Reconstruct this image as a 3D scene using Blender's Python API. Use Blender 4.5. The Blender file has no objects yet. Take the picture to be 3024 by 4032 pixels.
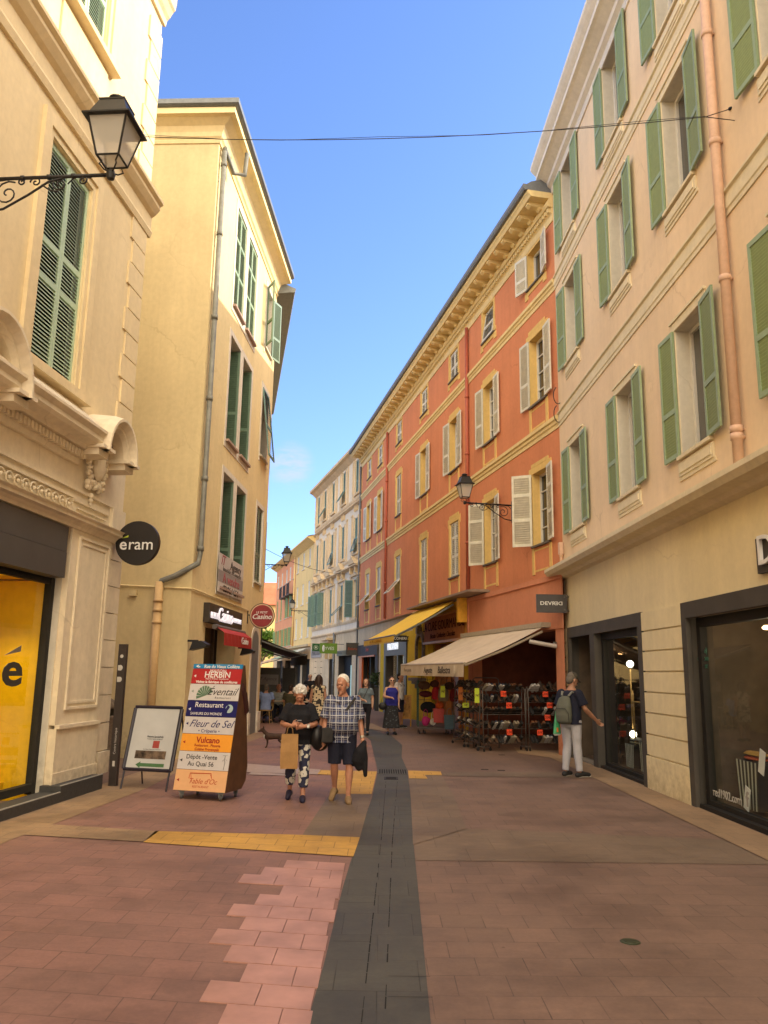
import bpy, bmesh, math, random
from mathutils import Vector as V, Matrix as M4, noise
random.seed(7)
R = math.radians
C = bpy.context.scene.collection
SC = bpy.context.scene

# ---------------------------------------------------------------- materials
def srgb(r, g, b):
    f = lambda c: (c/255/12.92) if c/255 <= .04045 else ((c/255+.055)/1.055)**2.4
    return (f(r), f(g), f(b), 1)
def _nt(name):
    m = bpy.data.materials.new(name); m.use_nodes = True
    nt = m.node_tree; return m, nt, nt.nodes['Principled BSDF']
def _ramp(nt, fac, stops):
    r = nt.nodes.new('ShaderNodeValToRGB'); nt.links.new(fac, r.inputs[0])
    e = r.color_ramp.elements
    while len(e) < len(stops): e.new(.5)
    for k, (p, c) in enumerate(stops): e[k].position = p; e[k].color = c
    return r.outputs[0]
def _noise(nt, vec, scale, detail=4, rough=.6):
    n = nt.nodes.new('ShaderNodeTexNoise'); n.inputs['Scale'].default_value = scale
    n.inputs['Detail'].default_value = detail; n.inputs['Roughness'].default_value = rough
    if vec is not None: nt.links.new(vec, n.inputs['Vector'])
    return n.outputs['Fac']
def _mapv(nt, src, scale=(1,1,1), rot=(0,0,0), loc=(0,0,0)):
    m = nt.nodes.new('ShaderNodeMapping'); nt.links.new(src, m.inputs[0])
    m.inputs['Scale'].default_value = scale; m.inputs['Rotation'].default_value = rot; m.inputs['Location'].default_value = loc
    return m.outputs[0]
def _coord(nt, kind='Object'):
    return nt.nodes.new('ShaderNodeTexCoord').outputs[kind]
def _mix(nt, fac, a, b, mode='MIX'):
    m = nt.nodes.new('ShaderNodeMix'); m.data_type = 'RGBA'; m.blend_type = mode
    for s, v in ((0, fac), (6, a), (7, b)):
        if isinstance(v, (float, int)): m.inputs[s].default_value = v
        elif isinstance(v, tuple): m.inputs[s].default_value = v
        else: nt.links.new(v, m.inputs[s])
    return m.outputs[2]
def _bump(nt, bsdf, h, strength, dist=.01):
    b = nt.nodes.new('ShaderNodeBump'); b.inputs['Strength'].default_value = strength; b.inputs['Distance'].default_value = dist
    nt.links.new(h, b.inputs['Height']); nt.links.new(b.outputs[0], bsdf.inputs['Normal'])
def sh(c, k): return (min(c[0]*k,1), min(c[1]*k,1), min(c[2]*k,1), 1)

def plaster(name, col, var=.12, streak=.15, bump=.25, dirt=.12):
    m, nt, b = _nt(name); oc = _coord(nt)
    n1 = _noise(nt, oc, .55, 6, .65); n2 = _noise(nt, oc, 9, 5, .6)
    st = _noise(nt, _mapv(nt, oc, (2.2, 2.2, .16)), 1.1, 7, .7)
    c = _ramp(nt, n1, [(.3, sh(col, 1-var)), (.7, sh(col, 1+var))])
    c = _mix(nt, 1.0, c, _ramp(nt, st, [(.3, (1-streak*.9,)*3+(1,)), (.7, (1,1,1,1))]), 'MULTIPLY')
    c = _mix(nt, 1.0, c, _ramp(nt, n2, [(.3, (1-dirt,)*3+(1,)), (.7, (1.0,)*3+(1,))]), 'MULTIPLY')
    # hairline cracks and patches of repair, grime towards the pavement
    vo = nt.nodes.new('ShaderNodeTexVoronoi'); vo.feature = 'DISTANCE_TO_EDGE'; vo.inputs['Scale'].default_value = .42
    wp = nt.nodes.new('ShaderNodeMix'); wp.data_type = 'RGBA'; wp.blend_type = 'ADD'; wp.inputs[0].default_value = .35; wn_ = nt.nodes.new('ShaderNodeTexNoise'); wn_.inputs['Scale'].default_value = 2.5; wn_.inputs['Detail'].default_value = 6
    nt.links.new(oc, wn_.inputs['Vector']); nt.links.new(oc, wp.inputs[6]); nt.links.new(wn_.outputs['Color'], wp.inputs[7]); nt.links.new(wp.outputs[2], vo.inputs['Vector'])
    cr = _ramp(nt, vo.outputs['Distance'], [(.0015, (.80,.78,.76,1)), (.006, (1,1,1,1))])
    c = _mix(nt, _ramp(nt, n1, [(.5, (0,0,0,1)), (.6, (.8,.8,.8,1))]), c, _mix(nt, 1.0, c, cr, 'MULTIPLY'))
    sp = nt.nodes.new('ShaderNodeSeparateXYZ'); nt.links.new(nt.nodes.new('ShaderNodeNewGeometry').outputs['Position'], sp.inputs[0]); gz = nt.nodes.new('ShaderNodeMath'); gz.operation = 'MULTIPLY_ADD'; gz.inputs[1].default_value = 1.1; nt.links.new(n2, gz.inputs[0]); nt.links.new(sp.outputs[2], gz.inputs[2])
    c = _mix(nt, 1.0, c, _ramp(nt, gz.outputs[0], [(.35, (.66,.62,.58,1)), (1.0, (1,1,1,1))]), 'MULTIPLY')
    nt.links.new(c, b.inputs['Base Color']); b.inputs['Roughness'].default_value = .95
    b.inputs['Specular IOR Level'].default_value = .04
    _bump(nt, b, _noise(nt, oc, 60, 6, .7), bump, .006)
    return m
def simple(name, col, rough=.6, metal=0, spec=.4, var=.1, scale=12, bump=0):
    m, nt, b = _nt(name); oc = _coord(nt)
    c = _ramp(nt, _noise(nt, oc, scale, 4), [(.3, sh(col, 1-var)), (.7, sh(col, 1+var))])
    c = _mix(nt, 1.0, c, _ramp(nt, nt.nodes.new('ShaderNodeObjectInfo').outputs['Random'], [(0, (.86,.86,.88,1)), (1, (1.0,1.0,.98,1))]), 'MULTIPLY')
    nt.links.new(c, b.inputs['Base Color']); b.inputs['Roughness'].default_value = rough
    b.inputs['Metallic'].default_value = metal; b.inputs['Specular IOR Level'].default_value = spec
    if bump: _bump(nt, b, _noise(nt, oc, scale*6, 4), bump, .003)
    return m
def glow(name, col, s):
    m, nt, b = _nt(name); b.inputs['Base Color'].default_value = col
    b.inputs['Emission Color'].default_value = col; b.inputs['Emission Strength'].default_value = s
    return m
def glass(name, tint=(.9,.95,.93,1), refl=1.0):
    m = bpy.data.materials.new(name); m.use_nodes = True; nt = m.node_tree; nt.nodes.clear()
    o = nt.nodes.new('ShaderNodeOutputMaterial'); t = nt.nodes.new('ShaderNodeBsdfTransparent'); g = nt.nodes.new('ShaderNodeBsdfGlossy')
    t.inputs[0].default_value = tint; g.inputs['Roughness'].default_value = .02; g.inputs[0].default_value = (refl,)*3+(1,)
    ge = nt.nodes.new('ShaderNodeNewGeometry'); dp = nt.nodes.new('ShaderNodeVectorMath'); dp.operation = 'DOT_PRODUCT'; nt.links.new(ge.outputs['Normal'], dp.inputs[0]); nt.links.new(ge.outputs['Incoming'], dp.inputs[1])
    def mth(op, a, b=None):
        q = nt.nodes.new('ShaderNodeMath'); q.operation = op
        for i_, v_ in enumerate((a, b)):
            if v_ is None: continue
            if isinstance(v_, (int,float)): q.inputs[i_].default_value = v_
            else: nt.links.new(v_, q.inputs[i_])
        return q.outputs[0]
    fr_ = mth('ADD', mth('MULTIPLY', mth('POWER', mth('SUBTRACT', 1.0, mth('ABSOLUTE', dp.outputs['Value'])), 4.5), .55), .03)
    mx = nt.nodes.new('ShaderNodeMixShader'); nt.links.new(fr_, mx.inputs[0])
    nt.links.new(t.outputs[0], mx.inputs[1]); nt.links.new(g.outputs[0], mx.inputs[2]); nt.links.new(mx.outputs[0], o.inputs[0])
    return m
def darkglass(name):
    m, nt, b = _nt(name)
    nt.links.new(_ramp(nt, nt.nodes.new('ShaderNodeObjectInfo').outputs['Random'], [(.3, (.012,.014,.014,1)), (.55, (.05,.05,.045,1)), (.8, (.20,.19,.165,1))]), b.inputs['Base Color']); b.inputs['Roughness'].default_value = .06
    b.inputs['Specular IOR Level'].default_value = .8
    _bump(nt, b, _noise(nt, _coord(nt), 1.6, 2), .12, .02)
    return m

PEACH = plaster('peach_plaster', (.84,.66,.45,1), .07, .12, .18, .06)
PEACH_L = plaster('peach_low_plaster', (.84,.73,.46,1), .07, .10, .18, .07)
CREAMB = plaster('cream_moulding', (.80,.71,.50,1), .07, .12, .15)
WHITEP = plaster('white_moulding', (.78,.72,.62,1), .06, .10, .12)
OFFW = plaster('off_white_reveal', (.66,.62,.52,1), .08, .12, .12)
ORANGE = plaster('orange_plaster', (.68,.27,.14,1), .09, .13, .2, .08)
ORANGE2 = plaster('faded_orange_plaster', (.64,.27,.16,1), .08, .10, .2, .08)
OCHRE = plaster('ochre_trim', (.76,.53,.20,1), .08, .10, .15)
OCHRE_L = plaster('pale_ochre_moulding', (.80,.63,.32,1), .07, .10, .15)
YELW = plaster('shop_yellow_plaster', (.75,.50,.05,1), .08, .12, .15)
YB2 = plaster('yellow_plaster', (.84,.69,.39,1), .08, .11, .2, .09)
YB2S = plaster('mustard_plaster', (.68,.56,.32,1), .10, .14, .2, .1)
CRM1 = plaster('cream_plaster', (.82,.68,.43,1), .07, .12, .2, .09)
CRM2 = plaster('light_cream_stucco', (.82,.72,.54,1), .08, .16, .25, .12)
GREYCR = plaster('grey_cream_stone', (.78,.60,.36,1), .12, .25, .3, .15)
BFAR1 = plaster('pale_yellow_plaster', (.82,.62,.28,1), .08, .15)
BFAR2 = plaster('pink_orange_plaster', (.78,.37,.20,1), .08, .15)
TERRA = plaster('terracotta_tiles', (.48,.16,.09,1), .2, .1, .5)
BEIGEP = plaster('beige_plaster', (.66,.51,.31,1), .08, .15)
GREEN = simple('green_shutter_paint', (.27,.36,.15,1), .55, var=.08)
GREEN_E = simple('green_shutter_frame_paint', (.29,.39,.23,1), .5, var=.08)
MINT = simple('mint_shutter_paint', (.46,.60,.43,1), .55, var=.1)
DGREEN = simple('dark_green_shutter_paint', (.14,.22,.15,1), .55, var=.1)
TEAL = simple('teal_shutter_paint', (.16,.27,.24,1), .6, var=.15)
OLIVE = simple('light_green_shutter_paint', (.22,.33,.14,1), .6, var=.15)
GREYSH = simple('white_shutter_paint', (.68,.66,.55,1), .6, var=.12, scale=6)
WOODW = simple('white_window_paint', (.70,.68,.62,1), .5, var=.05)
DGLASS = darkglass('dark_window_glass')
IRON = simple('black_wrought_iron', (.025,.024,.024,1), .5, .3)
ZINC = simple('grey_zinc', (.16,.17,.17,1), .5, .3, var=.15)
ZINC2 = simple('patinated_downpipe_metal', (.20,.20,.17,1), .6, .1, var=.25, scale=5)
SLATE = simple('grey_roof_edge', (.17,.18,.19,1), .7, var=.15)
PEACHPIPE = simple('peach_painted_pipe', (.70,.47,.33,1), .6, var=.08)
REDPIPE = simple('red_painted_pipe', (.42,.11,.06,1), .6, var=.08)
YPIPE = simple('yellow_painted_pipe', (.60,.40,.19,1), .6, var=.08)
ANTH = simple('anthracite_metal', (.085,.077,.068,1), .7, 0, .1, var=.12, scale=2)
ANTH2 = simple('dark_anthracite_metal', (.028,.026,.023,1), .65, 0, .15)
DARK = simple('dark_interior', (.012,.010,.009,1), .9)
BLACK = simple('black_plastic', (.012,.012,.013,1), .45)
WHITE = simple('white_lettering', (.80,.80,.78,1), .5, var=.03)
GLASS = glass('shop_glass')
LAMPG = None

# ---------------------------------------------------------------- mesh builder
class MB:
    def __init__(s): s.v = []; s.f = []; s.mi = []
    def add(s, vs, fs, mi=0):
        o = len(s.v); s.v += [tuple(p) for p in vs]; s.f += [tuple(i+o for i in f) for f in fs]; s.mi += [mi]*len(fs); return s
    def box(s, x0, x1, y0, y1, z0, z1, mi=0):
        x0, x1 = min(x0,x1), max(x0,x1); y0, y1 = min(y0,y1), max(y0,y1); z0, z1 = min(z0,z1), max(z0,z1)
        return s.add([(x0,y0,z0),(x1,y0,z0),(x1,y1,z0),(x0,y1,z0),(x0,y0,z1),(x1,y0,z1),(x1,y1,z1),(x0,y1,z1)],
                     [(0,3,2,1),(4,5,6,7),(0,1,5,4),(1,2,6,5),(2,3,7,6),(3,0,4,7)], mi)
    def obox(s, mat, sx, sy, sz, mi=0):        # centred box under a matrix
        vs = [mat @ V((x*sx/2, y*sy/2, z*sz/2)) for x in (-1,1) for y in (-1,1) for z in (-1,1)]
        return s.add(vs, [(0,1,3,2),(4,6,7,5),(0,4,5,1),(2,3,7,6),(0,2,6,4),(1,5,7,3)], mi)
    def quad(s, a, b, c, d, mi=0): return s.add([a,b,c,d], [(0,1,2,3)], mi)
    def prism(s, pts, axis, a0, a1, mi=0):
        """pts: outline (u, w); axis: 'x' -> (a, u, w), 'y' -> (u, a, w), 'z' -> (u, w, a)"""
        f = {'x': lambda u,w,a:(a,u,w), 'y': lambda u,w,a:(u,a,w), 'z': lambda u,w,a:(u,w,a)}[axis]
        n = len(pts); vs = [f(u,w,a0) for u,w in pts]+[f(u,w,a1) for u,w in pts]
        return s.add(vs, [tuple(range(n))[::-1], tuple(range(n,2*n))]+[(i,(i+1)%n,n+(i+1)%n,n+i) for i in range(n)], mi)
    def tube(s, pts, r, n=8, mi=0, caps=True):
        pts = [V(p) for p in pts]; rs = r if isinstance(r, (list,tuple)) else [r]*len(pts)
        vs = []; fs = []; up = None
        for i, p in enumerate(pts):
            d = (pts[min(i+1,len(pts)-1)]-pts[max(i-1,0)]).normalized()
            if up is None: up = V((0,0,1)) if abs(d.z) < .9 else V((1,0,0))
            a = d.cross(up)
            if a.length < 1e-6: a = d.cross(V((1,0,0)))
            a.normalize(); b = a.cross(d).normalized(); up = b
            vs += [p+(a*math.cos(t)+b*math.sin(t))*rs[i] for t in [2*math.pi*k/n for k in range(n)]]
        for i in range(len(pts)-1):
            fs += [(i*n+k, i*n+(k+1)%n, (i+1)*n+(k+1)%n, (i+1)*n+k) for k in range(n)]
        if caps: fs += [tuple(range(n))[::-1], tuple(range((len(pts)-1)*n, len(pts)*n))]
        return s.add(vs, fs, mi)
    def lathe(s, prof, n=16, c=(0,0,0), mi=0, axis='z', a0=0, sx=1, sy=1):
        c = V(c); vs = []
        for r, z in prof:
            for k in range(n):
                t = a0+2*math.pi*k/n; x, y = r*math.cos(t)*sx, r*math.sin(t)*sy
                vs.append(c+(V((x,y,z)) if axis=='z' else V((z,x,y)) if axis=='x' else V((x,z,y))))
        m = len(prof); fs = [(i*n+k, i*n+(k+1)%n, (i+1)*n+(k+1)%n, (i+1)*n+k) for i in range(m-1) for k in range(n)]
        fs += [tuple(range(n))[::-1], tuple(range((m-1)*n, m*n))]
        return s.add(vs, fs, mi)
    def ball(s, c, r, n=12, m=8, sc=(1,1,1), mi=0, mat=None):
        prof = [(max(math.sin(math.pi*i/m), .001), -math.cos(math.pi*i/m)) for i in range(m+1)]
        b = MB().lathe(prof, n); c = V(c)
        vs = []
        for p in b.v:
            q = V((p[0]*sc[0]*r, p[1]*sc[1]*r, p[2]*sc[2]*r))
            if mat is not None: q = mat @ q
            vs.append(c+q)
        return s.add(vs, b.f, mi)
    def xf(s, mat, o=0):
        s.v = s.v[:o]+[tuple(mat @ V(p)) for p in s.v[o:]]; return s
    def mesh(s, name, mats, smooth=False):
        me = bpy.data.meshes.new(name); me.from_pydata(s.v, [], s.f)
        for m in (mats if isinstance(mats, (list,tuple)) else [mats]): me.materials.append(m)
        if any(s.mi): me.polygons.foreach_set('material_index', s.mi)
        bm = bmesh.new(); bm.from_mesh(me); bmesh.ops.recalc_face_normals(bm, faces=bm.faces); bm.to_mesh(me); bm.free()
        if smooth: me.polygons.foreach_set('use_smooth', [True]*len(me.polygons))
        return me
    def build(s, name, mats, parent=None, smooth=False, **kw):
        o = bpy.data.objects.new(name, s.mesh(name, mats, smooth)); C.objects.link(o)
        if parent: o.parent = parent
        for k, v in kw.items():
            if k == 'loc': o.location = v
            elif k == 'rot': o.rotation_euler = v
            else: o[k] = v
        return o
def tag(o, label=None, cat=None, group=None, kind=None):
    if label: o['label'] = label
    if cat: o['category'] = cat
    if group: o['group'] = group
    if kind: o['kind'] = kind
    return o
def empty(name, loc=(0,0,0), rz=0, label=None, cat=None, group=None, parent=None):
    o = bpy.data.objects.new(name, None); C.objects.link(o); o.location = loc; o.rotation_euler = (0,0,rz)
    o.empty_display_size = .2
    if parent: o.parent = parent
    return tag(o, label, cat, group)
KIDS = {}
def kids(o): return [c for c in bpy.data.objects if c.parent == o]
def copy_tree(o, parent=None, cache=None):
    if cache is None: cache = kids_map()
    c = o.copy(); C.objects.link(c)
    if parent: c.parent = parent
    for ch in cache.get(o.name, []): copy_tree(ch, c, cache)
    return c
def kids_map():
    m = {}
    for o in bpy.data.objects:
        if o.parent: m.setdefault(o.parent.name, []).append(o)
    return m
FACE = (R(90), 0, R(180))        # text on a facade
def text(body, size, mat, parent=None, loc=(0,0,0), rot=FACE, ext=.004, shear=0, sx=1, bold=0, align='CENTER', name='lettering', mirror=False, space=1):
    cu = bpy.data.curves.new(name, 'FONT'); cu.body = body; cu.size = size; cu.extrude = ext; cu.shear = shear; cu.offset = bold
    cu.align_x = align; cu.align_y = 'CENTER'; cu.resolution_u = 3; cu.space_character = space
    t = bpy.data.objects.new(name+'_tmp', cu); C.objects.link(t)
    dg = bpy.context.evaluated_depsgraph_get(); me = bpy.data.meshes.new_from_object(t.evaluated_get(dg))
    C.objects.unlink(t); bpy.data.objects.remove(t)
    k = -1 if mirror else 1
    for v in me.vertices: v.co.x *= sx*k
    me.name = name; me.materials.clear(); me.materials.append(mat)
    o = bpy.data.objects.new(name, me); C.objects.link(o); o.location = loc; o.rotation_euler = rot
    if parent: o.parent = parent
    return o

class Fac:
    """a facade: local x along the wall, y out into the street, z up. s runs away from the camera."""
    def __init__(f, name, P, az, side, label, cat='building', group=None):
        f.sg = 1 if side == 'R' else -1; f.side = side; f.az = az; f.P = V((P[0], P[1], 0))
        f.root = empty(name, f.P, R(90-az) if side == 'R' else R(270-az), label, cat, group)
        a = R(az); f.D = V((math.sin(a), math.cos(a), 0))
        f.n = V((-math.cos(a), math.sin(a), 0)) if side == 'R' else V((math.cos(a), -math.sin(a), 0))
    def x(f, s): return f.sg*s
    def w(f, s, d, z): return f.P+f.D*s+f.n*d+V((0,0,z))
    def box(f, mb, s0, s1, d0, d1, z0, z1, mi=0): return mb.box(f.x(s0), f.x(s1), d0, d1, z0, z1, mi)
    def wall(f, name, mat, s0, s1, z0, z1, holes=(), depth=.28, rev=None, d=0, **kw):
        mb = MB(); X = sorted({s0, s1, *[h[0] for h in holes], *[h[1] for h in holes]}); X = [x for x in X if s0 <= x <= s1]
        Z = sorted({z0, z1, *[h[2] for h in holes], *[h[3] for h in holes]}); Z = [z for z in Z if z0 <= z <= z1]
        def inside(x, z): return any(h[0] < x < h[1] and h[2] < z < h[3] for h in holes)
        for z_a, z_b in zip(Z, Z[1:]):
            run = None
            for x_a, x_b in zip(X, X[1:]):
                if not inside((x_a+x_b)/2, (z_a+z_b)/2):
                    if run is None: run = x_a
                    end = x_b
                    if x_b == X[-1]: mb.quad((f.x(run),d,z_a),(f.x(end),d,z_a),(f.x(end),d,z_b),(f.x(run),d,z_b))
                elif run is not None:
                    mb.quad((f.x(run),d,z_a),(f.x(end),d,z_a),(f.x(end),d,z_b),(f.x(run),d,z_b)); run = None
        for h in holes:
            dp = h[4] if len(h) > 4 else depth; a, b, c, e = f.x(h[0]), f.x(h[1]), h[2], h[3]; i = 1 if rev else 0
            mb.quad((a,d,c),(a,d-dp,c),(a,d-dp,e),(a,d,e),i); mb.quad((b,d,c),(b,d-dp,c),(b,d-dp,e),(b,d,e),i)
            mb.quad((a,d,e),(b,d,e),(b,d-dp,e),(a,d-dp,e),i)
            if c > .05: mb.quad((a,d,c),(b,d,c),(b,d-dp,c),(a,d-dp,c),i)
        return mb.build(name, [mat]+([rev] if rev else []), f.root, **kw)
    def shell(f, mat, s0, s1, depth, h, name='side_wall', roof=True):
        mb = MB()
        for s in (s0, s1): mb.quad((f.x(s),-.0,0),(f.x(s),-depth,0),(f.x(s),-depth,h),(f.x(s),0,h))
        mb.quad((f.x(s0),-depth,0),(f.x(s1),-depth,0),(f.x(s1),-depth,h),(f.x(s0),-depth,h))
        mb.quad((f.x(s0),0,h),(f.x(s1),0,h),(f.x(s1),-depth,h),(f.x(s0),-depth,h))
        return mb.build(name, mat, f.root)
    def band(f, name, mat, s0, s1, prof, **kw):
        """prof: outline (d, z) of a moulding run along the wall"""
        return MB().prism(prof, 'x', f.x(s0), f.x(s1)).build(name, mat, f.root, **kw)

# ---------------------------------------------------------------- shutters and windows (cached meshes)
_mc = {}
def shutter_mesh(w, h, mats, rails=(.37,), pitch=.05, t=.035, tight=False, mir=False):
    """one leaf, hinge edge at x=0, lying in the xz plane, front to +y"""
    key = ('sh', round(w,3), round(h,3), mats[0].name, rails, pitch, tight, mir)
    if key in _mc: return _mc[key]
    st = min(.055, w*.16); mb = MB()
    mb.box(0, st, -t/2, t/2, 0, h, 1); mb.box(w-st, w, -t/2, t/2, 0, h, 1)
    zs = [0]+[h*r for r in rails]+[h]
    for k, z in enumerate(zs):
        a = z if k == 0 else (z-.07 if k == len(zs)-1 else z-.04); mb.box(st, w-st, -t/2, t/2, a, a+(.07 if k in (0, len(zs)-1) else .08), 1)
    for z0, z1 in zip(zs, zs[1:]):
        a, b = z0+(.07 if z0 == 0 else .04), z1-(.07 if z1 == h else .04)
        n = max(int((b-a)/pitch), 1); p = (b-a)/n
        for k in range(n):
            z = a+p*(k+.5); dy, dz = t*.5, p*(.55 if tight else .40)
            if tight: dy = t*.22
            mb.add([(st,-dy,z+dz-.004),(w-st,-dy,z+dz-.004),(w-st,dy,z-dz-.004),(st,dy,z-dz-.004),
                    (st,-dy,z+dz+.004),(w-st,-dy,z+dz+.004),(w-st,dy,z-dz+.004),(st,dy,z-dz+.004)],
                   [(0,3,2,1),(4,5,6,7),(0,1,5,4),(1,2,6,5),(2,3,7,6),(3,0,4,7)], 0)
    if mir: mb.v = [(-x, y, z) for x, y, z in mb.v]
    _mc[key] = mb.mesh('shutter', list(mats)); return _mc[key]
def put(me, name, parent, loc=(0,0,0), rot=(0,0,0), scale=None):
    o = bpy.data.objects.new(name, me); C.objects.link(o); o.parent = parent; o.location = loc; o.rotation_euler = rot
    if scale: o.scale = scale
    return o
def sash_mesh(w, h, bars=2, ajar=0):
    key = ('sash', round(w,3), round(h,3), bars)
    if key in _mc: return _mc[key]
    mb = MB(); f = .06
    mb.box(-w/2, -w/2+f, -.03, .03, 0, h); mb.box(w/2-f, w/2, -.03, .03, 0, h); mb.box(-w/2+f, w/2-f, -.03, .03, 0, f); mb.box(-w/2+f, w/2-f, -.03, .03, h-f, h)
    mb.box(-.045, .045, -.02, .04, f, h-f)
    for k in range(1, bars+1):
        z = h*k/(bars+1)
        mb.box(-w/2+f, -.045, -.012, .02, z-.014, z+.014); mb.box(.045, w/2-f, -.012, .02, z-.014, z+.014)
    _mc[key] = mb.mesh('window', WOODW); return _mc[key]
def pane_mesh(w, h, mat=None):
    key = ('pane', round(w,3), round(h,3), (mat or DGLASS).name)
    if key in _mc: return _mc[key]
    _mc[key] = MB().quad((-w/2,-.014,0),(w/2,-.014,0),(w/2,-.014,h),(-w/2,-.014,h)).mesh('pane', mat or DGLASS); return _mc[key]
def leaf(win, w, h, mats, side, ang, d, z=0, hw=None, rails=(.37,), pitch=.05, tight=False, x0=None):
    """side -1/+1: hinged at that side of the opening; ang: 0 closed .. 180 folded back on the wall"""
    me = shutter_mesh(w, h, mats, rails, pitch, tight=tight, mir=side > 0)
    if side > 0: rz = -R(ang)
    else: rz = R(ang)
    x = side*(hw if hw is not None else w) if x0 is None else x0
    o = put(me, 'shutter', win, (x, d, z), (0, 0, rz))
    return o
def window(f, s, z, w, h, style='open', mats=None, trim=None, d_in=-.20, ang=(168,168), rails=(.37,), pitch=.05, bars=2, sill=True, tight=False, d=0, flapang=42, jitter=1, name='window'):
    """a window part of facade f centred at s with its sill at z"""
    me = sash_mesh(w, h, bars) if style in ('open', 'half', 'bare', 'flap') else None
    if me is None: me = MB().box(-w/2, w/2, -.02, .02, 0, .05).box(-w/2, w/2, -.02, .02, h-.05, h).box(-w/2,-w/2+.05,-.02,.02,.05,h-.05).box(w/2-.05,w/2,-.02,.02,.05,h-.05).mesh('window', WOODW)
    win = put(me, name, f.root, (f.x(s), d+d_in, z))
    put(pane_mesh(w, h), 'pane', win)
    dd = -d_in
    if style in ('open', 'half'):
        lw = w/2+.03
        aL, aR = (ang if f.sg > 0 else ang[::-1])
        leaf(win, lw, h, mats, -1, aL+random.uniform(-3,3)*jitter, dd+.045, 0, w/2+.005, rails, pitch, tight)
        leaf(win, lw, h, mats, 1, aR+random.uniform(-3,3)*jitter, dd+.045, 0, w/2+.005, rails, pitch, tight)
    elif style == 'closed':
        for sd in (-1, 1): leaf(win, w/2-.006, h-.02, mats, sd, random.uniform(0,1.5)*jitter, dd-.05, .01, w/2-.002, rails, pitch, tight)
    elif style == 'flap':
        hh = h*.42
        for sd in (-1, 1):
            put(shutter_mesh(w/2-.006, h-hh-.01, mats, (), pitch), 'shutter', win, (-w/2+.002 if sd < 0 else .004, dd-.05, hh))
        put(shutter_mesh(w-.02, hh, mats, (), pitch), 'shutter', win, (-w/2+.01, dd+.0+hh*math.sin(R(flapang)), hh-hh*math.cos(R(flapang))), (R(flapang), 0, 0))
    if sill: MB().box(-w/2-.08, w/2+.08, -.02, dd+.07, -.05, 0).build('sill', sill if not isinstance(sill, bool) else OFFW, win)
    if trim: trim(win, w, h, dd)
    return win
# ================================================================ peach building on the right (clothes shop below)
R1 = Fac('peach_building', (4.42, 13.67), -1.3, 'R', 'peach plastered building with green louvred shutters above a dark framed clothes shop')
cols = (-5.65, -2.55, .38, 3.88); rows = (5.03, 9.07, 12.2)
R1.wall('wall', PEACH, -36, 5.35, 4.25, 14.5, [(c-.5, c+.5, z, z+2.0) for c in cols for z in rows], .30, OFFW)
R1.shell(PEACH, -36, 5.35, 9, 14.85)
def r1_trim(win, w, h, dd):
    mb = MB(); a, b = w/2, w/2+.13
    mb.box(-b, b, dd-.0, dd+.022, h+.005, h+.14).box(-b-.02, b+.02, dd, dd+.045, h+.14, h+.18)
    mb.box(-b, -a-.005, dd, dd+.018, 0, h).box(a+.005, b, dd, dd+.018, 0, h)
    mb.box(-b+.03, b-.03, dd, dd+.035, -.30, -.09).box(-b, b, dd, dd+.018, -.36, -.30).box(-b+.08, b-.08, dd+.03, dd+.05, -.25, -.14)
    mb.build('surround', CREAMB, win)
for ci, c in enumerate(cols):
    for zi, z in enumerate(rows):
        window(R1, c, z, 1.0, 2.0, 'open', (GREEN, GREEN_E), r1_trim, ang=(177, 178), pitch=.042, bars=0, tight=True, d_in=-.24, sill=CREAMB)
for z0, z1 in ((7.80, 8.16), (11.47, 11.80)):
    R1.band('string_course', CREAMB, -36, 5.35, [(0,z0),(.02,z0),(.02,z0+.07),(.035,z0+.09),(.035,z1-.12),(.02,z1-.1),(.02,z1-.05),(.055,z1-.03),(.055,z1),(0,z1+.02)])
R1.band('cornice', WHITEP, -36, 5.40, [(0,14.15),(.03,14.15),(.05,14.30),(.14,14.36),(.16,14.45),(.34,14.55),(.42,14.58),(.42,14.70),(.5,14.78),(.56,14.86),(.56,14.96),(0,15.0)])
R1.band('shop_cornice', CREAMB, -36, 5.62, [(0,4.02),(.10,4.05),(.16,4.10),(.34,4.12),(.40,4.20),(.40,4.27),(.0,4.42)])
R1.wall('shop_wall', PEACH_L, -36, 5.35, 0, 4.05, [(.05, 5.0, 0, 2.84, .6), (-6.4, -1.75, 0, 2.84, .2)], .2, ANTH, d=0)
for s0, s1 in ((-1.73, .03), (5.03, 5.35)):
    mb = MB()
    zz = [.53, .87, 1.21, 1.54, 1.87, 2.20, 2.53, 2.86]
    for a, b in zip(zz, zz[1:]): R1.box(mb, s0, s1, 0, .035, a+.012, b-.012)
    R1.box(mb, s0, s1, 0, .05, 0, .52)
    mb.build('rusticated_band', PEACH_L, R1.root)
def pipe(f, s, z0, z1, mat, r=.06, d=.1, joints=(), name='downpipe'):
    mb = MB().tube([(f.x(s), d, z0), (f.x(s), d, z1)], r, 12)
    for z in joints: mb.tube([(f.x(s), d, z-.04), (f.x(s), d, z+.04)], r+.014, 12).box(f.x(s)-.02, f.x(s)+.02, 0, d, z-.015, z+.015)
    return mb.build(name, mat, f.root, True)
pipe(R1, -4.0, 4.3, 14.3, PEACHPIPE, .065, .1, (4.85, 4.75, 6.9, 8.9, 10.6, 12.6))
pipe(R1, 5.26, 4.3, 4.9, PEACHPIPE, .035, .07, (4.6,)); MB().box(5.2, 5.34, .02, .12, 4.62, 4.9).build('junction_box', PEACHPIPE, R1.root)
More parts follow.
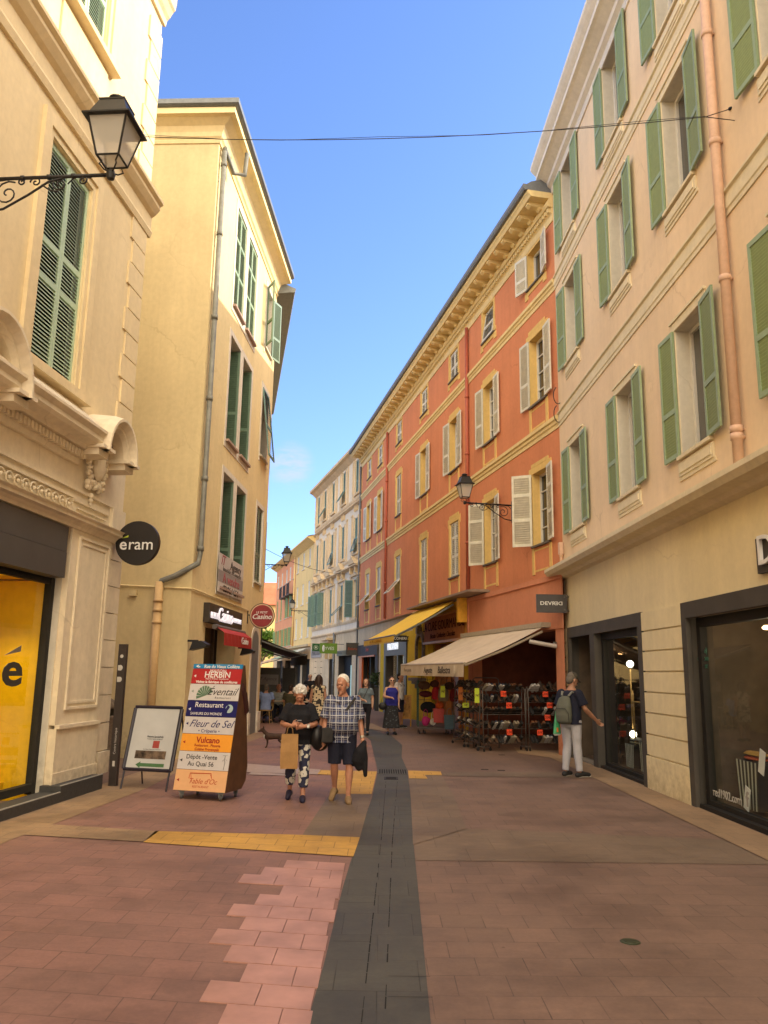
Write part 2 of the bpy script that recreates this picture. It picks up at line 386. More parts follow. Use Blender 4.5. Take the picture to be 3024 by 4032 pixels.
# metal frames of the two shop openings
def shopframe(f, s0, s1, post=None, door=None):
    mb = MB(); f.box(mb, s0, s1, -.02, .045, 2.63, 2.86); f.box(mb, s0, s0+.2, -.02, .045, 0, 2.63); f.box(mb, s1-.17, s1, -.02, .045, 0, 2.63)
    if post: f.box(mb, post[0], post[1], -.24, .045, 0, 2.63)
    return mb.build('shop_frame', ANTH, f.root)
shopframe(R1, .02, 5.02, (2.84, 3.17)); shopframe(R1, -6.5, -1.73)
mb = MB()
for s0, s1 in ((.22, 2.84), (-6.3, -1.92)):
    R1.box(mb, s0, s1, -.20, -.10, 0, .12); R1.box(mb, s0, s1, -.20, -.10, 2.50, 2.63); R1.box(mb, s1-.12, s1, -.20, -.10, .12, 2.5); R1.box(mb, s0, s0+.05, -.20, -.10, .12, 2.5)
    R1.box(mb, s0, s1, -.10, -.0, 0, .06)
mb.build('window_frame', ANTH2, R1.root)
for s0, s1 in ((.27, 2.70), (-6.25, -2.06)):
    MB().quad((s0,-.15,.12),(s1,-.15,.12),(s1,-.15,2.5),(s0,-.15,2.5)).build('shop_window', GLASS, R1.root)
# interior room, back panels
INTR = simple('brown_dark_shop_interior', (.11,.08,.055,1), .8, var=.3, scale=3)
WOODF = simple('dark_wood_floor', (.10,.065,.04,1), .6, var=.3, scale=5)
mb = MB()
for s0, s1 in ((.1, 4.95), (-6.45, -1.8)):
    mb.quad((s0,-3.6,0),(s1,-3.6,0),(s1,-3.6,3),(s0,-3.6,3)).quad((s0,-.2,0),(s0,-3.6,0),(s0,-3.6,3),(s0,-.2,3)).quad((s1,-.2,0),(s1,-3.6,0),(s1,-3.6,3),(s1,-.2,3))
    mb.quad((s0,-.2,2.9),(s1,-.2,2.9),(s1,-3.6,2.9),(s0,-3.6,2.9)); mb.quad((s0,-.2,.05),(s1,-.2,.05),(s1,-3.6,.05),(s0,-3.6,.05), 1)
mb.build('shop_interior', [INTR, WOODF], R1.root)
MB().box(3.17, 4.85, -.52, -.46, .03, 2.63).build('door', ANTH2, R1.root)
MB().box(3.17, 4.85, -.46, .02, .0, .03).build('doorstep', simple('doorstep_stone', (.22,.19,.15,1), .8, bump=.2), R1.root)

# ================================================================ orange building
R2 = Fac('orange_building', (4.30, 19.02), -12.07, 'R', 'orange red plastered building with ochre trim, white louvred shutters and a bracketed cornice')
L2 = 26.8
c2 = [(1.23,'open','open','open'), (5.05,'ajar','open','open'), (8.77,'closed','open','closed'), (12.9,'closed','open','tall'), (17.4,'closed','closed','flap'), (21.6,'closed','open','flap'), (24.5,'closed','open','flap')]
H2 = []
for c, *_ in c2:
    H2 += [(c-.5,c+.5,12.3,13.35), (c-.5,c+.5,8.87,10.77)]
    H2 += [(c-.5,c+.5,4.5,7.05)] if abs(c-12.9) < .01 else [(c-.5,c+.5,5.08,7.0)]
R2.wall('wall', ORANGE, 0, L2, 4.2, 13.7, H2, .30, OCHRE)
R2.shell(ORANGE, 0, L2, 9, 14.0)
def r2_trim(low, kind=0):
    def tr(win, w, h, dd):
        mb = MB(); a, b = w/2, w/2+.13; t = .02
        mb.box(-b, -a, dd, dd+t, 0, h).box(a, b, dd, dd+t, 0, h)
        if kind == 0:
            mb.box(-b-.09, b+.09, dd, dd+t, h, h+.17).box(-b+.08, b-.08, dd, dd+t+.004, h+.172, h+.27)
            mb.box(-b-.09, -b, dd, dd+t, h-.12, h).box(b, b+.09, dd, dd+t, h-.12, h)
            for x in (-b+.01, a-.03): mb.box(x, x+.15, dd, dd+t, low, -.052)
            mb.box(-a+.12, a-.04, dd, dd+.006, low+.06, low+.11).box(-a+.12, a-.04, dd, dd+.006, -.15, -.11)
        else:
            mb.box(-b, b, dd, dd+t, h, h+.1).box(-b-.1, b+.1, dd, dd+t, -.17, -.052).box(-b-.1, -b+.12, dd, dd+t, -.27, -.172).box(b-.12, b+.1, dd, dd+t, -.27, -.172).box(-b, -b-.08, dd, dd+t, 0, .12).box(b, b+.08, dd, dd+t, 0, .12)
        mb.build('surround', OCHRE, win)
    return tr
W2 = (GREYSH, GREYSH)
SILLG = simple('grey_sill_stone', (.14,.12,.10,1), .8)
for i, (c, t3, t2, t1) in enumerate(c2):
    if t3 == 'open': window(R2, c, 12.3, 1.0, 1.05, 'open', W2, r2_trim(0,1), ang=(170,168), bars=0, sill=SILLG)
    elif t3 == 'ajar':
        w_ = window(R2, c, 12.3, 1.0, 1.05, 'bare', W2, r2_trim(0,1), bars=0, sill=SILLG)
        put(shutter_mesh(.95, 1.05, W2, (.45,), .06), 'shutter', w_, (-.47, .25, 0), (R(9), 0, 0))
    else: window(R2, c, 12.3, 1.0, 1.05, 'closed', W2, r2_trim(0,1), bars=0, sill=SILLG, rails=(.45,), pitch=.07)
    window(R2, c, 8.87, 1.0, 1.9, t2, W2, r2_trim(-.73), ang=(175,174), bars=3, sill=SILLG, pitch=.06, d_in=-.22)
    if t1 == 'tall': window(R2, c, 4.5, 1.0, 2.55, 'closed', W2, r2_trim(-.25), sill=SILLG, pitch=.06, rails=(.33,.7))
    else: window(R2, c, 5.08, 1.0, 1.92, t1, W2, r2_trim(-.75), ang=(171, (126 if i == 0 else 140 if i == 1 else 172)), bars=3, sill=SILLG, pitch=.06, rails=(.37,.72) if i < 3 else (.37,), d_in=-.22)
for z0, z1 in ((7.80, 8.12), (11.47, 11.77)):
    R2.band('string_course', OCHRE_L, 0, L2, [(0,z0),(.02,z0),(.02,z0+.1),(.05,z0+.13),(.05,z1-.12),(.09,z1-.09),(.09,z1),(0,z1+.02)])
R2.band('frieze', OCHRE_L, 0, L2, [(0,13.42),(.03,13.42),(.03,13.62),(.07,13.66),(0,13.66)])
mb = MB(); n = int(L2/.16)
for k in range(n): R2.box(mb, .04+k*.16, .12+k*.16, .0, .13, 13.665, 13.78)
R2.box(mb, 0, L2, 0, .06, 13.66, 13.79); mb.build('dentil_course', OCHRE_L, R2.root)
R2.band('cornice', OCHRE_L, -.02, L2, [(0,13.79),(.15,13.80),(.19,13.86),(.19,13.90),(.12,14.03),(.62,14.03),(.66,14.1),(.7,14.14),(.7,14.2),(0,14.2)])
n = int(L2/.62); bme = MB().prism([(.15,13.86),(.24,13.86),(.30,13.92),(.50,13.93),(.58,13.98),(.58,14.028),(.15,14.028)], 'x', 0, .2).mesh('bracket', OCHRE_L)
for k in range(n): put(bme, 'bracket', R2.root, (.25+k*.62,0,0))
R2.band('roof_gutter', SLATE, -.02, L2, [(.5,14.2),(.78,14.2),(.82,14.26),(.82,14.36),(.72,14.36),(.6,14.45),(0,14.65),(0,14.2)])
pipe(R2, 7.05, 4.3, 13.5, REDPIPE, .06, .08, (6, 9, 11)); pipe(R2, 19.7, 4.3, 13.5, REDPIPE, .06, .08, (6, 9, 11))
pipe(R2, L2-.05, 0.3, 13.5, ZINC, .06, .08, (3, 6, 9, 12))
# ground floor: recessed shoe shop, sweet shop, yellow wall, boutiques
R2.wall('shop_wall', ORANGE2, -.32, 6.75, 0, 4.15, [(.15, 6.3, 0, 2.85, .3)], .3, ORANGE2, d=.18)
R2.wall('shop_wall', YELW, 6.75, 14.2, 0, 4.2, [(7.4, 11.9, 0, 2.85, .3), (12.35, 13.3, 1.6, 3.0, .3)], .3, YELW, d=.1)
R2.wall('shop_wall', YELW, 14.2, 20.6, 0, 3.5, [(15.3, 19.5, 0, 2.95, .4)], .4, ANTH, d=.06)
R2.wall('shop_wall', BEIGEP, 14.2, L2, 3.5, 4.2, d=.062); R2.wall('shop_wall', BEIGEP, 20.6, L2, 0, 3.5, [(21.5, 25.9, 0, 2.65, .4)], .4, ANTH, d=.062)
R2.band('ledge', BEIGEP, 13.9, L2+.1, [(.05,4.14),(.16,4.16),(.2,4.2),(.0,4.26)])
mb = MB(); R2.box(mb, -.32, 6.75, .18, .22, 4.02, 4.15); R2.box(mb, -.32, 6.75, .18, .21, 2.86, 2.93); R2.box(mb, -.32, -.22, .18, .21, 2.93, 4.02); R2.box(mb, 6.65, 6.75, .18, .21, 2.93, 4.02)
mb.build('fascia_border', ORANGE2, R2.root)
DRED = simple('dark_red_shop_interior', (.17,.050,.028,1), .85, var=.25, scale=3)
mb = MB()
for s0, s1, dp in ((.15, 6.3, 2.6), (7.4, 11.9, .3)):
    a = -.12; mb.quad((s0,a-dp,0),(s1,a-dp,0),(s1,a-dp,2.9),(s0,a-dp,2.9)).quad((s0,a,0),(s0,a-dp,0),(s0,a-dp,2.9),(s0,a,2.9)).quad((s1,a,0),(s1,a-dp,0),(s1,a-dp,2.9),(s1,a,2.9)).quad((s0,a,2.85),(s1,a,2.85),(s1,a-dp,2.85),(s0,a-dp,2.85))
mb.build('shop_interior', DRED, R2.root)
mb = MB(); R2.box(mb, 3.4, 5.2, -2.68, -2.6, 0, 2.5); mb.build('doorway', DARK, R2.root)
mb = MB(); R2.box(mb, .9, .98, -1.2, -1.1, 0, 2.8); R2.box(mb, .42, .75, -.9, -.88, 1.75, 2.3); mb.build('door_post', ZINC, R2.root)
mb = MB(); R2.box(mb, .46, .72, -.875, -.87, 1.8, 2.0); R2.box(mb, .46, .72, -.875, -.87, 2.04, 2.26); mb.build('poster', simple('paper', (.45,.38,.28,1), .8), R2.root)
# wood sign of the sweet shop
SIGNW = simple('orange_brown_wood_sign', (.42,.16,.05,1), .9, spec=.1, var=.15, scale=4)
mb = MB(); R2.box(mb, 7.25, 12.0, .1, .2, 2.93, 3.78); mb.build('sign_board', SIGNW, R2.root)
mb = MB(); R2.box(mb, 7.2, 12.05, .1, .25, 3.78, 3.86); R2.box(mb, 7.2, 12.05, .1, .25, 2.85, 2.93); R2.box(mb, 6.85, 7.2, .1, .16, 2.85, 4.1)
mb.build('sign_frame', simple('orange_frame_paint', (.60,.27,.03,1), .5), R2.root)
BRL = simple('brown_lettering', (.07,.02,.008,1), .95, spec=.02)
text('LA CURE GOURMANDE', .46, BRL, R2.root, (9.6, .21, 3.46), sx=1.05)
text('Biscuits  Confiseries  Chocolats', .24, BRL, R2.root, (9.6, .21, 3.12), shear=.3)
mb = MB(); R2.box(mb, 7.4, 11.9, -.4, -.38, 0, 2.85); mb.build('shop_window', simple('amber_lit_shop_front', (.22,.09,.03,1), .4, var=.5, scale=2), R2.root)
mb = MB()
for s in (7.4, 8.9, 10.4, 11.78): R2.box(mb, s, s+.12, -.38, -.2, 0, 2.85)
mb.build('shop_frame', SIGNW, R2.root)
# niche with arch
NST = simple('grey_niche_stone', (.20,.16,.11,1), .9, var=.3, bump=.3)
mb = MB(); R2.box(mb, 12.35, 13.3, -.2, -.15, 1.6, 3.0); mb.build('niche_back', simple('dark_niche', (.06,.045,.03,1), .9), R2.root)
mb = MB()
for s in (12.22, 13.3): R2.box(mb, s, s+.13, .1, .2, 1.7, 2.85)
pts = [(.74*math.cos(t)*.82, .62*math.sin(t)) for t in [math.pi*k/14 for k in range(15)]]
ins = [(.48*math.cos(t), .42*math.sin(t)) for t in [math.pi*k/14 for k in range(15)]][::-1]
for k in range(14):
    a, b = pts[k], pts[k+1]; c_, d_ = ins[14-k-1], ins[14-k]
    mb.prism([(R2.x(12.83)+q[0], 2.8+q[1]) for q in (a, b, c_, d_)], 'y', .1, .2)
R2.box(mb, 12.05, 13.6, .1, .42, 1.5, 1.62); R2.box(mb, 12.2, 13.45, .1, .32, 1.38, 1.5); R2.box(mb, 12.4, 13.25, .1, .24, 1.22, 1.38); R2.box(mb, 12.7, 12.96, .1, .3, 3.3, 3.55)
mb.ball((R2.x(12.83), .2, 3.62), .1); mb.ball((R2.x(12.83), -.02, 2.0), .16, sc=(1,.8,1.9)); mb.ball((R2.x(12.83), -.0, 2.42), .1)
mb.build('niche', NST, R2.root)
# knitwear boutique front
mb = MB(); R2.box(mb, 15.2, 19.55, .06, .12, 2.55, 3.2); R2.box(mb, 15.2, 15.55, .06, .12, 0, 2.55); R2.box(mb, 19.2, 19.55, .06, .12, 0, 2.55); R2.box(mb, 16.75, 16.95, -.1, .1, 0, 2.55)
R2.box(mb, 15.1, 19.65, .06, .2, 3.2, 3.28); mb.build('shop_frame', simple('grey_green_frame', (.06,.065,.055,1), .5), R2.root)
mb = MB(); R2.box(mb, 15.55, 19.2, -.32, -.3, 0, 2.55); mb.build('shop_window', GLASS, R2.root)
mb = MB(); R2.box(mb, 15.3, 19.5, -1.5, -1.45, 0, 3); R2.box(mb, 15.3, 15.32, -1.45, -.34, 0, 3); R2.box(mb, 19.48, 19.5, -1.45, -.34, 0, 3); R2.box(mb, 15.3, 19.5, -1.45, -.34, 2.95, 3)
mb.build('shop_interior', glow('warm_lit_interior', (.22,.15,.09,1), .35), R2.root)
mb = MB().ball((R2.x(16.1), -.7, 1.55), .14).ball((R2.x(17.4), -.9, 2.0), .05); mb.build('ceiling_lamp', glow('warm_lamp', (1,.75,.4,1), 9), R2.root)
NEON = glow('white_neon', (.80,.86,.95,1), .7)
text('FALCONERI', .42, NEON, R2.root, (17.6, .15, 2.93), sx=.95, ext=.02)
# orange framed boutique
mb = MB(); R2.box(mb, 20.95, 26.3, .06, .16, 2.65, 3.22); R2.box(mb, 20.95, 21.6, .06, .12, 0, 2.65); mb.build('shop_fascia', ANTH, R2.root)
mb = MB(); R2.box(mb, 25.1, 25.9, .02, .12, 0, 2.72); R2.box(mb, 21.6, 25.9, .06, .165, 2.58, 2.65); mb.build('door_frame', simple('orange_metal', (.50,.10,.02,1), .4), R2.root)
mb = MB(); R2.box(mb, 21.6, 25.1, -.3, -.28, 0, 2.58); R2.box(mb, 23.0, 23.15, -.28, .05, 0, 2.58); mb.build('shop_window', ANTH2, R2.root)
text('Solaris', .3, simple('red_lettering', (.35,.05,.02,1), .5), R2.root, (23.4, .175, 2.95), shear=.2)

# ================================================================ cream ornate building
a2 = R(-12.07); P3 = (4.30+26.8*math.sin(a2), 19.02+26.8*math.cos(a2))
R3 = Fac('cream_ornate_building', P3, -16.2, 'R', 'pale cream building with teal shutters and small triangular pediments beyond the orange one')
L3 = 13.3; c3 = [1.05, 4.35, 7.4, 9.95, 12.2]
R3.wall('wall', CRM2, 0, L3, 4.1, 14.4, [(c-.42, c+.42, z, z+h) for c in c3 for z, h in ((4.9,2.15),(8.65,2.05),(12.2,2.0))], .2, CRM2)
R3.shell(CRM2, 0, L3, 9, 14.9)
mb = MB()
for c in c3:
    for z, h in ((4.9,2.15),(8.65,2.05),(12.2,2.0)):
        for sd in (-1, 1): R3.box(mb, c+sd*.48-.05, c+sd*.48+.05, 0, .05, z-.2, z+h+.1)
        R3.box(mb, c-.62, c+.62, 0, .1, z-.16, z-.06)
        for sd in (-1, 1):
            x0 = c+sd*.98; R3.box(mb, x0-.16, x0+.16, 0, .04, z-.3, z+h+.25); R3.box(mb, x0-.2, x0+.2, 0, .07, z+h+.18, z+h+.28); R3.box(mb, x0-.09, x0+.09, .04, .06, z+.1, z+h-.1)
    for k in (-.3,0,.3): R3.box(mb, c+k-.05, c+k+.05, 0, .1, 11.1, 11.45)
    mb.prism([(R3.x(c)-.75, 7.92), (R3.x(c)+.75, 7.92), (R3.x(c), 8.4)], 'y', 0, .3)
    R3.box(mb, c-.75, c+.75, 0, .12, 7.25, 7.4)
    for k in (-.6, .6): R3.box(mb, c+k-.08, c+k+.08, 0, .22, 7.4, 7.8)
mb.build('moulding', GREYCR, R3.root)
for z, p in ((4.15,.14),(4.7,.06),(7.8,.28),(8.3,.06),(11.5,.18),(11.85,.06)):
    R3.band('string_course', GREYCR, 0, L3, [(0,z-.1),(.03,z-.1),(p,z),(p,z+.07),(0,z+.12)])
R3.band('cornice', GREYCR, 0, L3+.1, [(0,14.35),(.06,14.4),(.3,14.62),(.48,14.7),(.5,14.85),(0,14.95)])
st3 = ['closed','flap','closed','flap','closed']; st2 = ['flap','closed','flap','closed','closed']; st1 = ['open','flap','closed','open','open']
for c, a, b, d_ in zip(c3, st3, st2, st1):
    window(R3, c, 12.2, .84, 2.0, a, (TEAL, TEAL), None, pitch=.07, sill=GREYCR, d_in=-.16, flapang=30)
    window(R3, c, 8.65, .84, 2.05, b, (TEAL, TEAL), None, pitch=.07, sill=GREYCR, d_in=-.16, flapang=18)
    window(R3, c, 4.9, .84, 2.15, d_, (TEAL, TEAL), None, ang=(165 if c < 3 else 100,112), pitch=.07, sill=GREYCR, d_in=-.16, flapang=45)
R3.wall('shop_wall', GREYCR, 0, L3, 0, 4.1, [(1.3, 4.6, 0, 2.75, .4), (6.2, 7.2, 0, 2.6, .4), (9.4,9.9,.5,2.5,.2), (11.3,11.8,.5,2.5,.2)], .4, ANTH, d=.04)
for s0, s1 in ((0,1.2),(4.7,6.1),(7.3,L3)):
    mb = MB()
    for k in range(9): R3.box(mb, s0, s1, .04, .055, .1+k*.4, .47+k*.4)
    mb.build('rusticated_band', GREYCR, R3.root)
for q in ((1.3, 4.6, -.35, -.33, 0, 2.75),(6.2, 7.2, -.35, -.33, 0, 2.6),(9.4, 9.9, -.15, -.13, .5, 2.5),(11.3, 11.8, -.15, -.13, .5, 2.5)): mb = MB(); R3.box(mb, *q); mb.build('shop_window', ANTH2, R3.root)
mb = MB(); R3.box(mb, 2.1, 2.5, -.3, -.2, .1, 2.2); mb.build('display_panel', glow('pale_green_screen', (.4,.6,.5,1), .35), R3.root)
mb = MB(); R3.box(mb, 1.2, 4.7, .05, .15, 2.75, 3.05); mb.build('shop_fascia', simple('olive_fascia', (.09,.09,.05,1), .5), R3.root)
mb = MB(); R3.box(mb, 5.7, 7.7, .04, .6, 3.75, 3.9); R3.box(mb, 5.9, 7.5, .04, .45, 3.6, 3.75); R3.box(mb, 5.95, 6.2, .04, .35, 2.6, 3.6); R3.box(mb, 7.2, 7.45, .04, .35, 2.6, 3.6); mb.build('door_hood', GREYCR, R3.root)
pipe(R3, 5.6, 0, 4.2, ZINC, .08, .12, (1, 2.4, 3.4))

# ================================================================ far buildings
P4 = (-5.01, 58.0)
R4 = Fac('yellow_building', P4, -15.5, 'R', 'pale yellow building with a low tiled roof, third along from the orange one')
c4 = [1.9, 4.5, 7.1]
R4.wall('wall', BFAR1, 0, 8.1, 3.6, 11.1, [(c-.45, c+.45, z, z+h) for c in c4 for z, h in ((9.6,1.3),(6.85,1.6),(4.3,1.6))], .2, BFAR1)
R4.shell(BFAR1, 0, 8.1, 8, 11.1)
R4.band('eave', BFAR1, -.2, 8.1, [(0,11.0),(.15,11.1),(.5,11.35),(.6,11.4),(.6,11.5),(0,11.6)])
MB().add([(-.3,.6,11.5),(8.1,.6,11.5),(8.1,-8,13.5),(-.3,-8,13.5)], [(0,1,2,3)]).build('roof', TERRA, R4.root)
mb = MB().box(2.2, 3.0, -1.2, -.6, 11.4, 12.9).box(2.1, 3.1, -1.3, -.5, 12.9, 13.0).box(2.25, 2.4, -1.1, -.7, 13.0, 13.4).box(2.8, 2.95, -1.1, -.7, 13.0, 13.4).box(2.1, 3.1, -1.3, -.5, 13.4, 13.5).box(.0, .9, -1.4, -.6, 11.6, 13.2)
mb.build('chimney', simple('brick_red', (.35,.13,.09,1), .9, var=.3), R4.root)
for c in c4:
    for z, h in ((9.6,1.3),(6.85,1.6),(4.3,1.6)): window(R4, c, z, .9, h, 'closed', (GREYSH, GREYSH), None, pitch=.12, d_in=-.16, sill=WHITEP)
R4.wall('shop_wall', BEIGEP, 0, 19.2, 0, 3.6, [(.6,3.6,0,2.7,.4),(4.4,7.4,0,2.7,.4),(9,12,0,2.7,.4),(13.5,17,0,2.7,.4)], .4, ANTH)
for s0, s1 in ((.6,3.6),(4.4,7.4),(9,12),(13.5,17)): mb = MB(); R4.box(mb, s0, s1, -.36, -.34, 0, 2.7); mb.build('shop_window', ANTH2, R4.root)
R4.band('shop_cornice', BEIGEP, 0, 19.2, [(0,3.55),(.25,3.6),(.3,3.75),(0,3.8)])
R5 = Fac('pink_building', (P4[0]+8.1*math.sin(R(-15.5)), P4[1]+8.1*math.cos(R(-15.5))), -15.5, 'R', 'salmon pink building with small iron balconies at the far end of the street')
c5 = [1.0, 3.0, 5.0, 7.6, 10.0]
R5.wall('wall', BFAR2, 0, 11.2, 3.6, 11.2, [(c-.45, c+.45, z, z+h) for c in c5 for z, h in ((9.4,1.2),(6.3,1.9),(3.9,1.5))], .2, BFAR2)
R5.shell(BFAR2, 0, 11.2, 8, 11.2)
R5.band('eave', BFAR1, 0, 11.5, [(0,11.1),(.5,11.4),(.6,11.5),(0,11.7)])
for i, c in enumerate(c5):
    window(R5, c, 9.4, .9, 1.2, 'closed', (GREYSH, GREYSH), None, pitch=.12, d_in=-.16)
    window(R5, c, 6.3, .9, 1.9, 'open' if i in (0,1) else 'closed', (OLIVE, OLIVE), None, pitch=.12, d_in=-.16)
    window(R5, c, 3.9, .9, 1.5, 'open', (OLIVE, OLIVE), None, pitch=.12, d_in=-.16)
for c in c5[:3]:
    mb = MB().box(R5.x(c)-.7, R5.x(c)+.7, 0, .5, 8.0, 8.08).box(R5.x(c)-.7, R5.x(c)+.7, .47, .5, 8.95, 9.0)
    for k in range(15): x = R5.x(c)-.7+k*.1; mb.box(x-.012, x+.012, .475, .495, 8.08, 8.95)
    mb.build('balcony', IRON, R5.root)
pipe(R5, .05, 3.6, 11.2, BFAR1, .06, .1)
RE = empty('tile_roofed_house', (-15.5, 92, 0), R(0), 'yellow house under a terracotta roof closing the end of the street', 'house')
MB().box(-9, 12, 0, 8, 0, 9.3).build('wall', BFAR1, RE)
MB().add([(-9.6,-.6,9.2),(12.6,-.6,9.2),(12.6,4,12.2),(-9.6,4,12.2),(12.6,9,9.2),(-9.6,9,9.2)], [(0,1,2,3),(3,2,4,5),(0,3,5),(1,4,2),(0,5,4,1)]).build('roof', TERRA, RE)
for x in (-4, 1.5, 5): 
    w_ = MB().box(x-.5, x+.5, -.06, 0, 4, 6).build('window', DGLASS, RE); MB().box(x-.95, x-.5, -.1, -.03, 4, 6).box(x+.5, x+.95, -.1, -.03, 4, 6).build('shutter', TEAL, w_)
# ================================================================ cream corner building on the left (shoe shop)
B1 = Fac('cream_corner_building', (-4.489, 12.686), 4.9, 'L', 'cream corner building with carved shop cornice and tall mint green shutters')
X = B1.x
sE = .68                                                            # its far corner
B1.wall('wall', CRM1, -30, sE, 5.1, 9.6, [(-2.70, -1.46, 5.8, 9.05)], .16, CRM1)
B1.wall('wall', CRM1, -30, sE, 9.6, 14.6, [(-2.70, -1.46, 11.45, 13.75)], .16, CRM1)
B1.shell(CRM1, -30, sE, 9, 14.6)
B1.wall('shop_wall', CRM2, -30, sE, 0, 5.1, [(-9.5, -1.22, .1, 3.74, .12)], .12, OFFW)
for z, h in ((5.8, 3.25), (11.45, 2.3)):
    def b1_trim(win, w, h, dd):
        mb = MB()
        for a, b, t in ((w/2+.02, w/2+.12, .03), (w/2+.12, w/2+.30, .06)):
            mb.box(-b, -a, dd, dd+t, 0, h+(a-w/2)); mb.box(a, b, dd, dd+t, 0, h+(a-w/2)); mb.box(-b, b, dd, dd+t, h+(a-w/2), h+(b-w/2))
        mb.box(-.95, .95, dd, dd+.16, -.16, -.06).box(-.9, .9, dd, dd+.12, -.06, 0)
        mb.box(-.75, .75, dd, dd+.03, -1.0, -.25)
        mb.build('surround', CRM1, win)
    window(B1, -2.08, z, 1.24, h, 'closed', (MINT, MINT), b1_trim, d_in=-.13, rails=(.385, .55), pitch=.055, sill=False)
B1.band('string_course', CRM1, -30, sE+.12, [(0,9.55),(.05,9.55),(.08,9.65),(.05,9.72),(.05,9.95),(.12,10.0),(.20,10.1),(.20,10.16),(.26,10.2),(.26,10.26),(0,10.32)])
B1.band('top_cornice', CRM1, -30, sE+.06, [(0,14.0),(.05,14.0),(.07,14.12),(.12,14.18),(.18,14.3),(.22,14.34),(.24,14.5),(.24,14.6),(0,14.7)])
mb = MB(); z = 5.75; k = 0
while z < 9.4: B1.box(mb, .06+(.1 if k % 2 else 0), sE+.012, 0, .03, z, z+.40); z += .425; k += 1
mb.build('quoin', CRM1, B1.root); mb = MB(); z = 10.45; k = 0
while z < 13.6: B1.box(mb, .10+(.1 if k % 2 else 0), sE+.012, 0, .03, z, z+.44); z += .465; k += 1
mb.build('quoin', CRM1, B1.root)
z = .52; mb = MB(); k = 0
while z < 4.0: B1.box(mb, .22-(.0 if k % 2 else .03), sE+.015, 0, .05, z, z+.415); z += .43; k += 1
B1.box(mb, .3, sE+.03, 0, .09, .17, .5); mb.build('quoin', CRM2, B1.root)
# pilaster beside the window with sunk panel
mb = MB(); B1.box(mb, -1.2, .16, 0, .08, 1.0, 3.78); B1.box(mb, -1.2, .16, 0, .11, .17, .95); B1.box(mb, -1.2, .12, .08, .15, .95, 1.0); B1.box(mb, -1.24, .18, .1, .13, .17, .36)
for a, b, t in ((-.98, .08, .11), (-.90, .0, .095)):
    z0, z1 = 1.2+(a+.98), 3.7-(a+.98)
    B1.box(mb, a, a+.04, .08, t, z0, z1); B1.box(mb, b-.04, b, .08, t, z0, z1); B1.box(mb, a+.04, b-.04, .08, t, z0, z0+.04); B1.box(mb, a+.04, b-.04, .08, t, z1-.04, z1)
mb.build('pilaster', CRM2, B1.root)
B1.band('pilaster_cap', CRM2, -30, .24, [(0,3.76),(.10,3.78),(.12,3.82),(.16,3.86),(.22,3.88),(.22,3.92),(.26,3.95),(0,3.98)])
mb = MB(); B1.box(mb, -9, -1.16, 0, .05, 4.0, 4.02); B1.box(mb, -9, -1.16, 0, .05, 4.23, 4.25)
k = -8.8
while k < -1.3:
    pts = [(X(k+.11+.09*math.cos(t)), .03, 4.125+.07*math.sin(t)) for t in [i*math.pi/6 for i in range(10)]]
    mb.tube(pts, .014, 5); mb.ball((X(k+.11), .03, 4.125), .03, 6, 4); k += .2
for (a, b, z0, z1) in ((-1.1, .1, 4.03, 4.05), (-1.1, .1, 4.2, 4.22), (-1.0, 0, 4.1, 4.11)): B1.box(mb, a, b, 0, .04, z0, z1)
B1.box(mb, -30, .15, 0, .04, 4.36, 4.40)
mb.build('frieze_relief', CRM2, B1.root)
mb = MB(); k = -9
while k < -1.15: B1.box(mb, k, k+.05, 0, .16, 4.82, 4.92); k += .095
mb.build('dentil_course', CRM2, B1.root)
EP = [(0,4.74),(.06,4.74),(.08,4.80),(.08,4.93),(.18,4.95),(.22,5.0),(.36,5.03),(.40,5.08),(.40,5.14),(.46,5.2),(.46,5.24),(.40,5.27),(0,5.62)]
B1.band('shop_cornice', CRM2, -30, -1.15, EP)
# curved pediment at the corner and at the left
def arc_pediment(s_c, half, z_b, rise, nm='arched_pediment'):
    mb = MB(); prof = [(0,0),(.34,0),(.40,.05),(.40,.09),(.50,.16),(.50,.20),(.36,.25),(0,.28)]; n = 14; rings = []
    for i in range(n+1):
        t = math.pi*(1-i/n); cx, cz = half*math.cos(t), rise*math.sin(t)
        nx, nz = math.cos(t), math.sin(t)
        rings.append([(X(s_c)+X(1)*(cx+nx*q[1]), q[0], z_b+cz+nz*q[1]) for q in prof])
    m = len(prof)
    for a, b in zip(rings, rings[1:]): mb.add(a+b, [(k,(k+1)%m,m+(k+1)%m,m+k) for k in range(m)])
    mb.add(rings[0], [tuple(range(m))]); mb.add(rings[-1], [tuple(range(m))])
    for sd in (-1, 1): B1.box(mb, s_c+sd*(half+.14)-.17, s_c+sd*(half+.14)+.17, 0, .38, z_b-.10, z_b-.0); B1.box(mb, s_c+sd*(half+.14)-.21, s_c+sd*(half+.14)+.21, 0, .47, z_b+.0, z_b+.05)
    return mb.build(nm, CRM2, B1.root)
arc_pediment(-.58, .34, 4.98, .42); arc_pediment(-4.05, .5, 4.98, .62)
mb = MB(); cx = X(-.58)
mb.ball((cx, .1, 4.86), .19, 14, 8, (.8,.5,1.25))
for i in range(26):
    t = 2*math.pi*i/26; r = .27 if i % 2 else .30
    mb.ball((cx+r*math.cos(t), .08, 4.86+1.15*r*math.sin(t)), .05, 6, 5)
for i in range(12):
    t = math.pi*(i/11); mb.box(cx+.36*math.cos(t)-.012, cx+.36*math.cos(t)+.012, .0, .2, 4.98+.36*math.sin(t)-.012, 4.98+.36*math.sin(t)+.012)
for i in range(24): mb.ball((cx+random.uniform(-.26,.26), .06, 4.62-random.uniform(0,.14)), random.uniform(.03,.055), 6, 5)
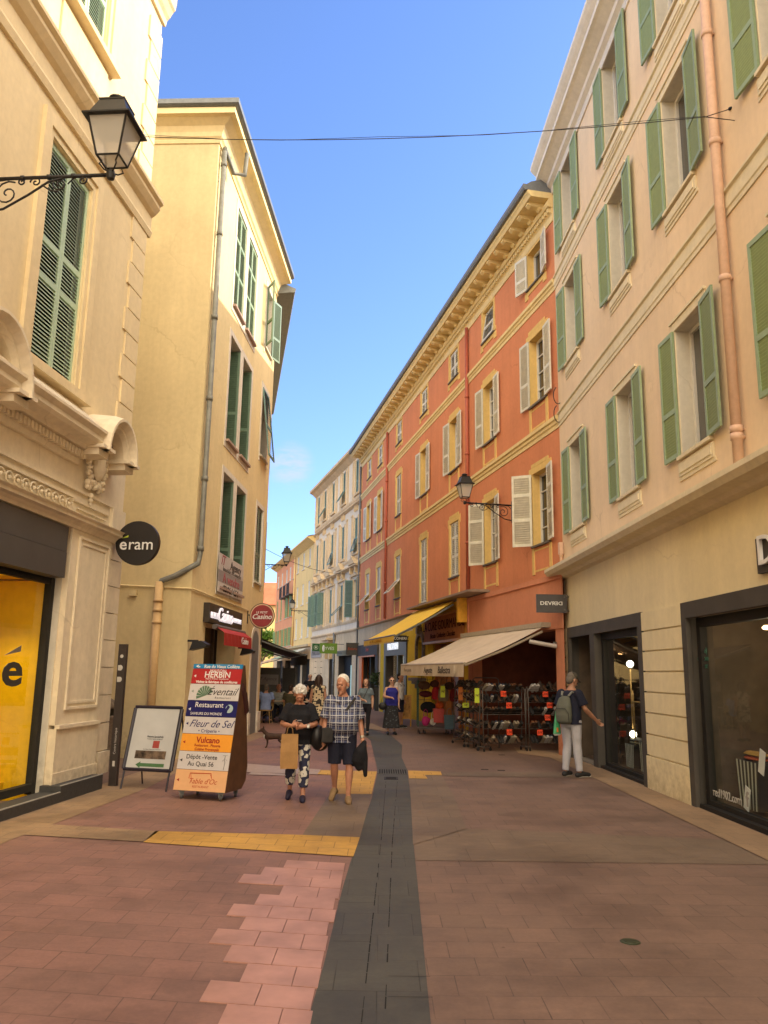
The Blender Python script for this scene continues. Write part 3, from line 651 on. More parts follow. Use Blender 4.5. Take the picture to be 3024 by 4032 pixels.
for z_, r_ in ((4.38,.045),(4.31,.035),(4.25,.025)): mb.ball((cx+.05, .04, z_), r_, 6, 5)
mb.build('wreath_ornament', CRM2, B1.root)
# dark fascia and shop window
mb = MB(); B1.box(mb, -9.6, -1.36, -.1, .10, 3.40, 3.76); B1.box(mb, -9.6, -1.36, -.1, .105, 3.03, 3.395); mb.build('shop_fascia', simple('grey_fascia_metal', (.085,.08,.075,1), .55, var=.15, scale=1.5), B1.root)
mb = MB(); B1.box(mb, -9.5, -1.22, -.3, -.12, 3.0, 3.74); B1.box(mb, -1.32, -1.22, -.2, -.10, .1, 3.04); B1.box(mb, -9.5, -1.32, -.2, -.10, .14, .24); B1.box(mb, -9.5, -1.32, -.2, -.12, 2.95, 3.04)
mb.build('window_frame', ANTH2, B1.root)
MB().quad((X(-9.5),-.15,.2),(X(-1.32),-.15,.2),(X(-1.32),-.15,3.0),(X(-9.5),-.15,3.0)).build('shop_window', GLASS, B1.root)
YINT = plaster('yellow_shop_interior', (.80,.50,.01,1), .08, .05)
mb = MB(); s0, s1 = -9.5, -1.24
mb.quad((X(s0),-1.5,0),(X(s1),-1.5,0),(X(s1),-1.5,3),(X(s0),-1.5,3)); mb.quad((X(s1),-.2,0),(X(s1),-1.5,0),(X(s1),-1.5,3),(X(s1),-.2,3)); mb.quad((X(s0),-.5,0),(X(s0),-1.5,0),(X(s0),-1.5,3),(X(s0),-.5,3))
mb.quad((X(s0),-.2,3.02),(X(s1),-.2,3.02),(X(s1),-1.5,3.02),(X(s0),-1.5,3.02)); B1.box(mb, s0, s1, -1.5, -.55, .1, .24)
B1.box(mb, -4.5, -1.9, -1.48, -1.40, 1.98, 2.04)
mb.build('shop_interior', YINT, B1.root)
mb = MB()
for s in (-1.95, -3.0, -4.05): mb.lathe([(.0,2.985),(.055,2.985),(.055,3.01),(.0,3.01)], 14, (X(s), -.6, 0))
mb.build('ceiling_spotlight', glow('spot_glow', (1,.78,.35,1), 30), B1.root)
for s in (-1.95, -3.0):
    l = bpy.data.lights.new('spotlight', 'SPOT'); l.energy = 110; l.color = (1,.72,.32); l.spot_size = R(95); l.spot_blend = .8; l.shadow_soft_size = .04
    lo = bpy.data.objects.new('spotlight', l); C.objects.link(lo); lo.parent = B1.root; lo.location = (X(s), -.6, 2.96); lo.rotation_euler = (0,0,0)
GREYT = simple('grey_vinyl_lettering', (.035,.033,.03,1), .5)
text('e', .62, GREYT, B1.root, (X(-2.04), -.142, 1.74), sx=1.75, bold=.014)
MB().prism([(X(-2.27),1.93),(X(-1.88),2.07),(X(-1.88),1.99)], 'y', -.147, -.142).build('lettering', simple('grey_accent_vinyl', (.20,.17,.13,1), .5), B1.root)
mb = MB(); B1.box(mb, -2.9, -1.75, -1.2, -.6, .24, .36); mb.build('display_plinth', simple('pale_wood', (.55,.42,.22,1), .6), B1.root)
rs = random.Random(4); SPK = simple('spike_steel', (.35,.33,.30,1), .4, .6)
for z_, d_, a_, b_ in ((10.28,.20,-3.9,.6),(5.32,.30,-3.4,-1.1)):
    mb = MB(); q = a_
    while q < b_:
        for k_ in (-1,0,1): mb.add([(X(q)-.002,d_,z_),(X(q)+.002,d_,z_),(X(q)+.03*k_+rs.uniform(-.01,.01),d_+.05*k_,z_+rs.uniform(.09,.12))], [(0,1,2)])
        q += .035
    mb.build('bird_spikes', SPK, B1.root)
# granite step in front
GRAN = simple('dark_granite', (.05,.05,.052,1), .6, var=.2, scale=20); EDGE = simple('pale_step_edge', (.38,.38,.36,1), .7)
ST = empty('shop_step', B1.w(0, 0, 0), B1.root.rotation_euler.z, 'dark granite step with pale edge strip below the yellow shop window', 'step')
mb = MB(); B1.box(mb, -30, -1.31, 0, .30, 0, .135); B1.box(mb, -1.31, .03, 0, .30, 0, .215); mb.build('step_block', GRAN, ST)
mb = MB(); B1.box(mb, -30, -1.31, .285, .303, .135, .148); B1.box(mb, -1.31, .03, .285, .303, .215, .228); mb.build('edge_strip', EDGE, ST)

# ================================================================ yellow building across the side street
B2 = Fac('yellow_corner_building', (-4.05, 16.98), 2.6, 'L', 'yellow ochre corner building with grey downpipe on its edge and a small grocery below')
Y = B2.x; E2 = 7.95
wh = [(2.13,3.25),(3.58,4.72)]; H = [(a,b,z,z1) for a,b in wh for z,z1 in ((3.76,6.57),(7.40,10.15),(10.98,13.75))]+[(6.3,7.25,z,z1) for z,z1 in ((4.35,6.6),(8.15,10.3),(11.6,13.6))]
B2.wall('wall', YB2, 0, E2, 3.42, 14.4, H, .38, WHITEP)
B2.wall('shop_wall', YB2, 0, E2, 0, 3.42, [(1.3, 4.35, 0, 2.82, .5), (6.45, 7.45, 0, 2.5, .4)], .4, YB2)
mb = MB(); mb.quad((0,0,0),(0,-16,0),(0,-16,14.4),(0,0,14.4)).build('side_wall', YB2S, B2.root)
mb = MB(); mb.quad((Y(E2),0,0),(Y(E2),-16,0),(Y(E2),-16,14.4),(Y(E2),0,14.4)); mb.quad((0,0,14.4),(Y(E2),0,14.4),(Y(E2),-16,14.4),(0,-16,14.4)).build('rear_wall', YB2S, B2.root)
def eaves(prof, name, mat):
    """an eave run round the corner: along the street front and along the side"""
    rings = [[(Y(E2), d, z) for d, z in prof], [(d, d, z) for d, z in prof], [(d, -16, z) for d, z in prof]]
    mb = MB(); m = len(prof)
    for a, b in zip(rings, rings[1:]): mb.add(a+b, [(k,(k+1)%m,m+(k+1)%m,m+k) for k in range(m)])
    mb.add(rings[0], [tuple(range(m))]); mb.add(rings[2], [tuple(range(m))]); return mb.build(name, mat, B2.root)
eaves([(-.02,14.05),(.03,14.05),(.05,14.12),(.03,14.15),(.08,14.2),(.10,14.30),(.16,14.42),(.34,14.52),(.46,14.53),(.46,14.68),(-.02,14.7)], 'eaves', YB2)
eaves([(-.02,14.70),(.50,14.685),(.56,14.72),(.56,14.84),(.50,14.86),(-.02,14.95)], 'gutter', ZINC)
def b2_frame(a, b, z, z1, dbl=True):
    mb = MB()
    B2.box(mb, a-.14, a, 0, .015, z-.2, z1+.14); B2.box(mb, b, b+.14, 0, .015, z-.2, z1+.14); B2.box(mb, a, b, 0, .015, z1, z1+.14); B2.box(mb, a, b, 0, .015, z-.2, z)
    return mb
for z, z1, st in ((3.76,6.57,'in'),(7.40,10.15,'in'),(10.98,13.75,'closed')):
    for i, (a, b) in enumerate(wh):
        c = (a+b)/2; w = b-a; h = z1-z
        win = put(MB().box(-w/2,-w/2+.05,-.02,.02,0,h).box(w/2-.05,w/2,-.02,.02,0,h).box(-w/2,w/2,-.02,.02,h-.05,h).box(-w/2,w/2,-.02,.02,0,.05).mesh('window', WOODW), 'window', B2.root, (Y(c), -.36, z))
        put(pane_mesh(w, h), 'pane', win)
        if st == 'in':
            for sd in (-1, 1): put(shutter_mesh(w/2-.02, h-.05, (DGREEN, DGREEN), (.37,), .06, mir=sd > 0), 'shutter', win, (sd*(w/2-.015), .06, .02), (0, 0, R(8) if sd < 0 else R(-8)))
            put(shutter_mesh(.32, h-.05, (DGREEN, DGREEN), (.37,), .06), 'shutter', win, (Y(1)*(-w/2+.04)*-1, .05, .02), (0, 0, R(90)))
        else:
            for sd in (-1, 1): put(shutter_mesh(w/2-.01, h-.02, (GREEN_E, GREEN_E), (.37,.7), .06, mir=sd > 0), 'shutter', win, (sd*(w/2-.005), .33, .01))
        MB().box(-w/2-.03, w/2+.03, .3, .46, -.06, 0).build('sill', simple('terracotta_sill', (.42,.30,.24,1), .8), win)
        b2_frame(0, 1, 0, 1)
        mb = MB(); L = -w/2; Rr = w/2; mb.box(L-.14,L,.36,.378,-.2,h+.14).box(Rr,Rr+.14,.36,.378,-.2,h+.14).box(L,Rr,.36,.378,h,h+.14).box(L,Rr,.36,.378,-.2,-.06); mb.build('surround', WHITEP, win)
for z, z1, st in ((4.35,6.6,'closed'),(8.15,10.3,'tilt'),(11.6,13.6,'open')):
    if st == 'tilt':
        w_ = window(B2, 6.78, z, .95, z1-z, 'bare', (TEAL, TEAL), None, d_in=-.3)
        put(shutter_mesh(.95, z1-z, (TEAL, TEAL), (.45,), .07), 'shutter', w_, (-.475, .58, 0), (R(7), 0, 0))
    elif st == 'open': w_ = window(B2, 6.78, z, .95, z1-z, 'open', (DGREEN, DGREEN), None, ang=(148,160), d_in=-.3)
    else: w_ = window(B2, 6.78, z, .95, z1-z, 'closed', (simple('grey_green_shutter_paint', (.2,.24,.18,1), .6),)*2, None, d_in=-.3, pitch=.06)
    w2, h2 = .475, z1-z; MB().box(-w2-.14,-w2,.3,.318,-.2,h2+.14).box(w2,w2+.14,.3,.318,-.2,h2+.14).box(-w2,w2,.3,.318,h2,h2+.14).build('surround', WHITEP, w_)
# downpipe with its dog-leg round the corner
mb = MB(); px = Y(.16)
mb.tube([(Y(.95),.45,14.45),(Y(.95),.42,13.85),(Y(.72),.2,13.75),(px,.10,14.05),(px,.10,13.9)], .055, 10)
mb.tube([(px,.10,13.95),(px,.10,4.25),(Y(.05),.10,4.02),(-Y(.1)*0+.10,-.35,3.72),(.10,-.62,3.62),(.10,-.66,3.5)], .06, 12)
for z in (13.6,11.8,9.7,7.75,5.9,4.35): mb.tube([(px,.10,z-.05),(px,.10,z+.05)], .075, 12)
mb.build('downpipe', ZINC2, B2.root, True)
mb = MB().tube([(.10,-.66,3.6),(.10,-.66,.0)], .085, 12)
for z in (3.2,3.0,2.75): mb.tube([(.10,-.66,z-.03),(.10,-.66,z+.03)], .105, 12)
mb.build('downpipe', YPIPE, B2.root, True)
mb = MB().tube([(.03,-8,3.60),(.03,-1.6,3.53),(.03,-.0,3.47),(.0,.03,3.47),(Y(1.5),.03,3.46),(Y(3),.03,3.46),(Y(5.7),.03,3.45)], .018, 6); mb.build('cable', YB2, B2.root)
mb = MB().box(.0,.08,-1.3,-1.15,3.3,3.42).box(.0,.012,-8,0,0,1.15); mb.build('plinth', YB2S, B2.root)
mb = MB(); B2.box(mb, 0, 1.25, 0, .014, 0, .0+.4); mb.build('plinth', YB2, B2.root)
# grocery front
DBR = simple('dark_brown_signboard', (.035,.025,.018,1), .5)
mb = MB(); B2.box(mb, 1.05, 4.45, 0, .14, 2.84, 3.27); mb.build('sign_board', DBR, B2.root)
WG = glow('white_letter_glow', (.9,.88,.95,1), .55)
text('Casino', .46, WG, B2.root, (Y(2.5), .16, 3.05), shear=.25, sx=1.15, ext=.015); text('LE PETIT', .2, WG, B2.root, (Y(1.50), .16, 3.0), sx=1.0, ext=.012); text('DE LA MARINE', .16, WG, B2.root, (Y(3.75), .16, 3.02), sx=.9, ext=.012)
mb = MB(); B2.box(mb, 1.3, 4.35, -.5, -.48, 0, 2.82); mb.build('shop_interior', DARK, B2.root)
mb = MB(); B2.box(mb, 2.25, 2.35, -.44, -.38, 0, 2.82); B2.box(mb, 3.6, 3.68, -.44, -.38, 0, 2.82); B2.box(mb, 2.3, 3.65, -.47, -.45, 0, 2.82); mb.build('door_frame', simple('brown_door_frame', (.09,.06,.035,1), .5), B2.root)
REDAW = simple('red_awning_cloth', (.42,.03,.025,1), .7, var=.12)
AW = empty('red_awning', B2.w(2.85, 0, 2.7), B2.root.rotation_euler.z, 'short red roller awning above the grocery door', 'awning')
MB().tube([(Y(-1.6),.22,.05),(Y(1.5),.22,.05)], .06, 10).build('roller_case', simple('grey_brown_metal', (.13,.11,.10,1), .5), AW)
mb = MB(); a, b = Y(-1.55), Y(1.45)
for k in range(16):
    x0, x1 = a+(b-a)*k/16, a+(b-a)*(k+1)/16; j = .012*(k % 2)
    mb.quad((x0,.26,.05),(x1,.26,.05),(x1,.44+.012-j,-.08),(x0,.44+j,-.08)); mb.quad((x0,.44+j,-.08),(x1,.44+.012-j,-.08),(x1,.44+.01,-.36),(x0,.44,-.36))
mb.build('cloth', REDAW, AW); text('Casino', .24, WHITE, AW, (Y(.55), .465, -.2), shear=.25, sx=1.2)
# arched doorway at the end
mb = MB(); n = 16; pts = [(Y(6.95)+.5*math.cos(math.pi*k/n), 2.5+.45*math.sin(math.pi*k/n)) for k in range(n+1)]; out = [(Y(6.95)+.66*math.cos(math.pi*k/n), 2.5+.6*math.sin(math.pi*k/n)) for k in range(n+1)]
for k in range(n): mb.prism([pts[k], pts[k+1], out[k+1], out[k]], 'y', 0, .02)
mb.box(Y(6.95)-.66, Y(6.95)-.5, 0, .02, 0, 2.5).box(Y(6.95)+.5, Y(6.95)+.66, 0, .02, 0, 2.5).build('arch_surround', WHITEP, B2.root)
MB().prism([(Y(6.95)-.5,0),(Y(6.95)+.5,0)]+pts, 'y', -.02, .012).build('door', simple('grey_door_paint', (.22,.22,.22,1), .6), B2.root)
mb = MB(); B2.box(mb, 6.2, 6.45, 0, .06, 0, .6); mb.build('door_plinth', WHITEP, B2.root); mb = MB(); B2.box(mb, 7.5, 7.95, 0, .06, 0, .6); mb.build('door_plinth', WHITEP, B2.root)
# ================================================================ building beyond, turned away from the camera
B3 = Fac('far_yellow_building', (-3.80, 25.05), -10.6, 'L', 'yellow building with open dark shutters and a grey gutter, next after the grocery building', 'building')
B3.wall('wall', YB2, 0, 13, 0, 14.2, [(c-.5,c+.5,z,z+2) for c in (2.0,5,8,11) for z in (4.6,8.2)], .3, WHITEP)
B3.shell(YB2, 0, 13, 10, 14.2)
B3.band('gutter', ZINC, -.3, 13, [(0,14.1),(.5,14.2),(.66,14.22),(.70,14.35),(0,14.6)])
for c in (2.0,5,8,11):
    for z in (4.6,8.2): window(B3, c, z, 1.0, 2.0, 'open', (TEAL, TEAL), None, ang=(170,170), pitch=.08)
# ================================================================ ground
def paving(name, c1, c2, mortar, shear=.16, sz=.31, fade=.5, bumpk=.25, var=.18):
    m, nt, b = _nt(name); oc = _coord(nt)
    sep = nt.nodes.new('ShaderNodeSeparateXYZ'); nt.links.new(oc, sep.inputs[0])
    ma = nt.nodes.new('ShaderNodeMath'); ma.operation = 'MULTIPLY_ADD'; ma.inputs[1].default_value = shear
    nt.links.new(sep.outputs[0], ma.inputs[0]); nt.links.new(sep.outputs[1], ma.inputs[2])
    cb = nt.nodes.new('ShaderNodeCombineXYZ'); nt.links.new(sep.outputs[0], cb.inputs[0]); nt.links.new(ma.outputs[0], cb.inputs[1])
    br = nt.nodes.new('ShaderNodeTexBrick'); nt.links.new(cb.outputs[0], br.inputs[0])
    br.inputs['Scale'].default_value = 1; br.inputs['Brick Width'].default_value = sz; br.inputs['Row Height'].default_value = sz
    br.inputs['Mortar Size'].default_value = .0045; br.inputs['Mortar Smooth'].default_value = .4; br.inputs['Bias'].default_value = 0
    br.inputs['Color1'].default_value = c1; br.inputs['Color2'].default_value = c2; br.inputs['Mortar'].default_value = mortar
    n1 = _noise(nt, oc, .9, 6, .65); n2 = _noise(nt, _mapv(nt, oc, (1, 2.2, 1)), 5, 6, .7); n3 = _noise(nt, oc, 40, 4)
    # patches where joints are filled with dirt
    fadec = _ramp(nt, _noise(nt, oc, 1.7, 4), [(.38, (0,0,0,1)), (.62, (fade,)*3+(1,))])
    flat = _ramp(nt, n2, [(.3, c1), (.7, c2)])
    c = _mix(nt, fadec, br.outputs[0], flat)
    c = _mix(nt, 1.0, c, _ramp(nt, n1, [(.3, (1-var,)*3+(1,)), (.7, (1+var*.3,)*3+(1,))]), 'MULTIPLY')
    c = _mix(nt, 1.0, c, _ramp(nt, n2, [(.35, (.86,.86,.87,1)), (.65, (1.04,1.02,1,1))]), 'MULTIPLY')
    c = _mix(nt, 1.0, c, _ramp(nt, n3, [(.3, (.93,)*3+(1,)), (.7, (1.05,)*3+(1,))]), 'MULTIPLY')
    # stains and old chewing gum
    vg = nt.nodes.new('ShaderNodeTexVoronoi'); vg.inputs['Scale'].default_value = 1.6; nt.links.new(oc, vg.inputs['Vector'])
    c = _mix(nt, 1.0, c, _ramp(nt, vg.outputs['Distance'], [(.016, (.62,.60,.58,1)), (.024, (1,1,1,1))]), 'MULTIPLY')
    c = _mix(nt, 1.0, c, _ramp(nt, _noise(nt, oc, .45, 8, .72), [(.36, (.74,.73,.72,1)), (.52, (1,1,1,1))]), 'MULTIPLY')
    nt.links.new(c, b.inputs['Base Color'])
    rr = _ramp(nt, n1, [(.3, (.55,)*3+(1,)), (.7, (.78,)*3+(1,))]); nt.links.new(rr, b.inputs['Roughness']); b.inputs['Specular IOR Level'].default_value = .3
    h = _mix(nt, .25, br.outputs['Fac'], n3)
    bp = nt.nodes.new('ShaderNodeBump'); bp.invert = True; bp.inputs['Strength'].default_value = bumpk; bp.inputs['Distance'].default_value = .004
    nt.links.new(h, bp.inputs['Height']); nt.links.new(bp.outputs[0], b.inputs['Normal'])
    return m
PV_RED = paving('red_brown_pavers', (.31,.168,.135,1), (.25,.145,.118,1), (.15,.09,.075,1))
PV_REDR = paving('brown_pavers', (.225,.145,.110,1), (.185,.124,.096,1), (.105,.074,.06,1), shear=-.03, fade=.7)
PV_BEI = paving('beige_pavers', (.36,.245,.145,1), (.30,.205,.125,1), (.19,.13,.085,1), fade=.7)
PV_BRN = paving('taupe_pavers', (.215,.155,.108,1), (.185,.137,.100,1), (.12,.088,.066,1), sz=.6, fade=.6)
PV_YEL = paving('yellow_glazed_tiles', (.62,.36,.085,1), (.54,.31,.07,1), (.25,.15,.05,1), sz=.31, fade=.2, var=.12)
PV_PNK = simple('washed_pink_tile', (.43,.23,.18,1), .45, var=.22, scale=2.5, spec=.3, bump=.15)
PV_GRY = paving('dark_grey_gutter_stone', (.095,.092,.082,1), (.078,.077,.069,1), (.048,.047,.04,1), shear=0, sz=.5, fade=.8, var=.25)
def struct(mb, name, mat, **kw): o = mb.build(name, mat, None, **kw); o['kind'] = 'structure'; return o
def sheet(name, mat, pts, z): return struct(MB().add([(x, y, z) for x, y in pts], [tuple(range(len(pts)))]), name, mat)
sheet('ground', PV_REDR, [(-400,-300),(400,-300),(400,900),(-400,900)], 0)
sheet('street_paving', PV_RED, [(-3.95,-20),(-.34,-20),(-.34,4.5),(-.31,5.5),(-.28,7.2),(-.22,9.3),(-.12,12.3),(-.05,15.3),(-.15,18.5),(-.27,22.3),(-.8,30),(-5,50),(-12,50),(-4.2,22.5)], .004)
# beige margins along the fronts
sheet('pavement_margin', PV_BEI, [(-4.7,-20),(-3.9,-20),(-3.86,9.0),(-3.78,9.8),(-3.55,12.8),(-3.62,16.5),(-3.2,24),(-3.9,24.6),(-4.1,17),(-4.35,13.2),(-4.55,13.0)], .008)
sheet('pavement_margin', PV_BEI, [(3.95,-20),(3.88,9.2),(3.84,12.5),(3.80,15.5),(3.75,18.4),(3.2,19.3),(3.35,21),(4.1,19.6),(4.35,17),(4.44,13.7),(4.7,-20)], .008)
sheet('cross_band', PV_BEI, [(-3.84,9.19),(-2.46,8.93),(-2.46,9.50),(-3.78,9.80)], .012)
sheet('yellow_band', PV_YEL, [(-2.46,8.90),(-.25,8.38),(-.21,9.33),(-.84,9.41),(-2.50,9.50)], .012)
sheet('yellow_band', PV_YEL, [(-.73,12.53),(-.12,12.55),(-.06,15.35),(-1.75,15.5),(-1.72,14.9),(-.75,14.75)], .012)
sheet('yellow_band', PV_YEL, [(.50,14.45),(.82,14.42),(.80,14.95),(1.10,14.92),(1.12,15.5),(.52,15.55)], .012)
sheet('taupe_band', PV_BRN, [(-.85,9.42),(-.21,9.34),(-.12,12.54),(-.74,12.52)], .010)
sheet('taupe_band', PV_BRN, [(.36,9.0),(1.02,9.95),(1.1,12.5),(1.10,14.90),(.80,14.93),(.82,14.40),(.5,14.43),(.46,12.5)], .010)
sheet('taupe_band', PV_BRN, [(.36,8.3),(3.87,8.35),(3.86,9.55),(.40,10.05)], .004)
sheet('taupe_band', PV_BRN, [(1.12,14.9),(3.8,14.9),(3.8,15.75),(1.12,15.5)], .007)
sheet('beige_band', PV_BEI, [(-.3,26.6),(.35,25.2),(-.3,29.5),(-2.2,31)], .012)
for pts in ([(-2.6,15.0),(-1.1,14.75),(-1.1,15.5),(-2.65,16.3)], [(-2.3,14.6),(-1.5,14.5),(-1.45,14.72),(-2.3,14.95)]): sheet('pale_tile_patch', simple('pale_pink_tile', (.42,.30,.22,1), .5, var=.15), pts, .014)
# washed pink tiles beside the gutter, running bond
rows = [(4.10,-.65),(4.41,-.81),(4.72,-.97),(5.03,-.80),(5.34,-.96),(5.65,-1.12),(5.96,-.97),(6.27,-1.12),(6.58,-.96),(6.88,-.80),(7.19,-1.2),(7.49,-1.05),(7.80,-.88)]
mb = MB(); g = .0028
for k, (y0, xl) in enumerate(rows):
    x = xl
    while x < -.34:
        x1 = min(x+.31, -.315 if y0 > 6 else -.335)
        if x1-x > .03:
            ya = lambda q: y0-.16*(q+.33)
            z = .011+random.uniform(0,.0012)
            mb.add([(x+g,ya(x)+g,z),(x1-g,ya(x1)+g,z),(x1-g,ya(x1)+.305-g,z),(x+g,ya(x)+.305-g,z),(x+g,ya(x)+g,.005),(x1-g,ya(x1)+g,.005),(x1-g,ya(x1)+.305-g,.005),(x+g,ya(x)+.305-g,.005)],
                   [(0,1,2,3),(0,4,5,1),(1,5,6,2),(2,6,7,3),(3,7,4,0)])
        x = x1
struct(mb, 'pink_tile_patch', PV_PNK)
0 and sheet('tile_joint_bed', simple('dark_joint', (.07,.045,.04,1), .9), [(-1.1,4.75),(-.34,4.72),(-.30,8.35),(-.85,8.42),(-1.0,7.0)], .0075)
# gutter of dark stone with a centre strip
LG = [(-.45,-20),(-.36,4.4),(-.33,5.4),(-.30,7.2),(-.23,9.4),(-.11,12.2),(-.04,15.5),(-.14,18.5),(-.27,22.3),(-.9,27),(-3.2,36),(-7,50)]
RG = [(.24,-20),(.28,4.5),(.31,6.0),(.34,7.5),(.37,9.2),(.45,12.2),(.51,15.6),(.46,18),(.55,21),(.31,24),(-1.4,31),(-5.8,50)]
sheet('street_gutter', PV_GRY, LG+RG[::-1], .009)
mb = MB(); J = simple('gutter_joint', (.018,.018,.017,1), .9)
for a, b in (((-.08,4.4),(.02,9.0)),((.04,4.4),(.14,9.0)),((.02,9.0),(.1,14)),((.14,9.0),(.29,14))):
    d = V((b[0]-a[0], b[1]-a[1], 0)); n = 26
    for k in range(n):
        if random.random() < .78:
            p, q = V((*a,.0))+d*(k/n), V((*a,.0))+d*((k+.93)/n); w = random.uniform(.002,.005)
            mb.quad((p.x-w,p.y,.0115),(p.x+w,p.y,.0115),(q.x+w,q.y,.0115),(q.x-w,q.y,.0115))
for k in range(60):
    y = 4.3+k*.31; w = .003
    for x0, x1 in ((-.33+.018*(y-4.3),-.07+.02*(y-4.3)),(.05+.02*(y-4.3),.30+.019*(y-4.3))):
        if random.random() < .35 and y < 13: mb.quad((x0,y,.0112),(x1,y,.0112),(x1,y+w*1.5,.0112),(x0,y+w*1.5,.0112))
struct(mb, 'gutter_joints', J)
GR = empty('drain_grate', (.22, 15.35, .01), 0, 'slotted stone drain grate set across the dark street gutter', 'drain grate')
SLOT = simple('black_slot', (.006,.006,.007,1), .9)
mb = MB().box(-.27,.27,-.36,.36,0,.006).build('grate_slab', simple('grate_metal', (.085,.085,.08,1), .7, .1, var=.2), GR)
mb = MB()
for k in range(12): x = -.235+k*.0425; mb.box(x, x+.024, -.30, .30, .006, .0085)
mb.build('slot', SLOT, GR)
DC = empty('drain_hole', (.19, 14.4, .01), 0, 'small square dark drain opening just before the slotted grate', 'drain')
MB().box(-.12,.12,-.17,.17,0,.005).build('rim', simple('drain_rim', (.03,.03,.035,1), .8), DC); MB().box(-.085,.085,-.13,.13,.005,.008).build('hole', SLOT, DC)
tag(MB().lathe([(.001,.006),(.062,.006),(.07,.001)], 20, (1.73,5.96,.001)).lathe([(.001,.009),(.04,.009),(.045,.006)], 14, (1.73,5.96,.001)).build('manhole_cover', simple('greenish_brass', (.05,.06,.03,1), .5, .4), None), 'small round brass access cap set in the brown paving', 'access cap')
for i, (x, y, l_) in enumerate(((2.0,16.0,'long dark slot in the paving nearest the gutter grate'),(2.3,15.9,'short dark slot in the paving between grate and shoe racks'),(2.75,18.9,'dark slot in the paving just in front of the shoe racks'))):
    tag(MB().box(x-.07,x+.07,y-.05,y+.05,.0005,.004).build('paving_slot', SLOT, None), l_, 'slot', 'slots cut in the paving')
# ---------------------------------------------------------------- sky, sun, camera
w = bpy.data.worlds.new('World'); SC.world = w; w.use_nodes = True; nt = w.node_tree
sky = nt.nodes.new('ShaderNodeTexSky'); sky.sky_type = 'NISHITA'; sky.sun_disc = False
SE, SA = R(27), R(18)                       # sun: from +x, a little towards +y
sky.sun_elevation = SE; sky.sun_rotation = R(90)-SA; sky.air_density = 1.0; sky.dust_density = .6; sky.ozone_density = 2.2
bg = nt.nodes['Background']; bg.inputs['Strength'].default_value = .33
tint = _mix(nt, 1.0, sky.outputs[0], (.72,.83,1.12,1), 'MULTIPLY')
# warm glow added to the unseen sky, behind and sunwards, to brighten the shaded street, with a few thin clouds low over the street
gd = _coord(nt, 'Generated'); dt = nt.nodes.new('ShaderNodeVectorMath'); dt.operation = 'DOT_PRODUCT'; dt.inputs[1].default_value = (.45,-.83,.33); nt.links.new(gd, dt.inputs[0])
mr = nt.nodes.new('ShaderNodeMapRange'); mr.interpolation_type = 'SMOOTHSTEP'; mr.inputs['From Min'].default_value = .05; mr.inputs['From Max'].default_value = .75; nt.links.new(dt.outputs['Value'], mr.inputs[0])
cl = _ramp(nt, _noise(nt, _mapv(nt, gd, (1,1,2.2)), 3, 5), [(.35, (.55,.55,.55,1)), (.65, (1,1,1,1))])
sky_fill = _mix(nt, 1.0, cl, (20.5,17.2,12.8,1), 'MULTIPLY')
skyc = _mix(nt, mr.outputs[0], tint, sky_fill)
d2 = nt.nodes.new('ShaderNodeVectorMath'); d2.operation = 'DOT_PRODUCT'; d2.inputs[1].default_value = (-.1165,.961,.250); nt.links.new(gd, d2.inputs[0])
m2 = nt.nodes.new('ShaderNodeMapRange'); m2.interpolation_type = 'SMOOTHSTEP'; m2.inputs['From Min'].default_value = .9992; m2.inputs['From Max'].default_value = .99998; nt.links.new(d2.outputs['Value'], m2.inputs[0])
m3 = nt.nodes.new('ShaderNodeMath'); m3.operation = 'MULTIPLY'; nt.links.new(m2.outputs[0], m3.inputs[0]); nt.links.new(_ramp(nt, _noise(nt, _mapv(nt, gd, (1,1,3)), 26, 6, .6), [(.34, (0,0,0,1)), (.6, (.85,.85,.85,1))]), m3.inputs[1])
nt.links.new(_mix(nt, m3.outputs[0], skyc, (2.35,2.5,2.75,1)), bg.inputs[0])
l = bpy.data.lights.new('sun', 'SUN'); l.energy = 6.2; l.angle = R(.5); l.color = (1,.90,.72)
lo = bpy.data.objects.new('sun', l); C.objects.link(lo)
sd = V((math.cos(SE)*math.cos(SA), math.cos(SE)*math.sin(SA), math.sin(SE))); lo.rotation_euler = (-sd).to_track_quat('-Z','Y').to_euler()
cam = bpy.data.cameras.new('camera'); co = bpy.data.objects.new('camera', cam); C.objects.link(co); SC.camera = co
f_, p_ = 3160., 634.; pit = math.atan(p_/f_); rol = math.atan(.0152)
Fv = V((0, math.cos(pit), math.sin(pit))); U0 = V((0, -math.sin(pit), math.cos(pit))); R0 = V((1,0,0)); c_, s_ = math.cos(rol), math.sin(rol)
rv = R0*c_+U0*s_; uv = R0*-s_+U0*c_
mm = M4((rv, uv, -Fv)).transposed().to_4x4(); mm.translation = (0,0,1.78); co.matrix_world = mm
cam.sensor_fit = 'VERTICAL'; cam.sensor_height = 24*4032/3024; cam.lens = cam.sensor_height*f_/4032; cam.clip_end = 2000; cam.clip_start = .05
SC.view_settings.view_transform = 'Standard'; SC.view_settings.look = 'None'; SC.view_settings.exposure = 0
SC.cycles.max_bounces = 8; SC.cycles.diffuse_bounces = 5; SC.cycles.transparent_max_bounces = 8
SC.cycles.use_denoising = True
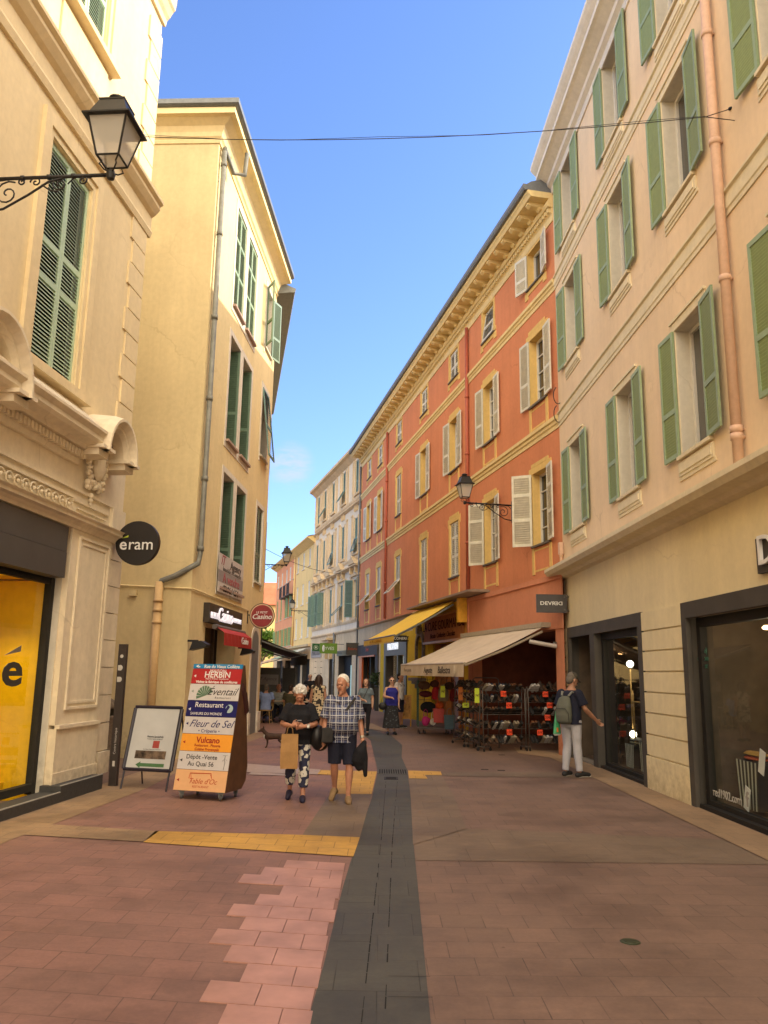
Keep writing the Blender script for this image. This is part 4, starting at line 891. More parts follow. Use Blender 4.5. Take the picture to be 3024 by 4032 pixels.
# ================================================================ wall lanterns
LANG = None
def frosted():
    m, nt, b = _nt('frosted_lantern_glass'); b.inputs['Base Color'].default_value = (.62,.60,.55,1); b.inputs['Roughness'].default_value = .25
    t = nt.nodes.new('ShaderNodeBsdfTransparent'); mx = nt.nodes.new('ShaderNodeMixShader'); mx.inputs[0].default_value = .55
    o = nt.nodes['Material Output']; nt.links.new(t.outputs[0], mx.inputs[1]); nt.links.new(b.outputs[0], mx.inputs[2]); nt.links.new(mx.outputs[0], o.inputs[0]); return m
FROST = frosted()
def spiral(cy, cz, r0, r1, a0, turns, n=18, sgn=1):
    return [(0, cy+(r0+(r1-r0)*k/n)*math.cos(a0+sgn*turns*2*math.pi*k/n), cz+(r0+(r1-r0)*k/n)*math.sin(a0+sgn*turns*2*math.pi*k/n)) for k in range(n+1)]
def lantern(loc, rz, label, scale=1.0, L=1.41):
    t = empty('wall_lantern', loc, rz, label, 'street lantern', 'wrought iron wall lanterns')
    mb = MB().box(-.03,.03,0,.03,-.5,.12); mb.build('wall_plate', IRON, t)
    mb = MB().tube([(0,0,0),(0,L,0)], .022, 8).tube([(0,.02,-.44),(0,.25,-.40),(0,.55,-.22),(0,.78,-.06),(0,.95,-.02)], .014, 6)
    for a in (spiral(.28,-.20,.17,.02,R(60),1.5), spiral(.62,-.06,.07,.01,R(180),1.3,sgn=-1), spiral(.92,-.10,.10,.015,R(80),1.6), spiral(1.2,-.06,.06,.01,R(90),1.4,sgn=-1), spiral(.45,-.05,.05,.01,R(90),1.2)): mb.tube(a, .010, 6)
    mb.tube([(0,.05,-.1),(0,.12,-.03),(0,.28,-.01)], .01, 6).tube([(0,.7,-.1),(0,.8,-.17),(0,.92,-.2)], .010, 6).tube([(0,1.02,-.1),(0,1.1,-.01),(0,1.3,-.03)], .009, 6)
    for y in (.45,.78,1.08): mb.tube([(0,y-.02,0),(0,y+.02,0)], .032, 8)
    mb.build('bracket', IRON, t, True)
    S = scale; o = V((0,L,0)); mb = MB(); P = lambda x,y,z: (x*S, L+y*S, z*S)
    mb.lathe([(.0,-.06*S),(.035*S,-.045*S),(.045*S,0),(.03*S,.05*S),(.0,.06*S)], 10, o)
    b, tp, z0, z1 = .11, .19, .15, .53
    for i,(x,y) in enumerate(((-1,-1),(1,-1),(1,1),(-1,1))):
        x2,y2 = ((1,-1),(1,1),(-1,1),(-1,-1))[i]
        mb.tube([P(x*b,y*b,z0),P(x*tp,y*tp,z1)], .011*S, 5)
        mb.tube([P(x*b,y*b,z0),P(x2*b,y2*b,z0)], .011*S, 5); mb.tube([P(x*tp,y*tp,z1),P(x2*tp,y2*tp,z1)], .012*S, 5)
        mb.tube([P(0,0,.02),P(x*.05,y*.05,.03),P(x*.085,y*.085,.07),P(x*.07,y*.07,.11),P(x*b,y*b,z0)], .008*S, 5)
    mb.build('lantern_frame', IRON, t)
    mb = MB(); c0 = [(-b,-b),(b,-b),(b,b),(-b,b)]; c1 = [(-tp,-tp),(tp,-tp),(tp,tp),(-tp,tp)]
    for i in range(4):
        j = (i+1) % 4; mb.quad(P(*c0[i],z0),P(*c0[j],z0),P(*c1[j],z1),P(*c1[i],z1))
    mb.quad(*[P(x,y,z0) for x,y in c0]); mb.build('lantern_glass', FROST, t)
    mb = MB(); st = [(.235,.525),(.235,.54),(.19,.56),(.125,.74),(.13,.745),(.13,.76),(.06,.77),(.05,.79)]
    prev = None
    for r_, z in st:
        ring = [P(r_*x, r_*y, z) for x,y in ((-1,-1),(1,-1),(1,1),(-1,1))]
        if prev: mb.add(prev+ring, [(k,(k+1)%4,4+(k+1)%4,4+k) for k in range(4)])
        else: mb.add(ring, [(0,1,2,3)])
        prev = ring
    mb.lathe([(.05*S,.77*S),(.045*S,.80*S),(.085*S,.815*S),(.085*S,.83*S),(.05*S,.855*S),(.0,.865*S)], 12, o)
    mb.build('lantern_cap', IRON, t); return t
lantern(B1.w(-4.02,0,7.52), B1.root.rotation_euler.z, 'large black iron wall lantern near the mint shuttered window of the cream corner building', 1.22, 1.54)
lantern(R2.w(3.22,0,6.47), R2.root.rotation_euler.z, 'black iron wall lantern between the first floor windows of the orange building', .97, 1.41)
lantern(B3.w(10.2,0,6.40), B3.root.rotation_euler.z, 'distant black wall lantern standing against the sky beyond the grocery building')
lantern(R4.w(.69,0,6.12), R4.root.rotation_euler.z, 'farthest small wall lantern on the pale yellow building')
# ---------------------------------------------------------------- cables over the street
def cable(name, pts, label, r=.006, sag=.0):
    mb = MB(); pts = [V(p) for p in pts]
    out = []
    for a, b in zip(pts, pts[1:]):
        for k in range(12): t = k/12; out.append(a.lerp(b, t)-V((0,0,sag*4*t*(1-t))))
    out.append(pts[-1]); mb.tube(out, r, 5)
    if name == 'street_cable':
        o2 = [p+V((0,0,.02*math.sin(i*1.3)+.012)) for i, p in enumerate(out)]; mb.tube(o2, r*.7, 4)
    return mb
a = R1.w(-4.36,.0,9.05); b_ = B1.w(-1.66,.0,9.86)
mb = cable('street_cable', [a+V((-.35,.05,0)), b_+V((.18,0,.02))], '', .006, .20)
mb.tube([a+V((-.35,.05,0)), a+V((0,.05,.13))], .006, 5).tube([a+V((-.35,.05,0)), a+V((0,-.02,-.1))], .006, 5).lathe([(.001,-.02),(.03,-.01),(.03,.01),(.001,.02)], 8, a+V((-.01,.05,.13)))
mb.tube([b_+V((.18,0,.02))]+[b_+V((.08+.07*math.cos(t), 0, .02+.07*math.sin(t))) for t in [k*math.pi/5 for k in range(10)]]+[b_], .009, 5)
tag(mb.build('street_cable', IRON, None), 'thin black cable strung across the street from lantern side to peach building', 'cable')
mb = cable('thin', [B3.w(9.5,.02,7.2), R3.w(3.0,.02,7.6)], '', .012, .35); tag(mb.build('street_cable', IRON, None), 'faint thin cable crossing the street above the distant lantern', 'cable')
mb = MB()
for zc, k in ((8.55,1),(8.12,-1)):
    mb.tube([(R1.x(5.2)+.0, .05+.11*math.sin(t)*1, zc+k*.02+.22*math.cos(t)) for t in [R(a_) for a_ in range(20,340,25)]], .012, 5)
mb.build('wall_hook', IRON, R1.root)

# ================================================================ projecting signs
def disc_sign(name, fac, s, out, z, r, col, label, ring=False):
    t = empty(name, fac.w(s, 0, z), fac.root.rotation_euler.z, label, 'sign')
    mb = MB().tube([(0,.0,.02),(0,out-r,.02)], .018, 6).box(-.02,.02,0,.02,-.22,.16); 
    if ring: mb.tube([(0,out+(r+.045)*math.cos(a_),(r+.045)*math.sin(a_)) for a_ in [2*math.pi*k/28 for k in range(29)]], .013, 5).box(-.015,.015,out-.015,out+.015,r,r+.05).box(-.015,.015,out-.015,out+.015,-r-.5,-r)
    mb.build('bracket', IRON, t)
    MB().lathe([(.001,-.05),(r,-.05),(r+.004,-.03),(r+.004,.03),(r,.05),(.001,.05)], 48, (0,out,0), axis='x').build('disc', col, t)
    return t
FX = (R(90), 0, R(90))      # text on a blade sign facing local +x (towards the camera on the left side)
t = disc_sign('round_shop_sign', B1, .33, .45, 3.80, .36, simple('matte_black_sign', (.018,.015,.014,1), .45), 'round black shop sign with white and lime letters on the cream corner building')
text('e', .27, WHITE, t, (.056, .225, -.03), FX, bold=.003); text('ram', .27, WHITE, t, (.056, .52, -.03), FX, sx=1.0)
MB().prism([(.19,.07),(.30,.125),(.30,.09)], 'x', .05, .06).build('lettering', simple('lime_accent', (.45,.55,.05,1), .5), t)
RDS = simple('dark_red_sign', (.26,.025,.03,1), .45)
t = disc_sign('round_shop_sign', B2, 5.7, .42, 3.30, .30, RDS, 'round dark red sign in an iron ring on the grocery building', True)
MB().lathe([(.30,-.02),(.335,-.02),(.335,.02),(.30,.02)], 40, (0,.42,0), axis='x').build('rim', simple('cream_rim', (.6,.45,.3,1), .5), t)
text('LE PETIT', .085, WHITE, t, (.056,.42,.09), FX); text('Casino', .19, WHITE, t, (.056,.42,-.03), FX, shear=.25, sx=1.05, bold=.003)
FXR = (R(90), 0, R(-90))    # blade sign on the right side: local -x faces the camera
def blade(name, fac, s, o0, o1, z0, z1, mat, label, th=.03):
    t = empty(name, fac.w(s, 0, 0), fac.root.rotation_euler.z, label, 'sign')
    MB().box(-th, th, o0, o1, z0, z1).build('board', mat, t); MB().box(-.01,.01,0,o0+.05,z1-.06,z1-.03).box(-.01,.01,0,o0+.05,z0+.03,z0+.06).build('bracket', IRON, t); return t
t = blade('blade_sign', R1, 4.92, .05, .76, 3.20, 3.62, simple('grey_sign_metal', (.07,.065,.068,1), .5), 'rectangular grey blade sign above the clothes shop door by the orange building')
text('DEVR', .115, WHITE, t, (-.034, .50, 3.41), FXR, sx=1.25, space=1.05, bold=.002); text('DE', .115, WHITE, t, (-.034, .245, 3.41), FXR, sx=1.25, mirror=True, bold=.002)
mb = MB()
for z in (3.27,3.56): mb.lathe([(.001,-.045),(.018,-.04),(.018,-.03)], 10, (0,.11,z), axis='x')
mb.build('bolt', ZINC, t)
# big fascia letters of the clothes shop
t = empty('fascia_letters', R1.w(0,0,0), R1.root.rotation_euler.z, 'big outlined letters on a dark plate high on the clothes shop wall', 'sign')
MB().box(-4.18,-8.2,.0,.06,3.0,3.42).build('board', ANTH, t)
text('DEVR', .50, WHITE, t, (-4.26,.085,3.24), sx=1.1, ext=.02, align='LEFT')
text('devred1902.com', .16, simple('frosted_vinyl', (.42,.40,.36,1), .6), R1.root, (-2.36,-.142,.24))
text('f', .26, simple('frosted_vinyl', (.42,.40,.36,1), .6), R1.root, (-3.06,-.142,.28), bold=.004)
TG = simple('dark_teal_vinyl', (.03,.10,.07,1), .6)
for k, s_ in enumerate(('en(vie)', "d'accom", 'pagner')): text(s_, .115, TG, R1.root, (-1.98,-.142,2.16-k*.105))
text('@', .13, simple('frosted_vinyl', (.42,.40,.36,1), .6), R1.root, (.52,-.142,.42)); text('f', .15, simple('frosted_vinyl', (.42,.40,.36,1), .6), R1.root, (.52,-.142,.24))
# boutique blade signs further on
t = blade('blade_sign', R2, 15.0, .15, .95, 3.06, 3.32, simple('black_sign', (.02,.02,.02,1), .5), 'long black blade sign beside the end of the yellow awning')
text('FALCONERI', .15, WHITE, t, (-.034,.55,3.19), FXR)
t = blade('blade_sign', R2, 26.3, .10, .78, 2.72, 3.38, ANTH, 'dark square blade sign with red writing between orange and cream buildings'); text('Solaris', .2, simple('red_lettering', (.4,.06,.02,1), .5), t, (-.034,.44,3.05), FXR, shear=.2)
GRS = simple('leaf_green_sign', (.14,.26,.03,1), .5)
t = blade('blade_sign', R3, 3.3, .45, 1.5, 2.86, 3.46, GRS, 'bright green blade sign with white writing half hidden by the dark square one'); text('YVES', .26, WHITE, t, (-.034,.92,3.15), FXR); MB().ball((-.03,1.28,3.15), .13, 12, 8, (.2,.6,1.5)).build('logo', WHITE, t)
t = blade('blade_sign', R3, 6.0, .95, 1.42, 3.05, 3.52, simple('dark_green_sign', (.03,.12,.03,1), .5), 'small dark green square sign with a round pale emblem hung from an iron bar')
MB().tube([(-.04,1.185+.13*math.cos(a_),3.28+.13*math.sin(a_)) for a_ in [2*math.pi*k/20 for k in range(21)]], .014, 5).ball((-.03,1.185,3.28), .07, 10, 6, (.2,1,1)).build('logo', simple('pale_emblem', (.5,.55,.42,1), .6), t)
t = empty('wall_sign', R3.w(11.2,.05,3.05), R3.root.rotation_euler.z, 'pale grey signboard on the cream ornate building', 'sign'); MB().box(-1.7,1.7,0,.06,-.3,.3).build('board', simple('pale_grey_board', (.34,.31,.27,1), .6), t); text('PANDORA', .5, simple('grey_lettering', (.10,.09,.08,1), .5), t, (0,.07,0), sx=1.15)
# estate agent banner over the lowest tall windows
t = empty('agency_banner', B2.w(3.27,.06,3.76), B2.root.rotation_euler.z, 'white and grey estate agency banner tied below the tall dark windows', 'banner')
mb = MB().box(-1.33,1.33,0,.01,.28,.78).build('panel', simple('banner_white', (.62,.58,.56,1), .6), t); MB().box(-1.33,1.33,0,.012,.10,.28).box(-1.33,1.33,0,.012,.28,.38).build('panel', simple('banner_grey', (.33,.30,.30,1), .6), t)
MB().box(-1.33,1.33,0,.01,-.14,.10).build('panel', simple('banner_white', (.62,.58,.56,1), .6), t)
RLT = simple('faded_red_lettering', (.42,.10,.12,1), .6); GLT = simple('charcoal_lettering', (.05,.045,.045,1), .6)
text('Agency', .30, GLT, t, (-.42,.016,.60), sx=1.35); text('IT', .34, RLT, t, (.95,.016,.63), shear=.3, sx=1.3); text('Immobilier & Commerce', .15, simple('mid_grey_lettering', (.2,.18,.17,1), .6), t, (-.05,.016,.44), sx=1.3)
text('A vendre', .33, RLT, t, (0,.016,.22), sx=1.45); text('83.96.14.54', .22, GLT, t, (0,.016,-.03), sx=1.6, bold=.003)
# floodlights
for i, s in enumerate((-.02, 4.75)):
    t = empty('wall_floodlight', B2.w(s,.0,2.28), B2.root.rotation_euler.z, ('black hooded floodlight left of the grocery door', 'black hooded floodlight right of the grocery door')[i], 'floodlight', 'hooded floodlights beside the grocery door')
    MB().box(-.03,.03,0,.22,.08,.12).box(-.03,.03,.19,.22,-.05,.12).build('arm', IRON, t)
    MB().prism([(.08,-.1),(.42,-.02),(.44,.03),(.32,.10),(.14,.08)], 'x', -.16, .16).build('lamp_head', BLACK, t)

# ================================================================ awnings
def awning(name, fac, s0, s1, zt, ot, zf, of, val, mat, label, scallop=0, arms=True, thick=.02, hood=None, armmat=None):
    t = empty(name, fac.w((s0+s1)/2, 0, 0), fac.root.rotation_euler.z, label, 'awning'); h = (s1-s0)/2
    mb = MB(); n = 14; m = 6
    for i in range(n):
        for j in range(m):
            def P(u, v): return (-h+2*h*u, ot+(of-ot)*v, zt+(zf-zt)*v-.05*math.sin(math.pi*v)-.01*math.sin(u*40))
            mb.quad(P(i/n,j/m),P((i+1)/n,j/m),P((i+1)/n,(j+1)/m),P(i/n,(j+1)/m))
    mb.build('canopy', mat, t, True)
    mb = MB(); k = max(int(2*h/.16), 8)
    for i in range(k):
        x0, x1 = -h+2*h*i/k, -h+2*h*(i+1)/k; w0, w1 = .015*math.sin(i*1.7), .015*math.sin((i+1)*1.7)
        if scallop: mb.add([(x0,of,zf),(x1,of,zf),(x1,of+.01,zf-val),(x1-(x1-x0)*.25,of+.01,zf-val-scallop),(x0+(x1-x0)*.25,of+.01,zf-val-scallop),(x0,of+.01,zf-val)], [(0,1,2,3,4,5)])
        else: mb.quad((x0,of,zf),(x1,of,zf),(x1,of+.01+w1,zf-val),(x0,of+.01+w0,zf-val))
    mb.build('valance', mat, t)
    am = armmat or ZINC
    MB().tube([(-h,of-.02,zf+.01),(h,of-.02,zf+.01)], .03, 8).build('front_bar', am, t)
    if arms:
        for x in (-h+.06, h-.06): MB().tube([(x,ot+.02,zt-.12),(x,(ot+of)/2,(zt+zf)/2-.12),(x,of-.04,zf-.03)], .032, 8).build('arm', am, t)
    if hood: MB().box(-h-.05,h+.05,ot-.25,ot+.08,zt-.02,zt+.10).build('cassette', hood, t)
    return t
CANV = simple('cream_awning_canvas', (.60,.50,.37,1), .85, var=.10, scale=2)
t = awning('cream_awning', R2, .45, 6.75, 2.93, .34, 2.02, 2.35, .30, CANV, 'cream canvas awning lowered over the shoe racks', hood=simple('cream_cassette', (.45,.38,.28,1), .6), armmat=simple('cream_arm', (.42,.35,.26,1), .5))
SCR = simple('dark_script_lettering', (.05,.035,.025,1), .7)
text('Auguste', .22, SCR, t, (-.15,2.40,1.87), shear=.3, sx=1.15); text('Ballestra', .25, SCR, t, (-1.65,2.40,1.87), shear=.25, sx=1.25)
text('Maroquinerie', .15, simple('faded_lettering', (.30,.23,.16,1), .8), t, (2.1,2.40,1.88), sx=1.1)
MB().ball((-2.55,2.40,1.87), .11, 8, 6, (1,.12,1.1)).build('emblem', simple('pale_emblem_cloth', (.62,.54,.42,1), .8), t)
YAWN = simple('yellow_awning_cloth', (.86,.56,.035,1), .75, var=.06, scale=2)
t = awning('yellow_awning', R2, 7.3, 12.35, 4.12, .45, 2.95, 2.45, .14, YAWN, 'steep yellow awning with scalloped edge in front of the sweet shop', scallop=.07)
text('LA CURE GOURMANDE', .15, simple('dull_yellow_lettering', (.46,.23,.01,1), .8), t, (.3,2.475,2.87), sx=1.3)
mb = MB(); R2.box(mb, 4.9, 12.5, .1, .78, 4.18, 4.24); R2.box(mb, 5.0, 12.4, .1, .6, 4.24, 4.27); mb.build('canopy_hood', simple('brown_hood_metal', (.26,.19,.14,1), .7), R2.root)
mb = MB(); R2.box(mb, 6.8, 7.0, .1, .48, 3.4, 4.17); mb.build('side_board', simple('yellow_orange_panel', (.78,.42,.04,1), .6), R2.root)
BAWN = simple('black_brown_awning', (.035,.024,.018,1), .8, var=.2)
awning('dark_awning', B3, 2.6, 10.0, 2.95, .05, 2.36, 1.75, .34, BAWN, 'black awning over the cafe terrace beyond the grocery building')
t = awning('pale_awning', R4, .4, 3.6, 3.45, .3, 2.9, 1.8, .05, simple('pale_slats', (.55,.55,.42,1), .8), 'nearest pale striped awning below the pale yellow building')
t = awning('green_awning', R4, 3.8, 7.6, 3.4, .3, 2.75, 1.8, .05, simple('pale_green_cloth', (.33,.45,.25,1), .8), 'pale green awning below the pale yellow building')
t = awning('beige_awning', R4, 8.6, 14, 3.1, .3, 2.4, 2.4, .2, simple('beige_cloth', (.55,.38,.24,1), .8), 'beige awning below the pink building')

# ================================================================ boards and street furniture at the left
phi = R(-17)
t = empty('restaurant_signboard', (-2.91,11.86,0), phi, 'tall double sided board on castors listing restaurants in coloured panels', 'signboard')
tl = math.atan(.37/1.75); Lb = 1.79
WB = simple('brown_varnished_wood', (.10,.045,.022,1), .5, var=.25, scale=6)
MB().prism([(.012,.12),(.385,1.86),(.44,1.86),(.50,1.6),(.66,.42),(.62,.22),(.5,.12)], 'x', .0, .81).build('case', WB, t)
MB().prism([(.36,1.5),(.37,1.6),(.50,1.45),(.58,1.2),(.5,1.15)], 'x', -.02, .835).build('back_board', simple('dark_maroon_wood', (.05,.015,.015,1), .5), t)
for (x, y) in ((.1,.07),(.71,.07),(.1,.52),(.71,.52)):
    c_ = put(MB().box(-.05,.05,-.05,.05,.105,.12).box(-.03,.03,-.035,.035,.05,.11).mesh('castor', ZINC), 'castor', t, (x,y,0), (0,0,R(25))); MB().lathe([(.001,-.018),(.05,-.018),(.052,0),(.05,.018),(.001,.018)], 16, (0,0,.052), axis='x').build('wheel', simple('grey_rubber', (.09,.09,.09,1), .7), c_)
PC = {'blue':(.02,.22,.48,1),'red':(.42,.025,.03,1),'white':(.62,.60,.60,1),'navy':(.012,.014,.12,1),'orange':(.78,.33,.04,1),'peach':(.72,.42,.22,1)}
seq = [('blue',0,.04),('red',.04,.165),('white',.165,.30),('navy',.30,.43),('white',.43,.565),('orange',.565,.70),('white',.70,.84),('peach',.84,1)]
pm = {k: simple(k+'_sign_panel', v, .4, var=.04) for k, v in PC.items()}
BT = M4.Rotation(-tl, 4, 'X')
def bp(x, f, off=.004):       # point on the leaning board, f from the top
    q = BT @ V((x, -off, Lb*(1-f))); return (q.x, q.y, q.z+.12)
panels = []
for k, (c, f0, f1) in enumerate(seq):
    mb = MB(); f1 -= .003; vs = [bp(.0,f1),bp(.81,f1),bp(.81,f0),bp(.0,f0),bp(.0,f1,0),bp(.81,f1,0),bp(.81,f0,0),bp(.0,f0,0)]
    panels.append(mb.add(vs, [(0,1,2,3),(4,7,6,5),(0,4,5,1),(2,6,7,3),(0,3,7,4),(1,5,6,2)]).build('panel', pm[c], t))
TR = (R(90)-tl, 0, 0)
def bt(i, s, size, x, f, mat, **kw): return text(s, size, mat, panels[i], bp(x, f, .006), TR, ext=.0008, **kw)
CH = GLT; NV = simple('navy_lettering', (.012,.012,.12,1), .5); RD = simple('dark_red_lettering', (.32,.02,.015,1), .5); ORL = simple('brick_lettering', (.50,.07,.02,1), .5)
bt(0,'Rue du Vieux Collège',.066,.47,.021,WHITE,bold=.0012); bt(0,'<-',.07,.08,.021,WHITE,bold=.004)
bt(1,'MAISON',.062,.42,.058,WHITE,sx=1.15); bt(1,'HERBIN',.125,.42,.090,WHITE,bold=.002); bt(1,'Maître Artisan Confiturier',.036,.42,.122,WHITE,shear=.3); bt(1,'Visitez la fabrique de confitures',.053,.42,.148,WHITE,bold=.0012)
bt(2,'Éventail',.15,.53,.228,CH,shear=.45,sx=1.0); bt(2,'Restaurant',.045,.56,.275,CH,space=1.3)
bt(3,'Restaurant',.105,.36,.335,WHITE,sx=1.0); bt(3,'SAVEURS DU MONDE',.053,.33,.405,WHITE)
bt(4,'Fleur de Sel',.145,.43,.485,NV,shear=.45,sx=1.0); bt(4,'• Crêperie •',.07,.42,.54,NV)
bt(5,'Vulcano',.115,.43,.612,RD,bold=.003); bt(5,'Restaurant . Pizzeria',.05,.43,.652,RD,bold=.001); bt(5,'Cuisine Provençale',.05,.43,.682,RD,bold=.001)
bt(6,'Dépôt -Vente',.088,.37,.742,CH,bold=.001); bt(6,'Au Quai 56',.088,.37,.795,CH,bold=.001)
bt(7,"Table d'Oc",.10,.44,.925,ORL,shear=.3); bt(7,'RESTAURANT',.042,.42,.965,ORL)
for i, f, m_ in ((1,.10,'w'),(2,.225,'g'),(3,.37,'w'),(4,.485,'n'),(5,.63,'r'),(6,.77,'c'),(7,.92,'r')):
    mt = {'w':WHITE,'g':simple('grey_green_ink',(.25,.30,.25,1),.5),'n':NV,'r':RD,'c':CH}[m_]; MB().add([bp(.03,f,.006),bp(.07,f-.012,.006),bp(.07,f+.012,.006)], [(0,1,2)]).build('arrow', mt, panels[i])
mb = MB(); c0 = V(bp(.26,.255,.0065)); n = 9
for k in range(n):
    a0, a1 = R(200-k*20-2), R(200-k*20-18); r_ = .15
    q = [bp(.26,.262,.0065)]+[bp(.26+r_*math.cos(a_)*.9, .262-(r_*math.sin(a_))/Lb, .0065) for a_ in (a0,a1)]; mb.add(q, [(0,1,2)])
mb.build('fan_emblem', simple('green_ink', (.10,.20,.12,1), .5), panels[2])
mb = MB(); mb.add([bp(.69+.06*math.cos(a_), .36-.06*math.sin(a_)/Lb, .0065) for a_ in [2*math.pi*k/20 for k in range(20)]], [tuple(range(20))]); mb.build('globe_emblem', simple('pale_blue_ink', (.35,.48,.52,1), .5), panels[3])
mb = MB(); mb.add([bp(.66+.045*math.cos(a_)*(.6+.4*math.sin(a_*2)), .36-.05*math.sin(a_)/Lb, .0072) for a_ in [2*math.pi*k/20 for k in range(20)]], [tuple(range(20))]); mb.build('globe_emblem', pm['navy'], panels[3])
mb = MB().tube([bp(.22,.905,.006),bp(.23,.865,.006),bp(.56,.862,.006),bp(.57,.895,.006)], .006, 4).tube([bp(.24,.87,.006),bp(.27,.93,.006)], .004, 4).tube([bp(.55,.87,.006),bp(.58,.90,.006)], .005, 4); mb.build('table_emblem', ORL, panels[7])
mb = MB().tube([bp(.74,.725,.006),bp(.73,.75,.006),bp(.745,.775,.006),bp(.735,.83,.006)], .006, 4).tube([bp(.70,.722,.006),bp(.77,.718,.006)], .003, 4).tube([bp(.70,.765,.006),bp(.74,.745,.006),bp(.77,.76,.006)], .003, 4); mb.build('figure_emblem', simple('pencil_grey', (.3,.3,.3,1), .6), panels[6])
# poster A-frame
phi = R(-14.6); t = empty('poster_stand', (-3.94,12.71,0), phi, 'black framed A-board with a nearly blank white poster and green arrow', 'a-board')
tl2 = math.atan(.31/1.22); BT2 = M4.Rotation(-tl2, 4, 'X')
def ap(x, l, off=.0): q = BT2 @ V((x, -off, l)); return V((q.x, q.y, q.z))
mb = MB()
for x in (.03,.79): mb.tube([ap(x,0),ap(x,1.24)], .014, 6); mb.tube([V((x,.62,0)),ap(x,1.22)+V((0,.03,0))], .012, 6)
for x in (.005,.815): mb.tube([ap(x,.30),ap(x,1.22)], .026, 8)
for l_ in (.30,1.24): mb.tube([ap(.01,l_),ap(.81,l_)], .026, 8)
mb.build('frame', simple('black_lacquered_steel', (.02,.016,.03,1), .35), t)
pp = MB().quad(ap(.02,.31,.006),ap(.80,.31,.006),ap(.80,1.23,.006),ap(.02,1.23,.006)).build('poster', simple('white_poster', (.50,.51,.52,1), .22, var=.08, scale=2), t)
TR2 = (R(90)-tl2, 0, 0)
def at2(s, size, x, l_, mat, **kw): return text(s, size, mat, pp, ap(x,l_,.009), TR2, ext=.0005, **kw)
at2('Pizzeria Specialitaly', .036, .45,.79,GLT,bold=.001); at2('Produits Italiens artisanaux', .024, .45,.755,GLT); at2('Sur place, Emporter, Livraison', .024,.43,.60,GLT)
mb = MB().quad(ap(.43,.62,.008),ap(.54,.62,.008),ap(.54,.73,.008),ap(.43,.73,.008)).build('poster_logo', simple('red_ink', (.35,.06,.05,1), .5), pp)
MB().quad(ap(.16,.46,.008),ap(.68,.46,.008),ap(.68,.58,.008),ap(.16,.58,.008)).build('poster_photo', simple('brown_photo_print', (.13,.09,.06,1), .5, var=.9, scale=9), pp)
MB().add([ap(.20,.37,.008),ap(.28,.42,.008),ap(.28,.395,.008),ap(.68,.395,.008),ap(.68,.345,.008),ap(.28,.345,.008),ap(.28,.32,.008)], [(0,1,2,3,4,5,6)]).build('arrow', simple('green_ink', (.07,.17,.07,1), .5), pp)
# slim dark signpost
t = empty('sign_post', (-4.13,13.02,0), R(-10), 'slim dark street information post with small round pictograms', 'sign post')
MB().box(-.065,.065,-.035,.035,0,2.17).build('post', simple('dark_brown_metal', (.045,.035,.032,1), .4), t)
mb = MB(); PICT = simple('pictogram_white', (.5,.48,.45,1), .5)
mb.lathe([(.001,-.037),(.028,-.037),(.028,-.036)], 18, (.0,0,1.98), axis='y'); mb.lathe([(.001,-.037),(.04,-.037),(.04,-.036)], 18, (-.01,0,1.80), axis='y', sy=1.1).lathe([(.001,-.037),(.04,-.037),(.04,-.036)], 18, (-.01,0,1.62), axis='y').box(-.05,-.01,-.0375,-.036,1.76,1.84).box(-.05,-.01,-.0375,-.036,1.58,1.66).box(-.02,.02,-.037,-.036,.30,.38)
mb.build('pictogram', PICT, t); text('Centre historique', .055, PICT, t, (-.0,-.037,.68), (R(90),R(-90),0), align='CENTER', ext=.0006)
# litter bin in the side street
t = empty('litter_bin', (-5.52,16.55,0), 0, 'stone coloured domed litter bin standing behind the dark signpost', 'litter bin')
BN = simple('speckled_stone', (.17,.13,.10,1), .85, var=.35, scale=30)
MB().lathe([(.20,0),(.22,.03),(.20,.12),(.215,.3),(.23,.5),(.245,.8),(.26,.83),(.25,.87),(.22,.87)], 22, (0,0,0)).build('body', BN, t, True); MB().lathe([(.17,.86),(.17,1.0)], 22).build('opening', BLACK, t); MB().lathe([(.25,1.0),(.255,1.05),(.2,1.14),(.1,1.2),(.02,1.23)], 22).build('lid', BN, t, True)
# ================================================================ people
def fuse(mb, voxel, mat, name, parent, smooth=4, sub=False):
    """union of closed lofts into one continuous surface"""
    me = mb.mesh(name, mat, True); o = bpy.data.objects.new(name, me); C.objects.link(o)
    m = o.modifiers.new('r', 'REMESH'); m.mode = 'VOXEL'; m.voxel_size = voxel; m.use_smooth_shade = True
    if smooth: s_ = o.modifiers.new('s', 'SMOOTH'); s_.factor = .5; s_.iterations = smooth
    dg = bpy.context.evaluated_depsgraph_get(); me2 = bpy.data.meshes.new_from_object(o.evaluated_get(dg))
    me2.name = name; o.modifiers.clear(); o.data = me2
    if not me2.materials: me2.materials.append(mat)
    me2.polygons.foreach_set('use_smooth', [True]*len(me2.polygons))
    o.parent = parent; return o
def limb(mb, pts, rs, n=12, cap=True):
    """tapered tube with rounded ends"""
    pts = [V(p) for p in pts]; P = []; Q = []
    d0 = (pts[0]-pts[1]).normalized(); d1 = (pts[-1]-pts[-2]).normalized()
    for k in (1,.87,.5): P.append(pts[0]+d0*rs[0]*k); Q.append(rs[0]*math.sqrt(max(1-k*k,.002)))
    P += pts; Q += list(rs)
    for k in ((.5,.87,1) if cap else ()): P.append(pts[-1]+d1*rs[-1]*k); Q.append(rs[-1]*math.sqrt(max(1-k*k,.002)))
    return mb.tube(P, Q, n)
